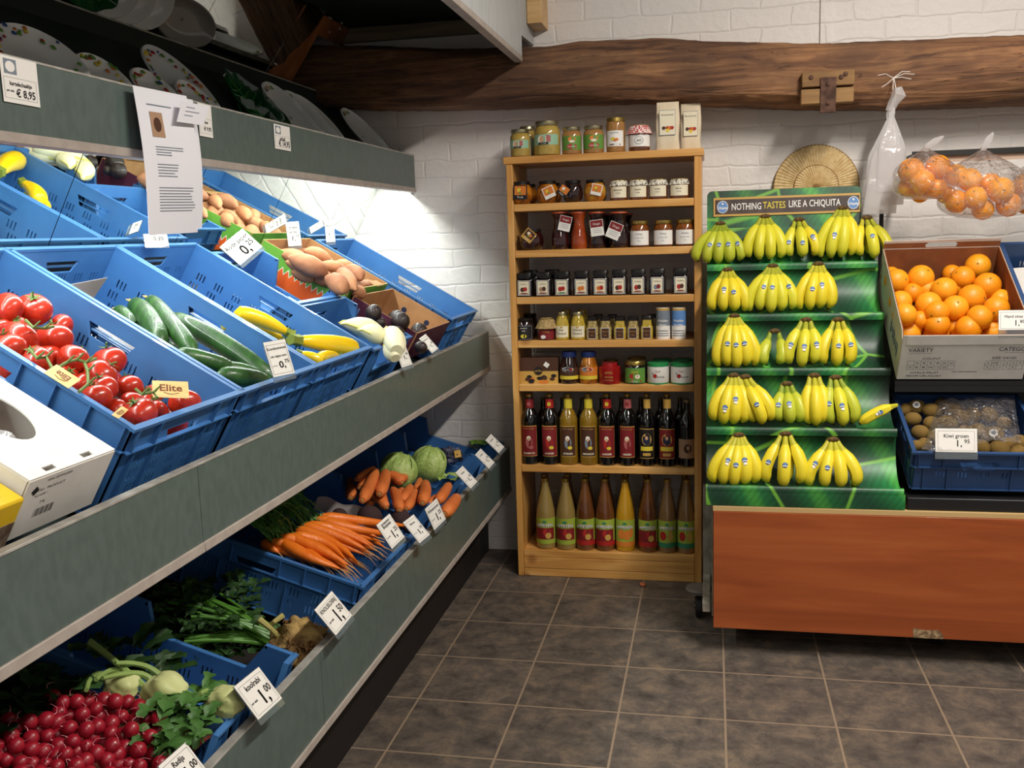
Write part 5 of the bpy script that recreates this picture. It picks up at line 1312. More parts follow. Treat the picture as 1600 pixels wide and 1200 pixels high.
def crumple(pxs, Fm, dz, label, amp=.018, seed=1):
    P = [on_frame(*q, Fm, dz) for q in pxs]   # four corners: TL TR BR BL
    rn = random.Random(seed); ph = [rn.uniform(0, 6) for _ in range(8)]
    n = (Fm.to_3x3() @ Vector((0, 0, 1))).normalized(); c0 = sum(P, Vector()) / 4
    mb = MB().use(FILM)
    def fn(u, v):
        p = (P[0] * (1 - u) + P[1] * u) * (1 - v) + (P[3] * (1 - u) + P[2] * u) * v
        bulge = math.sin(PI * u) ** .6 * math.sin(PI * v) ** .6 if 0 < u < 1 and 0 < v < 1 else 0
        w = math.sin(9 * u + ph[0] + 4 * math.sin(5 * v + ph[1])) + math.sin(13 * v + ph[2] + 3 * math.sin(7 * u + ph[3])) + .6 * math.sin(31 * u * v + ph[4])
        return p + n * (.022 * bulge + amp * w * .2) - c0
    mb.sheet(fn, 40, 30); o = mb.build('plastic_bag', M=Matrix.Translation(c0)); tag(o, label, 'plastic bag')
crumple([(1470, 618), (1520, 622), (1526, 700), (1440, 704)], KF, .018, 'crumpled clear plastic bag over the kiwis on the left', seed=2)
crumple([(1512, 620), (1584, 618), (1596, 690), (1528, 690)], KF, .022, 'crumpled clear plastic bag over the kiwis on the right', seed=5)
price_tag(1494, 688, 1, 3.125, .120, .072, 90, 12, [('Kiwi groen', .0165, 0, .18), ('1,', .028, .06, -.14), ('95', .017, .26, -.05)], 'white price card reading Kiwi groen on the dark blue crate', group='price cards on the right display')
# crate at the right edge of the frame
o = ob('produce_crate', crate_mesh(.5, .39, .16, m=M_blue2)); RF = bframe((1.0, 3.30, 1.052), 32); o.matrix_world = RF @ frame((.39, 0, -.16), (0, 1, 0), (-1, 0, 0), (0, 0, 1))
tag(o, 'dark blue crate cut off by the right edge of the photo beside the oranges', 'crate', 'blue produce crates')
rnd = random.Random(8)
for k in range(6):
    p = RF @ Vector((.06 + (k % 3) * .085, .10 + (k // 3) * .10, -.10)); t = thing('lemon', 'yellow lemon in the right edge crate, %s counted from the front' % ORD[k], 'lemon', Matrix.Translation(p) @ Euler((0, rnd.uniform(-.4, .4), rnd.uniform(0, 3))).to_matrix().to_4x4(), 'lemons in the right crate')
    MB().use(mat('lemon_peel', '#dcb61a', .4, bump=.1, bscale=200)).ell((0, 0, 0), (.045, .033, .033), 16, 12, lambda d: 1 + .18 * max(0, abs(d.x) - .9) / .1).build('lemon_peel', t)
mb = MB().use(M_wcard); mb.sheet(lambda u, v: RF @ Vector((.02 + .33 * u, .28 + .18 * v, -.13 + .05 * v + .006 * math.sin(7 * u))), 8, 6); tag(mb.build('paper_sheet'), 'pale paper liner at the back of the crate at the right edge', 'paper')
# ------------------------------------------------------------------ things hanging on the right
t = thing('wall_rail', 'black metal rail with a pale wood strip below, behind the bags of oranges', 'rail', T(*at(1530, 237, 1, 3.72)))
MB().use(mat('black_steel', '#15130f', .5)).box(-.22, .8, -.006, .006, -.010, .010).build('black_bar', t, bevel=.001)
MB().use(mat('pale_strip', '#b49a86', .6)).box(-.22, .8, .0065, .016, -.030, -.0085).build('wood_strip', t)
for x in (-.2, .7): MB().use(mat('black_steel', '#15130f', .5)).box(x, x + .015, .0165, YW - 3.722, -.008, .008).build('wall_bracket', t)
def fruit_bag(cx, ytop, yb, xl, xr, oranges, Y, label, glabel, tail):
    knot = at(cx, ytop, 1, Y); lo = at((xl + xr) / 2, yb, 1, Y); w = (at(xr + 9, yb - 40, 1, Y).x - at(xl - 9, yb - 40, 1, Y).x) / 2; h = knot.z - lo.z; ox = lo.x - knot.x
    t = thing('bag_of_oranges', label, 'plastic bag', Matrix.Translation(knot), 'hanging bags of oranges')
    mb = MB().use(FILM)
    def fn(u, v):
        a = 2 * PI * u
        rr = math.sin(min(1, v * 1.9) * PI / 2) ** 1.25 if v < .74 else math.sqrt(max(0, 1 - ((v - .74) / .26) ** 2.2))
        rip = 1 + .06 * math.sin(7 * a + 3 * v) * (1 - v) + .025 * math.sin(13 * a + 9 * v)
        z = -h * v
        return (math.cos(a) * max(.004, w * rr * rip) + ox * min(1, v * 1.6), math.sin(a) * max(.004, .088 * rr * rip), z)
    mb.sheet(fn, 40, 26); mb.build('bag_film', t)
    mb = MB().use(FILM2); mb.tube([(0, 0, -.012), (.002, -.004, 0), (tail[0] * .5, 0, tail[1] * .5), (tail[0], .0, tail[1])], [.007, .009, .011, .003], 9, squash=lambda w_, i: 1 + .3 * math.cos(3 * w_)); mb.build('knotted_neck', t)
    rnd = random.Random(int(cx))
    oranges.sort()
    for k, (x, y, rp, dy) in enumerate(oranges):
        p = at(x, y, 1, Y + dy); d = (p - Vector((0, 0, H))).dot(fw)
        orange(p, rp / F * d, 'orange inside %s, %s' % (glabel, ordl(k, len(oranges))), 'oranges in ' + glabel, rnd)
YG = 3.66
fruit_bag(1447, 228, 313, 1402, 1487, [(1424, 267, 20, .0), (1465, 261, 19, .01), (1440, 283, 20, -.015), (1462, 294, 17, .02), (1420, 292, 16, .03), (1438, 304, 13, .03)], YG, 'small hanging clear bag of oranges beside the plastic bag roll', 'the left hanging bag', (.055, .03))
fruit_bag(1536, 229, 343, 1472, 1598, [(1494, 274, 17, .02), (1515, 281, 18, .0), (1546, 286, 16, .03), (1563, 297, 20, -.01), (1524, 309, 18, -.015), (1494, 315, 18, .01), (1536, 327, 17, .02), (1576, 320, 19, .02), (1478, 304, 14, .04)], YG, 'large hanging clear bag of oranges in the middle of the three', 'the middle hanging bag', (.03, .045))
fruit_bag(1640, 235, 330, 1584, 1700, [(1600, 290, 18, .0), (1604, 316, 18, .02), (1630, 300, 18, .0)], YG + .06, 'hanging bag of oranges cut off by the right edge of the photo', 'the right hanging bag', (.03, .04))
# roll of thin bags on a string
nl = at(1396, 122, 1, YB - .03); tp = at(1393, 165, 1, 3.80)
t = thing('bag_roll', 'bundle of white translucent plastic bags hanging from a string on the beam', 'plastic bags', Matrix.Translation(nl))
mb = MB().use(P_white); mb.tube([(0, 0, 0), (-.004, -.02, -.04), (-.006, tp.y - nl.y, tp.z - nl.z - .02)], .0012, 5); mb.tube([(.002, 0, 0), (.006, -.02, -.04), (.0, tp.y - nl.y, tp.z - nl.z - .02)], .0012, 5)
mb.build('string', t)
for k, (a, b) in enumerate([(-.055, .012), (.07, .008), (-.04, -.03), (.06, -.008), (.055, .018)]):
    MB().use(P_white).tube([(0, -.002, 0), (a * .5, -.006, b * .8 + .006), (a, -.006, b)], .0012, 5).build('string_end', t)
lo = at(1377, 334, 1, 3.80); w = .074; h = tp.z - lo.z
def bagsheet(dx, dy, sc, zb, seed):
    mb = MB().use(FILM2); rn = random.Random(seed); ph = rn.uniform(0, 6)
    def fn(u, v):
        a = 2 * PI * u; k = min(1, .16 + max(0, v - .12) * 2.3) if v > .12 else .16 + .06 * math.sin(20 * v)
        rip = 1 + .10 * math.sin(6 * a + ph + 4 * v) * (1 - .6 * v)
        return (tp.x - nl.x + dx * v + math.cos(a) * w * sc * k * rip - .012 * v, tp.y - nl.y + dy + math.sin(a) * .018 * sc * k * rip, tp.z - nl.z - (h * zb) * v)
    mb.sheet(fn, 44, 24); mb.build('plastic_sheet', t)
bagsheet(-.020, .0, .80, 1.0, 3); bagsheet(.012, -.008, .66, .80, 4); bagsheet(-.005, .004, .88, .92, 5)
mb = MB().use(FILM2); b = tp - nl
mb.tube([b + Vector((-.006, 0, -.02)), b + Vector((.006, 0, .01)), b + Vector((.022, -.004, .035)), b + Vector((.018, -.002, .06))], [.012, .016, .022, .014], 12, squash=lambda w_, i: 1 + .25 * math.cos(4 * w_ + i)); mb.build('bunched_top', t)
# straw fan
fc = at(1275, 292, 1, YW - .025)
t = thing('straw_fan', 'round woven straw fan leaning on the wall behind the banana display', 'fan', Matrix.Translation(fc))
M_st = mat('straw', '#e0c592', .8, col2='#ceae78', scale=60, bump=.2); M_st2 = mat('straw_edge', '#8a6534', .8)
def disc(r0, r1, y, m, name, nr=72):
    mb = MB().use(m)
    def fn(u, v):
        a = 2 * PI * u; rr = r0 + (r1 - r0) * v
        return (math.cos(a) * rr, y + (.0012 if int(u * nr * 2 + .5) % 2 else -.0012), math.sin(a) * rr)
    mb.sheet(fn, nr * 2, 3, th=.003); mb.build(name, t)
RO = (at(1342, 292, 1, YW - .025) - fc).length
disc(.004, RO, 0, M_st, 'straw_disc'); disc(.004, RO * .52, -.007, M_st, 'inner_disc', 48)
def ring(r, y, m, name): 
    mb = MB().use(m); mb.tube([(math.cos(2 * PI * k / 48) * r, y, math.sin(2 * PI * k / 48) * r) for k in range(49)], .0025, 6, cap=False); mb.build(name, t)
ring(RO, -.001, M_st2, 'edge_binding'); ring(RO * .52, -.008, M_st2, 'inner_binding')
mb = MB().use(M_st2); mb.X = T(0, -.012, 0) @ RX(90); mb.lathe([(.010, 0), (.012, .004), (.004, .009)], 12); mb.build('hub', t)
tag(MB().use(P_skin if False else mat('stray_peel', '#b5603a', .7)).ell((0, 0, 0), (.011, .02, .006), 10, 6).build('vegetable_scrap', M=Matrix.Translation(at(1004, 913, 2, .007)) @ RZ(20)), 'small orange vegetable scrap on the tiles before the bookcase', 'scrap')
# ------------------------------------------------------------------ crates in the middle tier
D2_ = 30.5
def pr_(n, **k): return k
FA = rack_crate('blue crate full of red vine tomatoes in the middle tier', -.99, 1.885, 1.087, D2_, .62, .385, .20, slots=True)
FB2 = rack_crate('blue crate of cucumbers next to the tomato crate', -.99, 2.297, 1.087, D2_, .62, .39, .20)
FC = rack_crate('blue crate of yellow courgettes beside the cucumber crate', -.99, 2.705, 1.087, D2_, .62, .39, .20)
FD1 = rack_crate('empty blue crate with notched sides behind the chicory crate', -1.215, 3.045, 1.220, D2_, .30, .325, .15, dip=True, dipf=False, slots=True, rear_hi=.80)
FD2 = rack_crate('small notched blue crate of pale chicory at the front of the middle tier', -.985, 3.08, 1.079, D2_, .255, .36, .15, dip=True, dipf=True, slots=False, rear_hi=.82)
FF = rack_crate('blue crate at the far end of the middle tier against the white wall', -.99, 4.035, 1.087, D2_, .62, .395, .20)
# cardboard boxes in the middle tier
def card_box(name, label, Fm, L, Wd, Hh, cin, cout, prints=None, mesh_parts=None):
    t = thing(name, label, 'cardboard box', Fm @ T(0, 0, -Hh))
    MB().use(cin).box(0, L, 0, Wd, 0, .003).build('bottom', t)
    for nm, a in (('front_wall', (-.002, .002, 0, Wd)), ('rear_wall', (L - .002, L + .002, 0, Wd)), ('side_wall', (.002, L - .002, -.002, .002)), ('side_wall', (.002, L - .002, Wd - .002, Wd + .002))):
        x0, x1, y0, y1 = a
        mb = MB().use(cin).box(x0, x1, y0, y1, 0, Hh)
        mb.use(cout)
        if nm == 'front_wall': mb.box(x0 - .0012, x0 - .0002, y0, y1, 0, Hh)
        elif nm == 'rear_wall': mb.box(x1 + .0002, x1 + .0012, y0, y1, 0, Hh)
        elif y0 < .01: mb.box(x0, x1, y0 - .0012, y0 - .0002, 0, Hh)
        else: mb.box(x0, x1, y1 + .0002, y1 + .0012, 0, Hh)
        if prints: prints(mb, nm, L, Wd, Hh, y0)
        mb.build(nm, t)
    return t
K_br = mat('brown_carton', '#a87d52', .8, col2='#9b7149', scale=20); K_gr = mat('print_green', '#5f9a35', .6); K_or = mat('print_orange', '#dd5a1e', .6); K_pu = mat('print_purple', '#4a1930', .6)
def zig(mb, nm, L, Wd, Hh, y0):
    if nm in ('side_wall', 'front_wall'):
        n = 15
        for k in range(n):
            if nm == 'side_wall':
                a, b = L * k / n, L * (k + 1) / n
                for s_, yy in ((1, Wd + .0036), (-1, -.0036)):
                    if (y0 > .01) != (s_ > 0): continue
                    z = .5 * Hh
                    mb.use(K_or).poly([(a, yy, .002), (b, yy, .002), (b, yy, z - .012), ((a + b) / 2, yy, z + .010), (a, yy, z - .012)])
                    mb.use(P_white).poly([(a, yy + s_ * .0003, z - .014), ((a + b) / 2, yy + s_ * .0003, z + .008), (b, yy + s_ * .0003, z - .014), (b, yy + s_ * .0003, z - .010), ((a + b) / 2, yy + s_ * .0003, z + .0125), (a, yy + s_ * .0003, z - .010)])
            else:
                a, b = Wd * k / n, Wd * (k + 1) / n; z = .5 * Hh; xx = -.0038
                mb.use(K_or).poly([(xx, a, .002), (xx, b, .002), (xx, b, z - .010), (xx, (a + b) / 2, z + .010), (xx, a, z - .010)])
FE1 = slope_frame(-1.215, 3.55, 1.232, D2_)
E1 = card_box('sweet_potato_box', 'green and orange zigzag printed cardboard box of sweet potatoes', FE1, .35, .40, .12, K_br, K_gr, zig)
for k, y in enumerate((.05, .27)):
    MB().use(K_br).box(-.006, .03, y, y + .08, .116, .119).build('corner_flap', E1)
FE2 = slope_frame(-.985, 3.585, 1.079, D2_)
def purp(mb, nm, L, Wd, Hh, y0):
    if nm == 'side_wall':
        for k in (.3, .7):
            c = [(L * k + .011 * math.cos(a * PI / 6), Hh * .55 + .011 * math.sin(a * PI / 6)) for a in range(12)]
            mb.use(P_navy).poly([(p[0], (.0025 if y0 < .01 else Wd - .0025), p[1]) for p in c])
E2 = card_box('avocado_box', 'brown cardboard box with purple edge print holding dark avocados', FE2, .255, .42, .11, K_br, K_pu, purp)
# white box with the oval opening, yellow box beside it
FW = slope_frame(-.972, 1.412, 1.068, D2_)
t = thing('white_carton', 'white cardboard carton with an oval hole and a clear plastic lining', 'cardboard box', FW @ T(0, 0, -.11))
ov = [(.165 + .085 * math.cos(a * PI / 14) * (1 + .12 * math.sin(a * PI / 14)), .105 + .052 * math.sin(a * PI / 14)) for a in range(28)]
W_, L_ = .208, .46
slots_ = [rect(.006, .05, .016, .075), rect(.006, .14, .016, .165)]
mb = MB().use(M_wcard).geo(plate_geo([rect(0, 0, L_, W_), ov] + slots_, .003), T(0, 0, .1085)); mb.build('top_panel', t)
MB().use(M_wcard).box(-.0015, .0015, 0, W_, 0, .1068).build('front_panel', t)
MB().use(M_wcard).box(.002, L_, -.0015, .0015, 0, .1068).build('side_panel', t); MB().use(M_wcard).box(.002, L_, W_ - .0015, W_ + .0015, 0, .1068).build('side_panel', t)
MB().use(M_kraft).box(.002, L_, .002, W_ - .002, .0, .003).build('bottom_panel', t)
mb = MB(); FT = frame((-.0018, 0, 0), (0, -1, 0), (0, 0, 1), (-1, 0, 0))
def wt(s, y, z, sz, sx=1, bold=.0): mb.text(s, sz, FT @ T(-y, z, 0), sx=sx, bold=bold)
mb.use(P_blk); mb.X = FT @ T(-.185, .085, 0) @ RZ(45); mb.box(-.006, .006, -.006, .006, 0, .0003); mb.X = Matrix.Identity(4)
wt('VERS GEWASSEN', .135, .098, .006, 1.3); wt('HOLL. PRODUCT', .15, .083, .007, 1.3); wt('KLASSE 1', .165, .073, .006, 1.3); wt('5 kg', .155, .058, .007)
for k in range(13): x = -.165 + k * .0036; w_ = .0008 + .0016 * ((k * 7) % 3) / 2; mb.poly([FT @ Vector(p) for p in ((x, .030, 0), (x + w_, .030, 0), (x + w_, .045, 0), (x, .045, 0))])
mb.build('printed_lettering', t)
mb = MB().use(FILM2); mb.sheet(lambda u, v: (.07 + .19 * u, .04 + .13 * v, .045 + .035 * math.sin(PI * v) * math.sin(PI * u) + .006 * math.sin(17 * u + 9 * v) + .005 * math.sin(31 * v)), 26, 20); mb.build('plastic_lining', t)
FY = slope_frame(-.972, 1.192, 1.045, D2_)
t = thing('yellow_carton', 'yellow cardboard carton at the left edge of the photo', 'cardboard box', FY @ T(0, 0, -.09))
Ycd = mat('yellow_card', '#d8b31c', .5, col2='#d1ab18', scale=10)
mb = MB().use(Ycd).box(.0, .42, 0, .25, 0, .09); mb.build('carton_body', t, bevel=.004)
MB().use(mat('photo_print_brown', '#5b4636', .6, col2='#8c7a6a', scale=40)).box(-.0012, -.0002, .004, .246, .002, .05).build('photo_print', t)
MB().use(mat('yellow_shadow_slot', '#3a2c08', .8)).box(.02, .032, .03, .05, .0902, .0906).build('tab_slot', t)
MB().use(Ycd).prism([(.02, .03, .0908), (.02, .05, .0908), (.032, .048, .098), (.032, .032, .098)], (.001, 0, .001)).build('tab', t)

# ------------------------------------------------------------------ tomatoes
M_tom = mat('tomato_skin', '#b52c15', .28, col2='#a62410', scale=4, coat=.3, sss=.08); M_cal = mat('calyx_green', '#4f6a2b', .7); 
_tm = {}
def tomato(p, r, label, rnd, tilt=None):
    v = rnd.randrange(5)
    if v not in _tm:
        q = random.Random(v + 40); a = q.uniform(0, 6)
        mb = MB().use(M_tom).ell((0, 0, 0), (1, 1, .84), 24, 14, lambda d: 1 + .022 * math.cos(5 * math.atan2(d.y, d.x) + a) * (1 - d.z * d.z) - .10 * max(0, d.z - .88) / .12)
        cb = MB().use(M_cal)
        for k in range(5):
            w = 2 * PI * k / 5 + a
            cb.prism([(math.cos(w) * .05 + math.cos(w + 1.57) * .10, math.sin(w) * .05 + math.sin(w + 1.57) * .10, .80), (math.cos(w) * .05 - math.cos(w + 1.57) * .10, math.sin(w) * .05 - math.sin(w + 1.57) * .10, .80), (math.cos(w + .2) * .48, math.sin(w + .2) * .48, .86 + .1 * (k % 2))], (0, 0, .02))
        cb.tube([(0, 0, .78), (.03, .02, .95), (.14, .05, 1.12)], [.06, .05, .06], 6)
        _tm[v] = (mb.mesh('tomato_body'), cb.mesh('calyx'))
    t = thing('tomato', label, 'tomato', Matrix.Translation(p) @ Euler(tilt or (rnd.uniform(-.9, .9), rnd.uniform(-.6, 1.0), rnd.uniform(0, 6))).to_matrix().to_4x4() @ SCL(r), 'tomatoes in the blue crate')
    ob('tomato_body', _tm[v][0], t); ob('calyx', _tm[v][1], t)
TM = [(52, 484, 27), (10, 483, 26), (85, 530, 27), (93, 511, 21), (30, 530, 28), (12, 545, 27), (55, 563, 24), (80, 558, 20), (115, 563, 25), (171, 564, 25), (158, 586, 26), (160, 607, 23), (150, 622, 24), (201, 606, 22), (219, 646, 26), (206, 632, 20),
      (246, 641, 16), (233, 629, 15), (289, 631, 24), (22, 512, 21), (130, 600, 20), (104, 590, 19), (180, 640, 18), (240, 616, 16), (140, 575, 17), (2, 512, 16)]
TM.sort(); rnd = random.Random(21)
for k, (x, y, rp) in enumerate(TM):
    p = on_frame(x, y, FA, -.035 if rp > 22 else -.06); d = (p - Vector((0, 0, H))).dot(fw)
    tomato(p, rp * 1.05 / F * d, 'red vine tomato in the blue crate, %s of the upper layer' % ordl(k, len(TM)), rnd)
for k in range(12):
    p = FA @ Vector((.07 + (k % 6) * .085, .08 + (k // 6) * .17, -.105)); tomato(p, .036, 'red vine tomato in the lower layer of the blue crate, %s counted from the front' % ORD[k], rnd)
mb = MB().use(mat('corrugated_liner', '#8d7a72', .9, col2='#7d6b64', scale=8))
mb.sheet(lambda u, v: FA @ Vector((.01 + .60 * u, .012 + .36 * v, -.128 + .003 * math.sin(v * 150))), 4, 120, th=.001); tag(mb.build('corrugated_liner'), 'grey brown corrugated card liner beneath the tomatoes', 'card')
M_vine = mat('vine_green', '#5d6f34', .7)
for k, pts in enumerate([[(40, 500), (52, 512), (70, 513), (84, 510)], [(90, 575), (105, 566), (120, 562), (135, 566), (150, 560)], [(132, 566), (137, 580), (138, 600), (124, 612)], [(212, 608), (222, 616), (240, 613), (246, 622)], [(45, 545), (58, 560), (72, 558), (82, 576)]]):
    P = [on_frame(x, y, FA, .004 + .004 * (i % 2)) for i, (x, y) in enumerate(pts)]
    mb = MB().use(M_vine); mb.tube([P[0] + (q - P[0]) for q in P], [.003] * len(P), 6)
    for q in P[1:-1]: mb.tube([q, q + Vector((.012, .006, .012))], [.0028, .0014], 5)
    tag(mb.build('tomato_vine'), 'green vine stem lying over the tomatoes, %s of five' % ordl(k, 5), 'vine', 'vine stems on the tomatoes')
def elite(pxs, label, flip=False):
    n = (FA.to_3x3() @ Vector((0, 0, 1))) + Vector((0, -.5, 0)); c = on_frame(sum(p[0] for p in pxs) / 4, sum(p[1] for p in pxs) / 4, FA, .012)
    P = [atp(*q, c, n) for q in pxs]; rt = (P[1] - P[0]); w = rt.length; rt.normalize(); up = P[0] - P[3]; h = (up - rt * up.dot(rt)).length; up = (up - rt * up.dot(rt)).normalized()
    t = thing('brand_card', label, 'card', frame(c, rt, up, rt.cross(up)), 'wood coloured cards on the tomatoes')
    MB().use(mat('birch_card', '#d6b67c', .6, col2='#caa86c', scale=20, stretch=(1, 6, 1))).box(-w / 2, w / 2, -h / 2, h / 2, -.001, 0).build('card', t, bevel=.0004)
    mb = MB().use(mat('burnt_ink', '#6b3518', .6)).text('Elite', h * .55, T(0, h * .06, .0004) @ RZ(180 if flip else 0), bold=.02); mb.tube([(-w * .2, -h * .2, .0005), (0, -h * .3, .0005), (w * .22, -h * .22, .0005)], .0006, 4); mb.build('lettering', t)
elite([(243, 594), (299, 596), (289, 623), (236, 620)], 'wood coloured card on the tomatoes at the front right corner')
elite([(88, 569), (126, 593), (112, 609), (64, 580)], 'upside down wood coloured card in the middle of the tomatoes', True)
elite([(178, 640), (194, 626), (197, 658), (182, 652)], 'small wood coloured card standing between the front tomatoes')

# ------------------------------------------------------------------ long vegetables
def long_veg(name, label, cat, group, a, b, Fm, dz, rpx, m, prof, n=12, bendv=.0, nr=12, sq=None, dz2=None, extra=None, body='body'):
    A = on_frame(*a, Fm, dz); B = on_frame(*b, Fm, dz if dz2 is None else dz2)
    d = ((A + B) / 2 - Vector((0, 0, H))).dot(fw); r = rpx / F * d
    t = thing(name, label, cat, Matrix.Translation(A), group)
    D = B - A; nrm = (Fm.to_3x3() @ Vector((0, 0, 1))).normalized(); sd = D.cross(nrm).normalized()
    P = []; rad = []
    for k in range(n + 1):
        s = k / n; P.append(D * s + sd * bendv * r * math.sin(PI * s) + nrm * .25 * r * math.sin(PI * s))
        for (s0, r0), (s1, r1) in zip(prof, prof[1:]):
            if s <= s1 + 1e-9: rad.append(r * (r0 + (r1 - r0) * (s - s0) / (s1 - s0))); break
    mb = MB().use(m); mb.tube(P, rad, nr, squash=sq); mb.build(body, t)
    if extra: extra(t, P, rad, D.normalized(), nrm, r)
    return t
M_cuc = mat('cucumber_skin', '#2f5a22', .38, col2='#22441a', scale=9, stretch=(6, 1, 1), bump=.15, bscale=60, coat=.25)
CP = [(0, .25), (.04, .62), (.12, .9), (.3, 1), (.75, 1), (.92, .85), (.98, .5), (1, .2)]
def blossom(t, P, rad, D, n, r):
    mb = MB().use(mat('dried_blossom', '#c9a052', .8)); 
    for k in range(5): w = k * 1.26; v = Vector((math.cos(w), math.sin(w), .3)) * r * .45; mb.tube([P[0], P[0] - D * r * .35 + v], [r * .13, r * .05], 4)
    mb.build('dried_blossom', t)
CU = [((183, 484), (214, 512), 11, -.05), ((207, 472), (250, 540), 16, -.03), ((232, 466), (304, 552), 14, -.015), ((262, 492), (428, 594), 15, -.05), ((272, 552), (362, 577), 13, -.02), ((345, 574), (425, 598), 11, -.055), ((338, 586), (416, 597), 14, -.02), ((255, 540), (330, 580), 12, -.09)]
for k, (a, b, r, dz) in enumerate(CU):
    long_veg('cucumber', ['short cucumber with a dried blossom at the back left of the crate', 'fat cucumber with a blossom end pointing up in the cucumber crate', 'cucumber with pointed end, foremost of the upright ones', 'longest dark cucumber lying against the right crate wall', 'short cucumber lying low at the left front of the crate', 'cucumber end lying beside the price card', 'cucumber lying at the front under the komkommer card', 'cucumber at the bottom of the crate beneath the others'][k], 'cucumber', 'cucumbers in the blue crate', a, b, FB2, dz, r * 1.12, M_cuc, CP, bendv=.3 * (-1) ** k,
             sq=lambda w, i: 1 + .02 * math.cos(8 * w), extra=blossom if k < 3 else None, body='cucumber_body')
mb = MB().use(mat('grey_liner_paper', '#a89e9b', .85, col2='#9c928f', scale=10))
mb.sheet(lambda u, v: FB2 @ Vector((.20 + .30 * u, .02 + .34 * v, -.15 + .03 * u + .05 * max(0, v - .6) * u + .006 * math.sin(9 * u + 4 * v))), 16, 14, th=.0006); tag(mb.build('liner_paper'), 'grey paper sheet lining the back of the cucumber crate', 'paper')
mb = MB().use(mat('grey_liner_paper', '#a89e9b')); P = [on_frame(*q, FB2, z) for q, z in (((104, 446), -.03), ((168, 434), .0), ((146, 466), -.06), ((120, 480), -.07))]; mb.prism(P, (0, .001, .001)); tag(mb.build('liner_paper'), 'torn pointed paper corner sticking up in the cucumber crate', 'paper')
M_zuc = mat('yellow_courgette', '#eec50c', .3, col2='#e6bb08', scale=5, coat=.4); M_zst = mat('courgette_stem', '#6f7a25', .7)
ZP = [(0, .35), (.05, .5), (.2, .68), (.5, .9), (.8, 1), (.93, .85), (.98, .5), (1, .15)]
def zstem(t, P, rad, D, n, r):
    mb = MB().use(M_zst); mb.tube([P[0] + D * r * .15, P[0] - D * r * .35, P[0] - D * r * .9], [r * .55, r * .42, r * .5], 5, squash=lambda w, i: 1 + .15 * math.cos(5 * w)); mb.build('stem', t)
for k, (a, b, r, dz, l) in enumerate([((466, 532), (556, 547), 17, -.03, 'largest yellow courgette lying at the front of its crate'), ((448, 519), (366, 488), 14, -.04, 'yellow courgette with its stem end touching the largest one'), ((440, 531), (395, 510), 11, -.075, 'yellow courgette lying beneath the two large ones'),
                                    ((528, 556), (498, 560), 9, -.035, 'small greenish yellow courgette in the front corner'), ((470, 552), (503, 566), 9, -.035, 'yellow courgette tip at the front left of the crate'), ((380, 520), (345, 508), 10, -.11, 'yellow courgette low at the left wall of the crate')]):
    long_veg('yellow_courgette', l, 'courgette', 'yellow courgettes in the blue crate', a, b, FC, dz, r, M_zuc, ZP, bendv=.2, nr=16, sq=lambda w, i: 1 + .02 * math.cos(6 * w), extra=zstem, body='courgette_body')
M_chi = mat('chicory_white', '#ece6c4', .5, col2='#e6dfae', scale=6, coat=.1); M_chy = mat('chicory_tip', '#d8d070', .5)
def chileaf(t, P, rad, D, n, r):
    mb = MB().use(M_chy)
    for s in (-1, 1):
        sd = D.cross(n).normalized() * s
        q = [P[6] + sd * rad[6] * .9, P[8] + sd * rad[8] * 1.04 + n * r * .12, P[11] + sd * rad[11] + n * r * .2, P[12] + D * r * .2 + sd * r * .1]
        mb.tube(q, [r * .02, r * .09, r * .10, r * .02], 6)
    mb.build('leaf_edges', t)
for k, (a, b, r, dz, l) in enumerate([((592, 522), (532, 506), 14, -.03, 'pale chicory head lying at the rear of the small crate'), ((598, 530), (560, 516), 13, -.02, 'pale chicory head in the middle of the small crate'), ((620, 548), (605, 514), 15, -.01, 'plump pale chicory head standing up at the front of the crate'), ((618, 560), (600, 540), 12, -.035, 'pale chicory head low at the front wall behind the price card')]):
    long_veg('chicory_head', l, 'chicory', 'chicory heads in the small crate', a, b, FD2, dz + .008, r * 1.2, M_chi, [(0, .55), (.1, .85), (.35, 1), (.6, .85), (.85, .42), (1, .08)], nr=14, extra=chileaf, body='chicory_body')
M_swp = mat('sweet_potato_skin', '#b07a54', .75, col2='#935f44', scale=9, bump=.3, bscale=40)
SPP = [(0, .15), (.08, .45), (.25, .85), (.5, 1), (.75, .88), (.92, .5), (1, .12)]
SPL = [((450, 402), (512, 430), 12, .0), ((475, 392), (517, 409), 8, -.01), ((446, 409), (488, 432), 8, -.025), ((500, 412), (541, 426), 8, -.01), ((508, 434), (535, 457), 12, .0), ((532, 424), (556, 454), 10, -.005), ((538, 418), (564, 437), 9, -.02), ((530, 445), (566, 458), 8, -.03), ((470, 405), (500, 420), 9, -.035)]
SPL += [((440, 398), (470, 408), 9, -.03), ((485, 425), (520, 445), 10, -.03), ((520, 412), (550, 420), 8, -.04), ((496, 430), (524, 436), 9, -.045), ((455, 425), (490, 440), 9, -.045), ((540, 452), (570, 462), 8, -.03)]
for k, (a, b, r, dz) in enumerate(sorted(SPL)):
    long_veg('sweet_potato', 'orange brown sweet potato in the green and orange box, %s' % ordl(k, len(SPL)), 'sweet potato', 'sweet potatoes in the printed box', a, b, FE1, dz + .016, r * 1.35, M_swp, SPP, bendv=.4 * (-1) ** k, body='potato_body')
M_avo = mat('avocado_skin', '#1c1010', .45, col2='#2c1c18', scale=12, bump=.25, bscale=120, coat=.3)
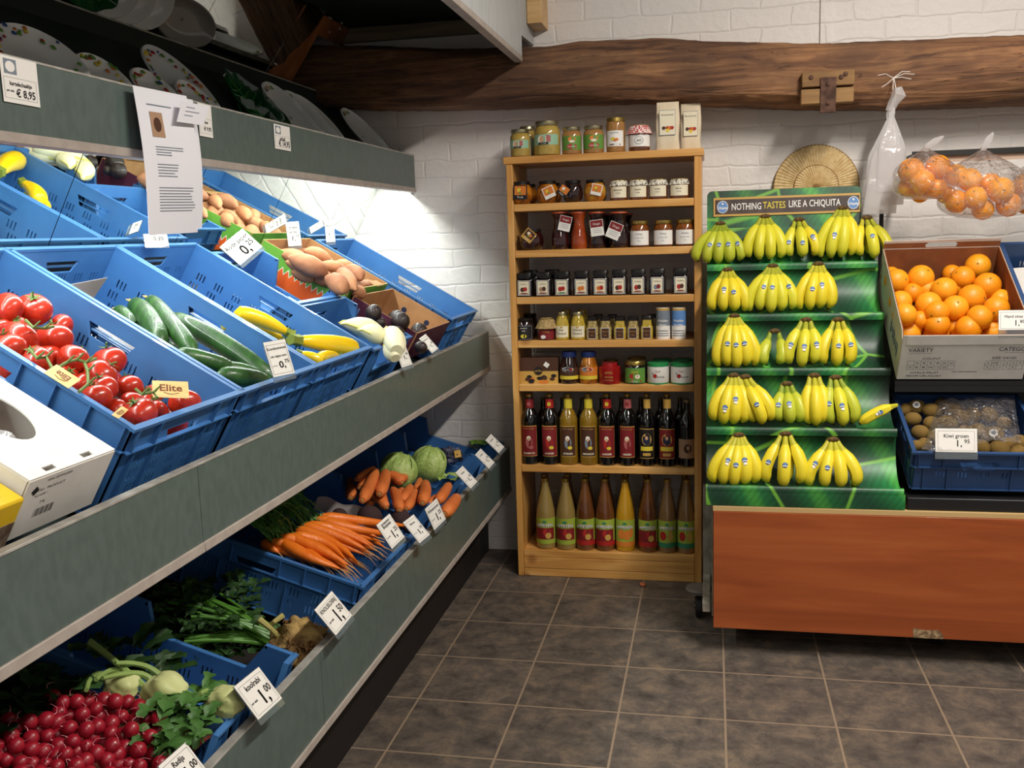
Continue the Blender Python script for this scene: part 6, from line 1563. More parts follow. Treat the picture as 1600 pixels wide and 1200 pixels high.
for k, (x, y, r, l) in enumerate([(584, 488, 13, 'greenish black avocado at the back left of the brown box'), (626, 502, 15, 'large dark purple avocado in the middle of the brown box'), (621, 520, 11, 'green black avocado below the large purple one'), (595, 504, 8, 'small dark avocado with pale cut stems'), (658, 543, 10, 'avocado behind the front price card')]):
    p = on_frame(x, y, FE2, .012 if r > 12 else -.006); d = (p - Vector((0, 0, H))).dot(fw)
    t = thing('avocado', l, 'avocado', Matrix.Translation(p) @ RY(30 + 20 * k) @ RZ(40 * k) @ SCL(r / F * d), 'avocados in the brown box')
    MB().use(M_avo).ell((0, 0, 0), (1, 1, 1.12), 18, 12, lambda d_: 1 - .12 * max(0, d_.z)).build('avocado_body', t)
    mb = MB().use(M_nav); mb.X = T(0, 0, .98); mb.lathe([(.12, 0), (.08, .05)], 7); mb.build('stem_end', t)
for k in range(10):
    p = FE1 @ Vector((.05 + (k % 5) * .062, .075 + (k // 5) * .2, -.045)); t = thing('sweet_potato', 'sweet potato in the lower layer of the printed box, %s counted from the front' % ORD[k], 'sweet potato', Matrix.Translation(p) @ RZ(80 + 17 * k), 'sweet potatoes in the lower layer of the printed box')
    MB().use(M_swp).ell((0, 0, 0), (.085, .034, .032), 16, 10, lambda d_: 1 + .05 * math.sin(5 * d_.x + k)).build('potato_body', t)
for k in range(4):
    p = FE2 @ Vector((.05 + (k % 2) * .10, .16 + (k // 2) * .17, -.06)); t = thing('avocado', 'dark avocado in the lower layer of the brown box, %s counted from the front' % ORD[k], 'avocado', Matrix.Translation(p) @ RY(50 * k) @ SCL(.034), 'avocados in the lower layer of the brown box')
    MB().use(M_avo).ell((0, 0, 0), (1, 1, 1.12), 16, 10).build('avocado_body', t)
# pale lettuce pieces in the last crate
M_let = mat('pale_lettuce', '#c9d69a', .6, col2='#dfe3bd', scale=12)
def leaf(mb, base, d, up, L_, w, curl=.25, nu=4, nv=8, rnd=random, rag=.0):
    d = Vector(d).normalized(); up = Vector(up); s = d.cross(up).normalized(); up = s.cross(d).normalized(); ph = rnd.uniform(0, 6); b = Vector(base)
    def fn(u, v):
        x = (u - .5) * 2; ww = w * math.sin(PI * (.08 + .84 * v)) ** .8 * (.55 + .6 * v) * (1 + rag * math.sin(14 * v + ph))
        return b + d * L_ * v + s * x * ww + up * (curl * L_ * (v * (1 - v) * 1.6 - .3 * v * v) + .22 * w * abs(x) + .10 * w * math.sin(9 * v + 4 * x + ph))
    mb.sheet(fn, nu, nv)
rnd = random.Random(3)
for k, (x, y, r, l) in enumerate([(.22, .10, .055, 'pale green lettuce head low at the front of the far crate'), (.32, .25, .06, 'pale green lettuce head in the middle of the far crate'), (.42, .12, .055, 'pale green lettuce head at the back of the far crate')]):
    t = thing('lettuce', l, 'lettuce', FF @ T(x, y, -.13), 'lettuces in the far crate')
    MB().use(M_let).ell((0, 0, 0), (r * .7, r * .7, r * .6), 12, 8).build('heart', t)
    for q in range(6): w = q * 1.05; mb = MB().use(M_let); leaf(mb, (0, 0, -r * .5), (math.cos(w), math.sin(w), .55), (0, 0, 1), r * 1.25, r * .5, rnd=rnd); mb.build('outer_leaf', t)

# ------------------------------------------------------------------ crates in the lowest tier
D1_ = 17
def low(label, ytop, Wd, x=-.905, z=.497, Hh=.165, **k): return rack_crate(label, x, ytop, z, D1_, .60, Wd, Hh, **k)
GA = low('blue crate of radishes in the lower left corner of the photo', 1.592, .37, dip=False, dipf=True, slots=True, dipd=.35)
GB = low('notched blue crate of kohlrabi next to the radish crate', 1.885, .275, dip=True, dipf=True, dipd=.42, rear_hi=.60)
GC = low('slotted blue crate of bunched carrots in the lowest tier', 2.690, .375, slots=True)
GD = low('notched blue crate of beetroots beside the bunched carrots', 3.055, .350, dip=True, dipf=True, slots=False, dipd=.42, rear_hi=.60)
GE = low('notched blue crate heaped with thick winter carrots', 3.415, .350, dip=True, dipf=True, slots=False, dipd=.42, rear_hi=.60)
GF = low('notched blue crate of cabbages in the lowest tier', 3.765, .340, dip=True, dipf=True, slots=False, dipd=.42, rear_hi=.60)
GG = low('notched blue crate at the far end of the lowest tier', 4.088, .312, dip=True, dipf=True, slots=False, dipd=.42, rear_hi=.60)
# radishes
M_rad = mat('radish_skin', '#9a1426', .38, col2='#861022', scale=6, coat=.15, sss=.05); M_root = mat('radish_root', '#cf7f86', .6); M_white_r = mat('radish_tip', '#e6c6c2', .5)
_rm = {}
rnd = random.Random(77)
def radish(p, r):
    v = rnd.randrange(6)
    if v not in _rm:
        q = random.Random(v + 9)
        a = MB().use(M_rad).ell((0, 0, 0), (1, 1, 1.04), 16, 10)
        b = MB().use(M_root); w = q.uniform(0, 6); b.tube([(0, 0, .98), (.05, .05, 1.3), (math.cos(w) * .5, math.sin(w) * .5, 1.5 + q.uniform(0, .3)), (math.cos(w) * 1.4, math.sin(w) * 1.3, 1.35)], [.10, .05, .035, .015], 5)
        _rm[v] = (a.mesh('radish_body'), b.mesh('root'))
    t = thing('radish', 'small round red radish in the bunch pile of the lower left crate', 'radish', Matrix.Translation(p) @ Euler((rnd.uniform(-.8, .8), rnd.uniform(-.4, 1.1), rnd.uniform(0, 6))).to_matrix().to_4x4() @ SCL(r), 'radishes in the lower left crate')
    ob('radish_body', _rm[v][0], t); ob('root', _rm[v][1], t)
pts = []
RD = [(262, 1158), (216, 1105), (180, 1096), (120, 1096), (82, 1090), (150, 1108), (190, 1120), (108, 1118), (45, 1128), (72, 1125), (216, 1172), (240, 1178), (175, 1165), (205, 1140), (135, 1140), (98, 1098), (155, 1120), (215, 1152), (195, 1168), (25, 1165), (90, 1148), (60, 1140)]
for q in RD: pts.append(q)
tries = 0
while len(pts) < 84 and tries < 6000:
    tries += 1; x = rnd.uniform(-14, 252); y = rnd.uniform(1092, 1215)
    if y < 1150 - .55 * x and y < 1120: continue
    if x > 205 and y < 1120: continue
    if x + (y - 1200) * .2 > 250: continue
    if all((x - a) ** 2 + (y - b) ** 2 > 15.5 ** 2 for a, b in pts): pts.append((x, y))
for (x, y) in pts:
    p = on_frame(x, y, GA, rnd.uniform(-.012, .022)); d = (p - Vector((0, 0, H))).dot(fw); radish(p, rnd.uniform(11.5, 13.5) / F * d)
mb = MB().use(mat('radish_pile_base', '#7c0f22', .6, col2='#2a3a16', scale=30)); mb.sheet(lambda u, v: GA @ Vector((.02 + .45 * u, .01 + .35 * v, -.035 + .01 * math.sin(20 * u + 9 * v))), 10, 8)
o = mb.build('radish_pile'); tag(o, 'dense lower layers of radishes and leaves filling the lower left crate', 'radish pile'); o['kind'] = 'stuff'
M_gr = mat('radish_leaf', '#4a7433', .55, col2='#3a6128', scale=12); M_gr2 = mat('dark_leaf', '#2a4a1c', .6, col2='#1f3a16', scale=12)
mb = MB().use(M_gr)
for k in range(60):
    x, y = rnd.uniform(222, 318), 0; y = 1130 + rnd.uniform(-42, 52) - (x - 270) * .25
    p = on_frame(x, y, GA, rnd.uniform(-.02, .03)); w = rnd.uniform(0, 2 * PI)
    leaf(mb, p, (math.cos(w) * .8 + .3, math.sin(w), rnd.uniform(-.1, .5)), (.3, 0, 1), rnd.uniform(.04, .065), rnd.uniform(.011, .018), curl=.45, rnd=rnd, rag=.35)
o = mb.build('radish_leaves'); tag(o, 'bright green radish leaves hanging over the right front of the radish crate', 'leaves'); o['kind'] = 'stuff'
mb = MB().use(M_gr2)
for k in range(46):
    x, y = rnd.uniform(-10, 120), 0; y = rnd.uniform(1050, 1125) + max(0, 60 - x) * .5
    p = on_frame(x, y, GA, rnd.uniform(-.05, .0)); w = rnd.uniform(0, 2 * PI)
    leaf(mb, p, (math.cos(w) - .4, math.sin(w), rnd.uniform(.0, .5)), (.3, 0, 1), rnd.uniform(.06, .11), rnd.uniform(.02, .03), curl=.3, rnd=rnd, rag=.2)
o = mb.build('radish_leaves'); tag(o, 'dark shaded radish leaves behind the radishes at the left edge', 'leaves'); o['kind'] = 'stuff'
# kohlrabi
M_koh = mat('kohlrabi_skin', '#c6c98f', .5, col2='#b4bb78', scale=7, bump=.25, bscale=14); M_kst = mat('kohlrabi_stem', '#8ba35a', .5, col2='#78924c', scale=10)
for k, (x, y, r, st, l) in enumerate([(192, 1074, 25, [[(205, 1062), (180, 1030), (140, 1000)], [(190, 1055), (175, 1040), (150, 1062)], [(182, 1060), (140, 1045), (135, 1078)]], 'kohlrabi at the back left, half hidden by radishes'),
                                    (258, 1082, 33, [[(226, 1074), (190, 1040), (138, 1004)], [(250, 1056), (225, 1034), (180, 1036)], [(235, 1062), (215, 1045), (160, 1060)]], 'large knobbly kohlrabi in the middle of the notched crate'),
                                    (352, 1097, 28, [[(345, 1078), (330, 1074), (312, 1084)]], 'kohlrabi at the front of the crate beside the price card')]):
    Q = GB; p = on_frame(x, y, Q, -.01 + .012 * k); d = (p - Vector((0, 0, H))).dot(fw); R_ = r / F * d
    t = thing('kohlrabi', l, 'kohlrabi', Matrix.Translation(p), 'kohlrabi in the notched crate')
    q = random.Random(k); a0, a1 = q.uniform(0, 6), q.uniform(0, 6)
    MB().use(M_koh).ell((0, 0, 0), (R_ * 1.08, R_, R_ * .9), 26, 18, lambda d_: 1 + .06 * math.sin(5 * d_.x + a0) + .055 * math.sin(7 * d_.y + a1) + .045 * math.sin(10 * d_.z + 6 * d_.x) + .02 * math.sin(17 * d_.y + 4 * d_.z)).build('bulb', t)
    for s in st:
        P = [on_frame(a, b, Q, .0 + .018 * i) - p for i, (a, b) in enumerate(s)]
        P = [bez(P[0], P[0] * .5 + P[1] * .5, P[1], P[2], t=j / 8) if len(P) > 2 else P[0] for j in range(9)]
        mb = MB().use(M_kst).tube(P, [.0075 - .0004 * j for j in range(9)], 7); mb.build('stalk', t)
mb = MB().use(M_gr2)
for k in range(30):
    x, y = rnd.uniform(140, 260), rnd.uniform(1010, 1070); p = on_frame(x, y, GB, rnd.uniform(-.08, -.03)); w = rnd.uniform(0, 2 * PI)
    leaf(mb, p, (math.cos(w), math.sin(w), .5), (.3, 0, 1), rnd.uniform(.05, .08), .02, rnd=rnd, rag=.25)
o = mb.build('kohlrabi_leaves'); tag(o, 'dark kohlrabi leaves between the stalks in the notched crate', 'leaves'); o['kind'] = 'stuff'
# celeriac with stalks lying in the tray
M_cel = mat('celeriac_skin', '#a98d55', .9, col2='#5f4424', scale=26, bump=1.0, bscale=30); M_cst = mat('celery_stalk', '#4f7f2c', .4, col2='#3f6b24', scale=8)
FT_ = slope_frame(-.905, 2.28, .42, D1_)
p = on_frame(466, 1012, FT_, .005); 
t = thing('celeriac', 'brown rooty celeriac with long green stalks between the kohlrabi and carrot crates', 'celeriac', Matrix.Translation(p))
MB().use(M_cel).ell((0, 0, 0), (.072, .068, .064), 30, 22, lambda d_: 1 + .09 * math.sin(7 * d_.x + 3 * d_.z) + .08 * math.sin(11 * d_.y + 5 * d_.x) + .04 * math.sin(19 * d_.z + 8 * d_.y)).build('root_ball', t)
mb = MB().use(mat('root_fibre', '#6b4c26', .9))
for k in range(240):
    w = rnd.uniform(0, 2 * PI); u_ = rnd.uniform(-.9, .8); v = Vector((math.cos(w) * .7 + .5, math.sin(w), u_)).normalized(); b = v * .069; e = b + v * rnd.uniform(.004, .016) + Vector((rnd.uniform(-.01, .02), rnd.uniform(-.02, .02), -.012))
    if p.x + e.x > -.896: continue
    mb.tube([b * .95, (b + e) / 2 + v * .004, e], [.0024, .0018, .0008], 4)
o = mb.build('root_fibres', t); o['kind'] = 'stuff'
for k in range(16):
    P = [on_frame(432 + rnd.uniform(-8, 10), 996 + rnd.uniform(-10, 16), FT_, .01) - p]; e = on_frame(296 + rnd.uniform(-40, 50), 948 + rnd.uniform(-24, 34), FT_, rnd.uniform(-.0, .05)) - p
    m_ = (P[0] + e) / 2 + Vector((0, 0, rnd.uniform(.0, .04))); mb = MB().use(M_cst).tube([bez(P[0], P[0] * .6 + m_ * .4, m_, e, t=j / 8) for j in range(9)], [.0065 - .0004 * j for j in range(9)], 7); mb.build('stalk', t)
for a, b in (((415, 985), (442, 962)), ((440, 1000), (405, 968))):
    P = [on_frame(*a, FT_, .02) - p, on_frame((a[0] + b[0]) / 2, (a[1] + b[1]) / 2 - 2, FT_, .05) - p, on_frame(*b, FT_, .06) - p]; MB().use(mat('cut_stalk', '#a59a58', .6)).tube(P, [.007, .006, .008], 7).build('cut_stalk', t)
for k in range(10):
    a_ = on_frame(436 + rnd.uniform(-6, 6), 1004 + rnd.uniform(-6, 8), FT_, -.01) - p; e = on_frame(300 + rnd.uniform(-20, 40), 985 + rnd.uniform(-14, 22), FT_, rnd.uniform(-.03, .0)) - p
    MB().use(M_cst).tube([a_ + (e - a_) * j / 6 + Vector((0, 0, .01 * math.sin(PI * j / 6))) for j in range(7)], [.006 - .0004 * j for j in range(7)], 7).build('stalk', t)
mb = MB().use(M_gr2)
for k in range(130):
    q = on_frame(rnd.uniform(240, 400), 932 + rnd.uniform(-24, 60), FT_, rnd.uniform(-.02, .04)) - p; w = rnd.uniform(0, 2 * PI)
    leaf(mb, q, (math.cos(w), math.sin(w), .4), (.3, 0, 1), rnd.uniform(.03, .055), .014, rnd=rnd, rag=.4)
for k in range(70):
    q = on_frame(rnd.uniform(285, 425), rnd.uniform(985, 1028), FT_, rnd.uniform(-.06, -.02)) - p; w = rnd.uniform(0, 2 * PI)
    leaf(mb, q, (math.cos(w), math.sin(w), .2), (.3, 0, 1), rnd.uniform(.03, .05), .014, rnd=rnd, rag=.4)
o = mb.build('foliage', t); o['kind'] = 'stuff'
# bunched carrots
M_car = mat('carrot_skin', '#e67a22', .42, col2='#dd6c16', scale=14, stretch=(1, 1, 1), bump=.2, bscale=70, coat=.15); M_cr = mat('carrot_root_hair', '#d9a468', .6); M_crown = mat('carrot_crown', '#6f7a2c', .6)
CPR = [(0, .55), (.03, .9), (.12, 1), (.4, .85), (.7, .6), (.9, .3), (1, .1)]
def roothair(t, P, rad, D, n, r):
    mb = MB().use(M_cr); q = rnd.uniform(-1, 1); s = D.cross(n)
    mb.tube([P[-1] - D * .002, P[-1] + D * .02 + s * .006 * q - n * .002, P[-1] + D * .045 + s * .016 * q - n * .012], [r * .12, r * .06, r * .03], 5); mb.build('root_tip', t)
    mb = MB().use(M_crown); mb.tube([P[0] + D * .001, P[0] - D * .010 + n * .003], [r * .5, r * .35], 6); mb.build('crown', t)
n_c = 34
for k in range(n_c):
    s = k / (n_c - 1); lay = k % 3
    a = (506 - 78 * s + rnd.uniform(-5, 5) + lay * 3, 806 + 44 * s + rnd.uniform(-5, 5) + (9 if lay == 1 else 0) * (1 - s))
    e = (642 - 118 * s ** .8 + rnd.uniform(-24, 6), 826 + 80 * s ** .75 + rnd.uniform(-12, 4))
    e = (e[0], min(e[1], 855 + (e[0] - 345) * .279 - 18)); a = (a[0], min(a[1], 855 + (a[0] - 345) * .279 - 12))
    long_veg('carrot', 'slim orange bunched carrot in the slotted crate, %s' % (ordl(n_c - 1 - k, n_c)), 'carrot', 'bunched carrots in the slotted crate', a, e, GC, [.012, -.006, -.022][lay], rnd.uniform(7.6, 10.4), M_car, CPR, n=12, bendv=rnd.uniform(-1.9, 1.9), nr=10, extra=roothair, body='carrot_body', dz2=[-.004, -.02, -.03][lay])
for k, (a, e) in enumerate([((413, 850), (436, 864)), ((428, 853), (458, 869)), ((440, 857), (474, 874)), ((462, 864), (500, 882)), ((476, 862), (520, 888))]):
    long_veg('carrot', 'orange carrot along the near wall of the slotted crate, %s of five' % ordl(k, 5), 'carrot', 'carrots along the near wall of the slotted crate', a, e, GC, -.01, 9.5, M_car, CPR, n=10, bendv=.3, nr=10, extra=roothair, body='carrot_body')
M_cg = mat('carrot_green', '#558c3c', .5, col2='#3a6e2c', scale=20)
mb = MB().use(M_cg)
def frond(q0, q1, w):
    d = q1 - q0; L_ = d.length; d.normalize(); up = Vector((.3, 0, 1)); s = d.cross(up).normalized(); N = 9
    P = [q0 + d * L_ * j / N + Vector((0, 0, .25 * L_ * math.sin(PI * j / N * .8))) for j in range(N + 1)]
    mb.tube(P, [.0017 - .0001 * j for j in range(N + 1)], 4)
    for j in range(3, N + 1):
        for sg in (-1, 1):
            for rep in range(2):
                b = P[j]; e = b + s * sg * w * rnd.uniform(.5, 1) + d * w * rnd.uniform(.1, .8) + Vector((0, 0, rnd.uniform(-.4, .6) * w)); m_ = (b + e) / 2; x = d * w * .28
                mb.poly([b, m_ + x * .5, e, m_ - x * .5]); mb.poly([m_, m_ + x + s * sg * w * .1, e + x * .7, m_ + x * .2])
for k in range(70):
    s = rnd.random(); a = on_frame(506 - 80 * s, 804 + 46 * s, GC, rnd.uniform(-.01, .02)); e = on_frame(440 - 60 * s + rnd.uniform(-35, 40), 780 + 45 * s + rnd.uniform(-30, 20), GC, rnd.uniform(-.02, .07))
    frond(a, e, rnd.uniform(.014, .024))
for k in range(30):
    a = on_frame(430 + rnd.uniform(-20, 40), 840 + rnd.uniform(-10, 10), GC, .0); e = on_frame(380 + rnd.uniform(-30, 40), 800 + rnd.uniform(-20, 20), GC, rnd.uniform(.0, .05)); frond(a, e, .02)
o = mb.build('carrot_greens'); tag(o, 'feathery dark green carrot tops behind the bunched carrots', 'leaves'); o['kind'] = 'stuff'
# beetroots
M_bt = mat('beetroot_skin', '#2e1c20', .8, col2='#3f2a28', scale=16, bump=.4)
for k, (x, y, r, l) in enumerate([(531, 806, 12, 'dark beetroot at the back lying on the grey paper'), (578, 808, 19, 'large dark beetroot in the middle of its crate'), (627, 812, 16, 'dark beetroot between two price cards'), (640, 822, 12, 'dark beetroot behind the bieten price card')]):
    p = on_frame(x, y, GD, -.035); d = (p - Vector((0, 0, H))).dot(fw); R_ = r / F * d
    t = thing('beetroot', l, 'beetroot', Matrix.Translation(p) @ RY(40) @ RZ(30 * k) @ SCL(R_), 'beetroots in the notched crate')
    MB().use(M_bt).ell((0, 0, 0), (1.1, 1, .95), 18, 12).build('beetroot_body', t)
    MB().use(M_bt).tube([(0, 0, -.8), (.05, 0, -1.2), (.15, 0, -1.6)], [.22, .09, .02], 6).build('tail_root', t)
pp = [on_frame(*q, GD, z) for q, z in (((500, 776), -.0), ((590, 800), -.012), ((600, 822), -.06), ((486, 798), -.05))]
mb = MB().use(mat('grey_liner_paper', '#a89e9b')); mb.sheet(lambda u, v: (pp[0] * (1 - u) + pp[1] * u) * (1 - v) + (pp[3] * (1 - u) + pp[2] * u) * v + Vector((0, 0, .006 * math.sin(12 * u) + .008 * math.sin(6 * v))), 18, 6, th=.0006)
tag(mb.build('liner_paper'), 'grey lilac paper sheet in the beetroot crate', 'paper')
# winter carrots
M_wc = mat('winter_carrot_skin', '#d9783a', .55, col2='#c66730', scale=12, bump=.3, bscale=50); 
WP = [(0, .5), (.04, .85), (.15, 1), (.5, .95), (.8, .8), (.94, .5), (1, .15)]
def wcut(t, P, rad, D, n, r):
    mb = MB().use(mat('cut_crown', '#a9884e', .8)); mb.tube([P[0] + D * .001, P[0] - D * .003], [r * .3, r * .24], 7); mb.build('cut_crown', t)
WL = [((566, 782), (588, 733), 10, .03), ((593, 772), (603, 735), 10, .03), ((628, 754), (605, 741), 9, .02), ((557, 749), (586, 731), 7, .025), ((624, 797), (612, 762), 9, .0), ((604, 793), (578, 772), 8, -.01), ((628, 783), (642, 759), 8.5, .0), ((660, 786), (664, 752), 10, .02), ((635, 795), (650, 765), 8, .0),
      ((684, 784), (702, 756), 9, .015), ((694, 803), (715, 775), 11, .015), ((668, 790), (682, 776), 7, -.01), ((548, 778), (545, 748), 9, -.03), ((650, 765), (656, 748), 6, -.01), ((600, 790), (590, 765), 8, -.03)]
WL += [((575, 790), (590, 762), 8, -.04), ((618, 780), (628, 765), 8, -.02), ((640, 792), (668, 770), 8, -.03), ((670, 796), (690, 788), 8, -.03), ((612, 752), (636, 746), 8, -.0), ((562, 762), (575, 742), 8, -.0)]
WL.sort()
for k, (a, b, r, dz) in enumerate(WL):
    long_veg('winter_carrot', 'thick stubby winter carrot in the heaped crate, %s' % ordl(k, len(WL)), 'carrot', 'thick winter carrots in the heaped crate', a, b, GE, dz, r, M_wc, WP, n=10, bendv=.2, nr=12, extra=wcut, body='carrot_body')
# cabbages
M_cab = mat('cabbage_leaf', '#a9bf6c', .45, col2='#93ad58', scale=5, bump=.4, bscale=9); M_cab2 = mat('cabbage_leaf_pale', '#b4c67a', .45, col2='#a0b866', scale=5, bump=.3, bscale=9)
for k, (x, y, r, Fm, l) in enumerate([(622, 737, 29, GE, 'round green cabbage partly behind the winter carrots'), (670, 725, 27, GF, 'upright pointed green cabbage in the middle of the lowest tier')]):
    p = on_frame(x, y, Fm if k else GF, -.0 + .02 * k); d = (p - Vector((0, 0, H))).dot(fw); R_ = r / F * d
    t = thing('cabbage', l, 'cabbage', Matrix.Translation(p) @ RY(20) @ SCL(R_), 'green cabbages in the lowest tier')
    MB().use(M_cab).ell((0, 0, 0), (1, .95, 1.02), 26, 18, lambda d_: 1 + .02 * math.sin(9 * d_.x + 6 * d_.z) + .02 * math.sin(8 * d_.y)).build('cabbage_head', t)
    for q in range(6):
        w = q * 1.05 + .3 * k; mb = MB().use(M_cab2 if q % 2 else M_cab)
        def fn(u, v):
            a = w + (u - .5) * 1.5 * (math.sin(PI * (.15 + .8 * v))) ; ph = PI * (.97 - .85 * v); rr = 1.045 + .03 * math.sin(11 * u + q) + .02 * abs(u - .5) + .06 * max(0, v - .85)
            return (math.sin(ph) * math.cos(a) * rr, math.sin(ph) * math.sin(a) * rr * .95, math.cos(ph) * rr * 1.02)
        mb.sheet(fn, 10, 12, th=.012); mb.build('outer_leaf', t)
def leaf_thing(px, py, Fm, dz, label, n=6, s=.06, m=None):
    p = on_frame(px, py, Fm, dz); t = thing('cabbage_leaves', label, 'leaves', Matrix.Translation(p))
    for k in range(n):
        mb = MB().use(m or M_cab); w = k * 2 * PI / n; leaf(mb, (0, 0, 0), (math.cos(w), math.sin(w), .35), (0, 0, 1), s, s * .4, rnd=rnd); mb.build('leaf', t)
leaf_thing(704, 752, GF, -.02, 'flat green cabbage leaves at the front of the cabbage crate'); leaf_thing(752, 697, GG, -.04, 'green lettuce leaves in the last crate behind the price cards', m=mat('fresh_green', '#7fae3c', .5))
p = on_frame(703, 712, GF, -.01); t = thing('crumpled_packaging', 'crumpled lilac grey packaging with a small yellow label beside the cabbage', 'packaging', Matrix.Translation(p))
mb = MB().use(mat('lilac_foil', '#6f6f86', .4, .1, col2='#32323f', scale=26)); mb.ell((0, 0, 0), (.05, .045, .032), 26, 18, lambda d_: 1 + .14 * math.sin(9 * d_.x + 7 * d_.y) + .12 * math.sin(14 * d_.y + 11 * d_.z)); mb.build('crumpled_film', t)
MB().use(P_gold).prism([(.03, -.038, .0), (.052, -.02, .0), (.046, -.014, .028), (.026, -.034, .028)], (.002, -.002, .001)).build('yellow_label', t)
# ------------------------------------------------------------------ price cards on the rack
A0 = (math.cos(R(38)), 0, math.sin(R(38)))
def L3(a, b, c, d='per stuk'): return [(a, .17, 0, .26), (d, .07, -.28, -.12), (b, .44, .08, -.16), (c, .22, .31, -.04)]
tag4([(415, 534), (448, 530), (458, 582), (424, 591)], 0, -.965, (.75, -.6, .35), [('Komkommer', .165, 0, .28), ('uit eigen tuin', .14, 0, .06), ('0,', .42, .06, -.2), ('75', .22, .30, -.12), ('per stuk', .06, -.28, -.2)], 'price card reading Komkommer at the corner of the cucumber crate')
tag4([(349, 382), (385, 355), (404, 387), (370, 418)], 0, -1.43, (.62, -.6, .5), [('Rode peper', .19, 0, .24), ('0,', .46, .04, -.18), ('25', .24, .32, -.06)], 'price card reading Rode peper 0,25 behind the courgette crate')
tag4([(366, 1073), (404, 1042), (442, 1090), (404, 1124)], 0, -.900, A0, L3('koolrabi', '1,', '00'), 'price card reading koolrabi 1,00 on the lowest front board')
tag4([(492, 953), (518, 923), (551, 961), (525, 992)], 0, -.893, A0, [('KNOLSELDERIJ', .125, 0, .27), ('per stuk', .07, -.28, -.12), ('1,', .44, .08, -.16), ('50', .22, .31, -.04)], 'price card reading KNOLSELDERIJ 1,50 beside the celeriac')
tag4([(593, 818), (612, 801), (629, 840), (608, 860)], 0, -.897, (.85, -.2, .5), [('AANBIEDING', .10, 0, .36)] + L3('Bospeen', '1,', '25'), 'price card reading Bospeen 1,25 on the carrot crate')
tag4([(629, 817), (646, 804), (672, 835), (656, 848)], 0, -.893, (.68, -.4, .6), L3('Bieten', '1,', '25'), 'price card reading Bieten 1,25 in front of the beetroots')
tag4([(669, 792), (687, 778), (692, 811), (674, 832)], 0, -.893, (.9, -.25, .3), L3('Winterpeen', '1,', '25'), 'price card reading Winterpeen 1,25 by the thick carrots')
tag4([(712, 738), (723, 728), (746, 752), (735, 764)], 0, -.893, (.66, -.45, .6), L3('Witlof', '1,', '25'), 'price card, third from the far end of the lowest board')
tag4([(743, 710), (752, 700), (772, 723), (763, 733)], 0, -.893, (.66, -.45, .6), L3('Venkel', '1,', '25'), 'price card, second from the far end of the lowest board')
tag4([(760, 686), (769, 677), (786, 699), (778, 710)], 0, -.893, (.66, -.45, .6), L3('Andijvie', '1,', '25'), 'price card at the far end of the lowest board')
tag4([(246, 1200), (288, 1161), (330, 1206), (288, 1245)], 0, -.900, A0, L3('Radijs', '1,', '00'), 'price card reading Radijs cut off by the lower edge of the photo')
tag4([(623, 536), (640, 531), (635, 569), (619, 575)], 0, -.965, (.7, -.7, .3), L3('Witlof', '1,', '95'), 'price card standing before the chicory crate')
tag4([(657, 529), (664, 521), (686, 545), (673, 552)], 0, -.968, (.66, -.5, .55), L3('Avocado', '1,', '00'), 'price card leaning on the avocado box')
tag4([(449, 347), (470, 346), (468, 383), (448, 385)], 0, -1.49, (.6, -.8, .1), [('Zoete', .26, 0, .26), ('aardap.', .22, 0, .08), ('1,', .5, -.05, -.2), ('25', .28, .26, -.1)], 'price card for sweet potatoes standing before the mirror')
tag4([(506, 344), (520, 345), (525, 377), (511, 379)], 0, -1.50, (.6, -.8, .1), [('Bloemk.', .22, 0, .25), ('1,', .5, -.05, -.14), ('75', .28, .26, -.04)], 'price card before the mirror, farthest from the viewer')
tag4([(225, 366), (262, 366), (262, 380), (226, 380)], 0, -1.50, (.8, -.5, .3), [('0,30', .26, .1, .0)], 'low price card partly hidden below the hanging sheets')
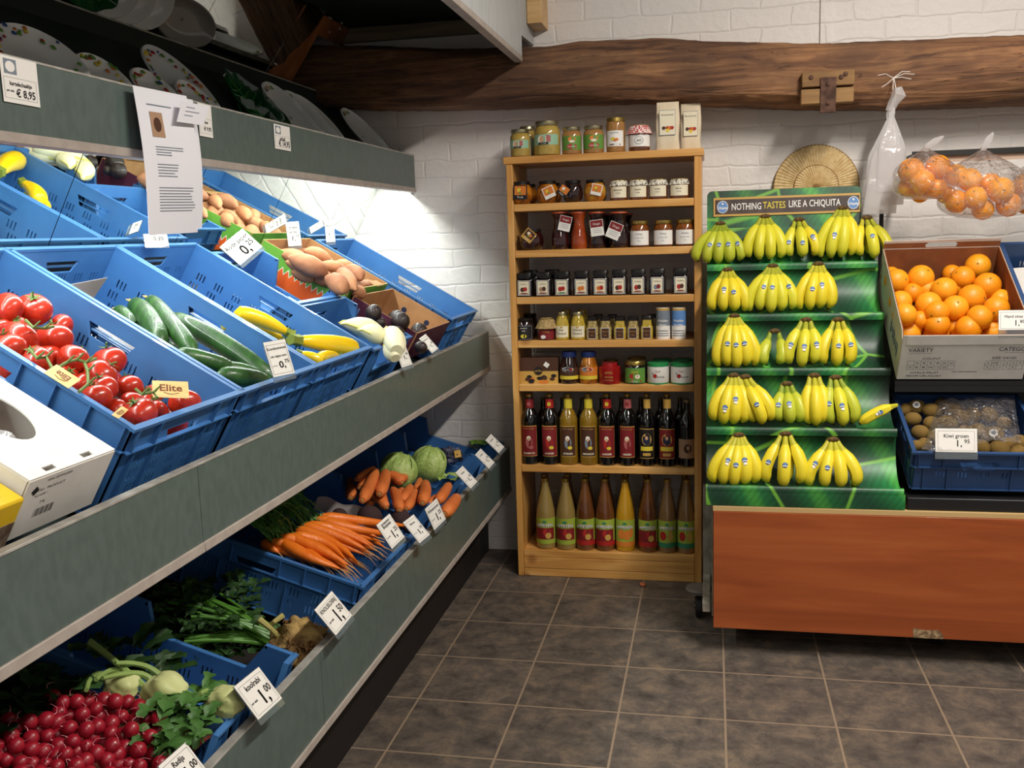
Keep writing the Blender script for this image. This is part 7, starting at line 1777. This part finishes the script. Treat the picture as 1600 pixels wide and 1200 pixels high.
# ------------------------------------------------------------------ platters on the upper trays
bd = Vector((-1.63 + 1.273, 0, 2.01 - 1.625)).normalized(); bn = Vector((bd.z, 0, -bd.x)); bP = Vector((-1.273, 0, 1.625))
M_cer = mat('white_ceramic', '#dcdcd8', .12, coat=.6); M_cgr = mat('green_ceramic', '#1d5a26', .12, col2='#0f3d1a', scale=9, coat=.8); M_cgy = mat('grey_ceramic', '#8d8a84', .2, coat=.5)
def platter(px, py, half, wid, label, m, style=0, up=None, P0=None, nn_=None, off=.03, roll=0, th=.006, spin=0):
    """px,py: the pixel of the upper end; the long axis runs down the slope"""
    P0 = P0 or bP; nn_ = nn_ or bn; u_ = up or bd
    tip = atp(px, py, P0 + nn_ * off, nn_)
    half = min(half, ((tip - P0).dot(u_)) / 2 - .036)
    yv = Vector((0, -1, 0)); M = frame(tip - u_ * half, u_, yv, u_.cross(yv)) @ RZ(spin) @ RX(-roll)
    t = thing('platter', label, 'platter', M, 'ceramic platters on the upper trays')
    mb = MB().use(m)
    def fn(u, v):
        a = 2 * PI * u; e = v; sh = 1 + (.05 * math.cos(10 * a) if style == 2 else 0)
        x = math.cos(a) * half * e * sh; y = math.sin(a) * wid * e * sh
        if style == 2: y *= (1 - .35 * (x / half) ** 2)
        z = .028 * max(0, (e - .55) / .45) ** 1.6
        return (x, y, z)
    mb.sheet(fn, 48, 8, th=-th); mb.build('dish', t)
    rnd = random.Random(int(px))
    if style == 1:
        for k in range(44):
            mb = MB(); a = rnd.uniform(0, 2 * PI); e = rnd.uniform(.80, .97); x = math.cos(a) * half * e; y = math.sin(a) * wid * e; z = .028 * ((e - .55) / .45) ** 1.6 + .0030
            c = [P_red, P_green, P_blue, P_oran, P_green, P_red, P_yel][k % 7]; mb.use(c); r = rnd.uniform(.003, .0065)
            mb.ell((x, y, z), (r * 1.3, r, .0022), 8, 4); mb.build('painted_fruit', t)
    if style == 2:
        mb = MB().use(mat('leaf_rib', '#3f8a3c', .2, coat=.6)); mb.tube([(-half * .9, 0, .004), (0, 0, .003), (half * .9, 0, .010)], [.002, .003, .0015], 5)
        for k in range(-4, 5):
            for s in (-1, 1): mb.tube([(k * half * .18, 0, .003), (k * half * .18 + half * .14, s * wid * .75, .012)], [.0014, .0006], 4)
        mb.build('leaf_ribs', t)
    if style == 3:
        mb = MB().use(P_gold)
        for k in range(10): a = k * .63; mb.use([P_gold, P_blk, P_green][k % 3]); mb.ell((half * (.86 + .05 * math.sin(a)), wid * .5 * math.sin(k * 2.1) * .6, .0205), (.006, .004, .0015), 7, 4)
        mb.build('painted_sprig', t)
    return t
Z = [(8, 52, .20, .10, 'large plain white platter at the left edge of the upper tray', M_cer, 1, 12), (122, 97, .16, .055, 'platter with painted lemon and blue rim on the upper tray', M_cer, 1, 18), (206, 119, .15, .05, 'platter with red cherries painted on its rim above the hanging sheets', M_cer, 1, 18),
     (223, 82, .20, .062, 'long white platter with painted fruit rim standing tallest', M_cer, 1, 22), (274, 137, .13, .045, 'small platter with blue flower painting', M_cer, 1, 18)]
for (x, y, hf, w, l, m, st, ro) in Z: platter(x, y, hf, w, l, m, st, roll=ro)
for k, (x, y) in enumerate([(348, 119), (362, 132), (372, 163)]): platter(x, y, .20 - .02 * k, .06, 'green leaf shaped platter on the upper tray, %s of three' % ['longest', 'middle', 'lowest'][k], M_cgr, 2, roll=24, off=.03 - .01 * k)
for k, (x, y) in enumerate([(409, 137), (440, 150), (452, 155)]): platter(x, y, .20, .055, 'white platter with a painted sprig, %s of the leaning three' % ordl(k, 3), M_cer, 3, roll=26, off=.03)
platter(531, 176, .15, .05, 'single white platter nearest to the back wall', M_cer, 3, roll=26)
mb_ = Vector((-1.70, 0, 1.997)); 
UP2 = dict(up=un, P0=mb_, nn_=nn)
platter(40, -40, .26, .09, 'white platter on the top shelf near the left edge of the photo', M_cer, 0, off=.03, roll=20, **UP2)
platter(150, -60, .26, .085, 'long green leaf platter on the top shelf', M_cgr, 2, off=.045, roll=24, **UP2)
for k, (x, y) in enumerate([(188, -60), (215, -50), (245, -44)]): platter(x, y, .25, .075, 'off white platter on the top shelf, %s of the stack' % ordl(k, 3), M_cer, 3, off=.05, roll=24, **UP2)
platter(300, 0, .20, .10, 'large grey dish seen from below on the top shelf', M_cgy, 0, off=.06, roll=30, **UP2)
# ------------------------------------------------------------------ sheets hanging on the upper fascia
M_pap = mat('printer_paper', '#e3e1e6', .6)
def hang_sheet(pxs, x, label, lines, bulge=.0, photo=None, name='info_sheet', off=0, clip=True):
    P = [at(px, py, 0, x) for px, py in pxs]; c = P[0]
    t = thing(name, label, 'paper', Matrix.Translation(c), 'paper sheets on the upper board')
    w = P[1].y - P[0].y; h = P[0].z - P[3].z
    sh = (P[3].y - P[0].y); wb = P[2].y - P[3].y
    def pos(u, v, d=0): return Vector((bulge * math.sin(PI * min(1, v)) * (.4 + .6 * u) + .012 * v * (bulge > 0) + d, (w * (1 - v) + wb * v) * u + sh * v, -h * v + (P[1].z - P[0].z) * u))
    mb = MB().use(M_pap).sheet(lambda u, v: pos(u, 1 - v), 8, 14, th=.0004); mb.build('sheet', t)
    mb = MB().use(P_grey)
    for (u0, u1, v, hh) in lines: mb.poly([pos(u0, v, .0010), pos(u1, v, .0010), pos(u1, v - hh, .0010), pos(u0, v - hh, .0010)])
    if photo: (u0, u1, v0, v1, m) = photo; mb.use(m).poly([pos(u0, v1, .0011), pos(u1, v1, .0011), pos(u1, v0, .0011), pos(u0, v0, .0011)]); mb.use(P_white if m != P_tan else P_choc).poly([pos((u0 + u1) / 2 + .3 * (u1 - u0) * math.cos(a), (v0 + v1) / 2 + .3 * (v1 - v0) * math.sin(a), .0014) for a in [k * PI / 5 for k in range(10)]])
    mb.build('printing', t)
    return t, pos
rl = random.Random(2)
ls = [(.18, .62, .115, .008)] + [(.22, .22 + rl.uniform(.25, .5), .40 + .018 * k, .006) for k in range(4)] + [(.22, .22 + rl.uniform(.25, .4), .52 + .02 * k, .006) for k in range(5)] + [(.22, .88 + rl.uniform(-.1, .02), .68 + .02 * k, .006) for k in range(9)]
hang_sheet([(215, 140), (301, 156), (309, 360), (233, 362)], XF3 + .004, 'longer white printed sheet hanging behind the front one on the upper board', ls[5:], bulge=.012)
hang_sheet([(207, 133), (291, 150), (302, 368), (225, 368)], XF3 + .022, 'front white printed sheet with a small pumpkin photo on the upper board', ls, bulge=.02, photo=(.2, .42, .16, .33, P_tan))
t, pos = hang_sheet([(284, 158), (327, 166), (318, 196), (276, 190)], XF3 + .05, 'small greyish handwritten note stuck over the hanging sheets', [(.2, .5, .25, .03), (.2, .7, .45, .03), (.2, .5, .65, .03)], name='note')
def small_card(pxs, label, lines, photo):
    P = [at(px, py, 0, XF3 + .0025) for px, py in pxs]; w = P[1].y - P[0].y; h = P[0].z - P[3].z
    t = thing('shelf_card', label, 'card', frame(P[0], (0, 1, 0), (0, 0, 1), (1, 0, 0)), 'small cards on the upper board')
    MB().use(P_white).box(0, w, -h, 0, 0, .0006).build('card', t)
    mb = MB().use(P_grey).box(w * .08, w * .42, -h * .38, -h * .06, .0007, .0009); mb.use(P_white).ell((w * .25, -h * .22, .0010), (w * .13, h * .12, .0003), 12, 4)
    mb.use(P_blk)
    for s, sz, x, y in lines: mb.text(s, sz * w, T(x * w, y * h, .0011), bold=.02)
    for a in ((.05, .93, -.455, -.45), (.05, .93, -.905, -.90), (.05, .055, -.905, -.45), (.925, .93, -.905, -.45)): mb.poly([(a[0] * w, a[2] * h, .0009), (a[1] * w, a[2] * h, .0009), (a[1] * w, a[3] * h, .0009), (a[0] * w, a[3] * h, .0009)])
    mb.build('printing', t)
small_card([(-2, 84), (56, 100), (59, 170), (0, 157)], 'white card with a dish photo and the price 8,95 at the left edge', [('kartelschaaltje', .105, .5, -.58), ('€ 8,95', .20, .62, -.78), ('per stuk', .06, .2, -.74)], 0)
small_card([(427, 193), (452, 199), (453, 237), (430, 232)], 'small white price card with photo near the middle of the upper board', [('schaal', .14, .5, -.56), ('€ 14,95', .22, .6, -.76)], 0)
small_card([(308, 160), (329, 165), (331, 216), (317, 213)], 'small white price card half hidden by the hanging sheets', [('schaal', .14, .5, -.56), ('€ 9,95', .2, .62, -.76)], 0)
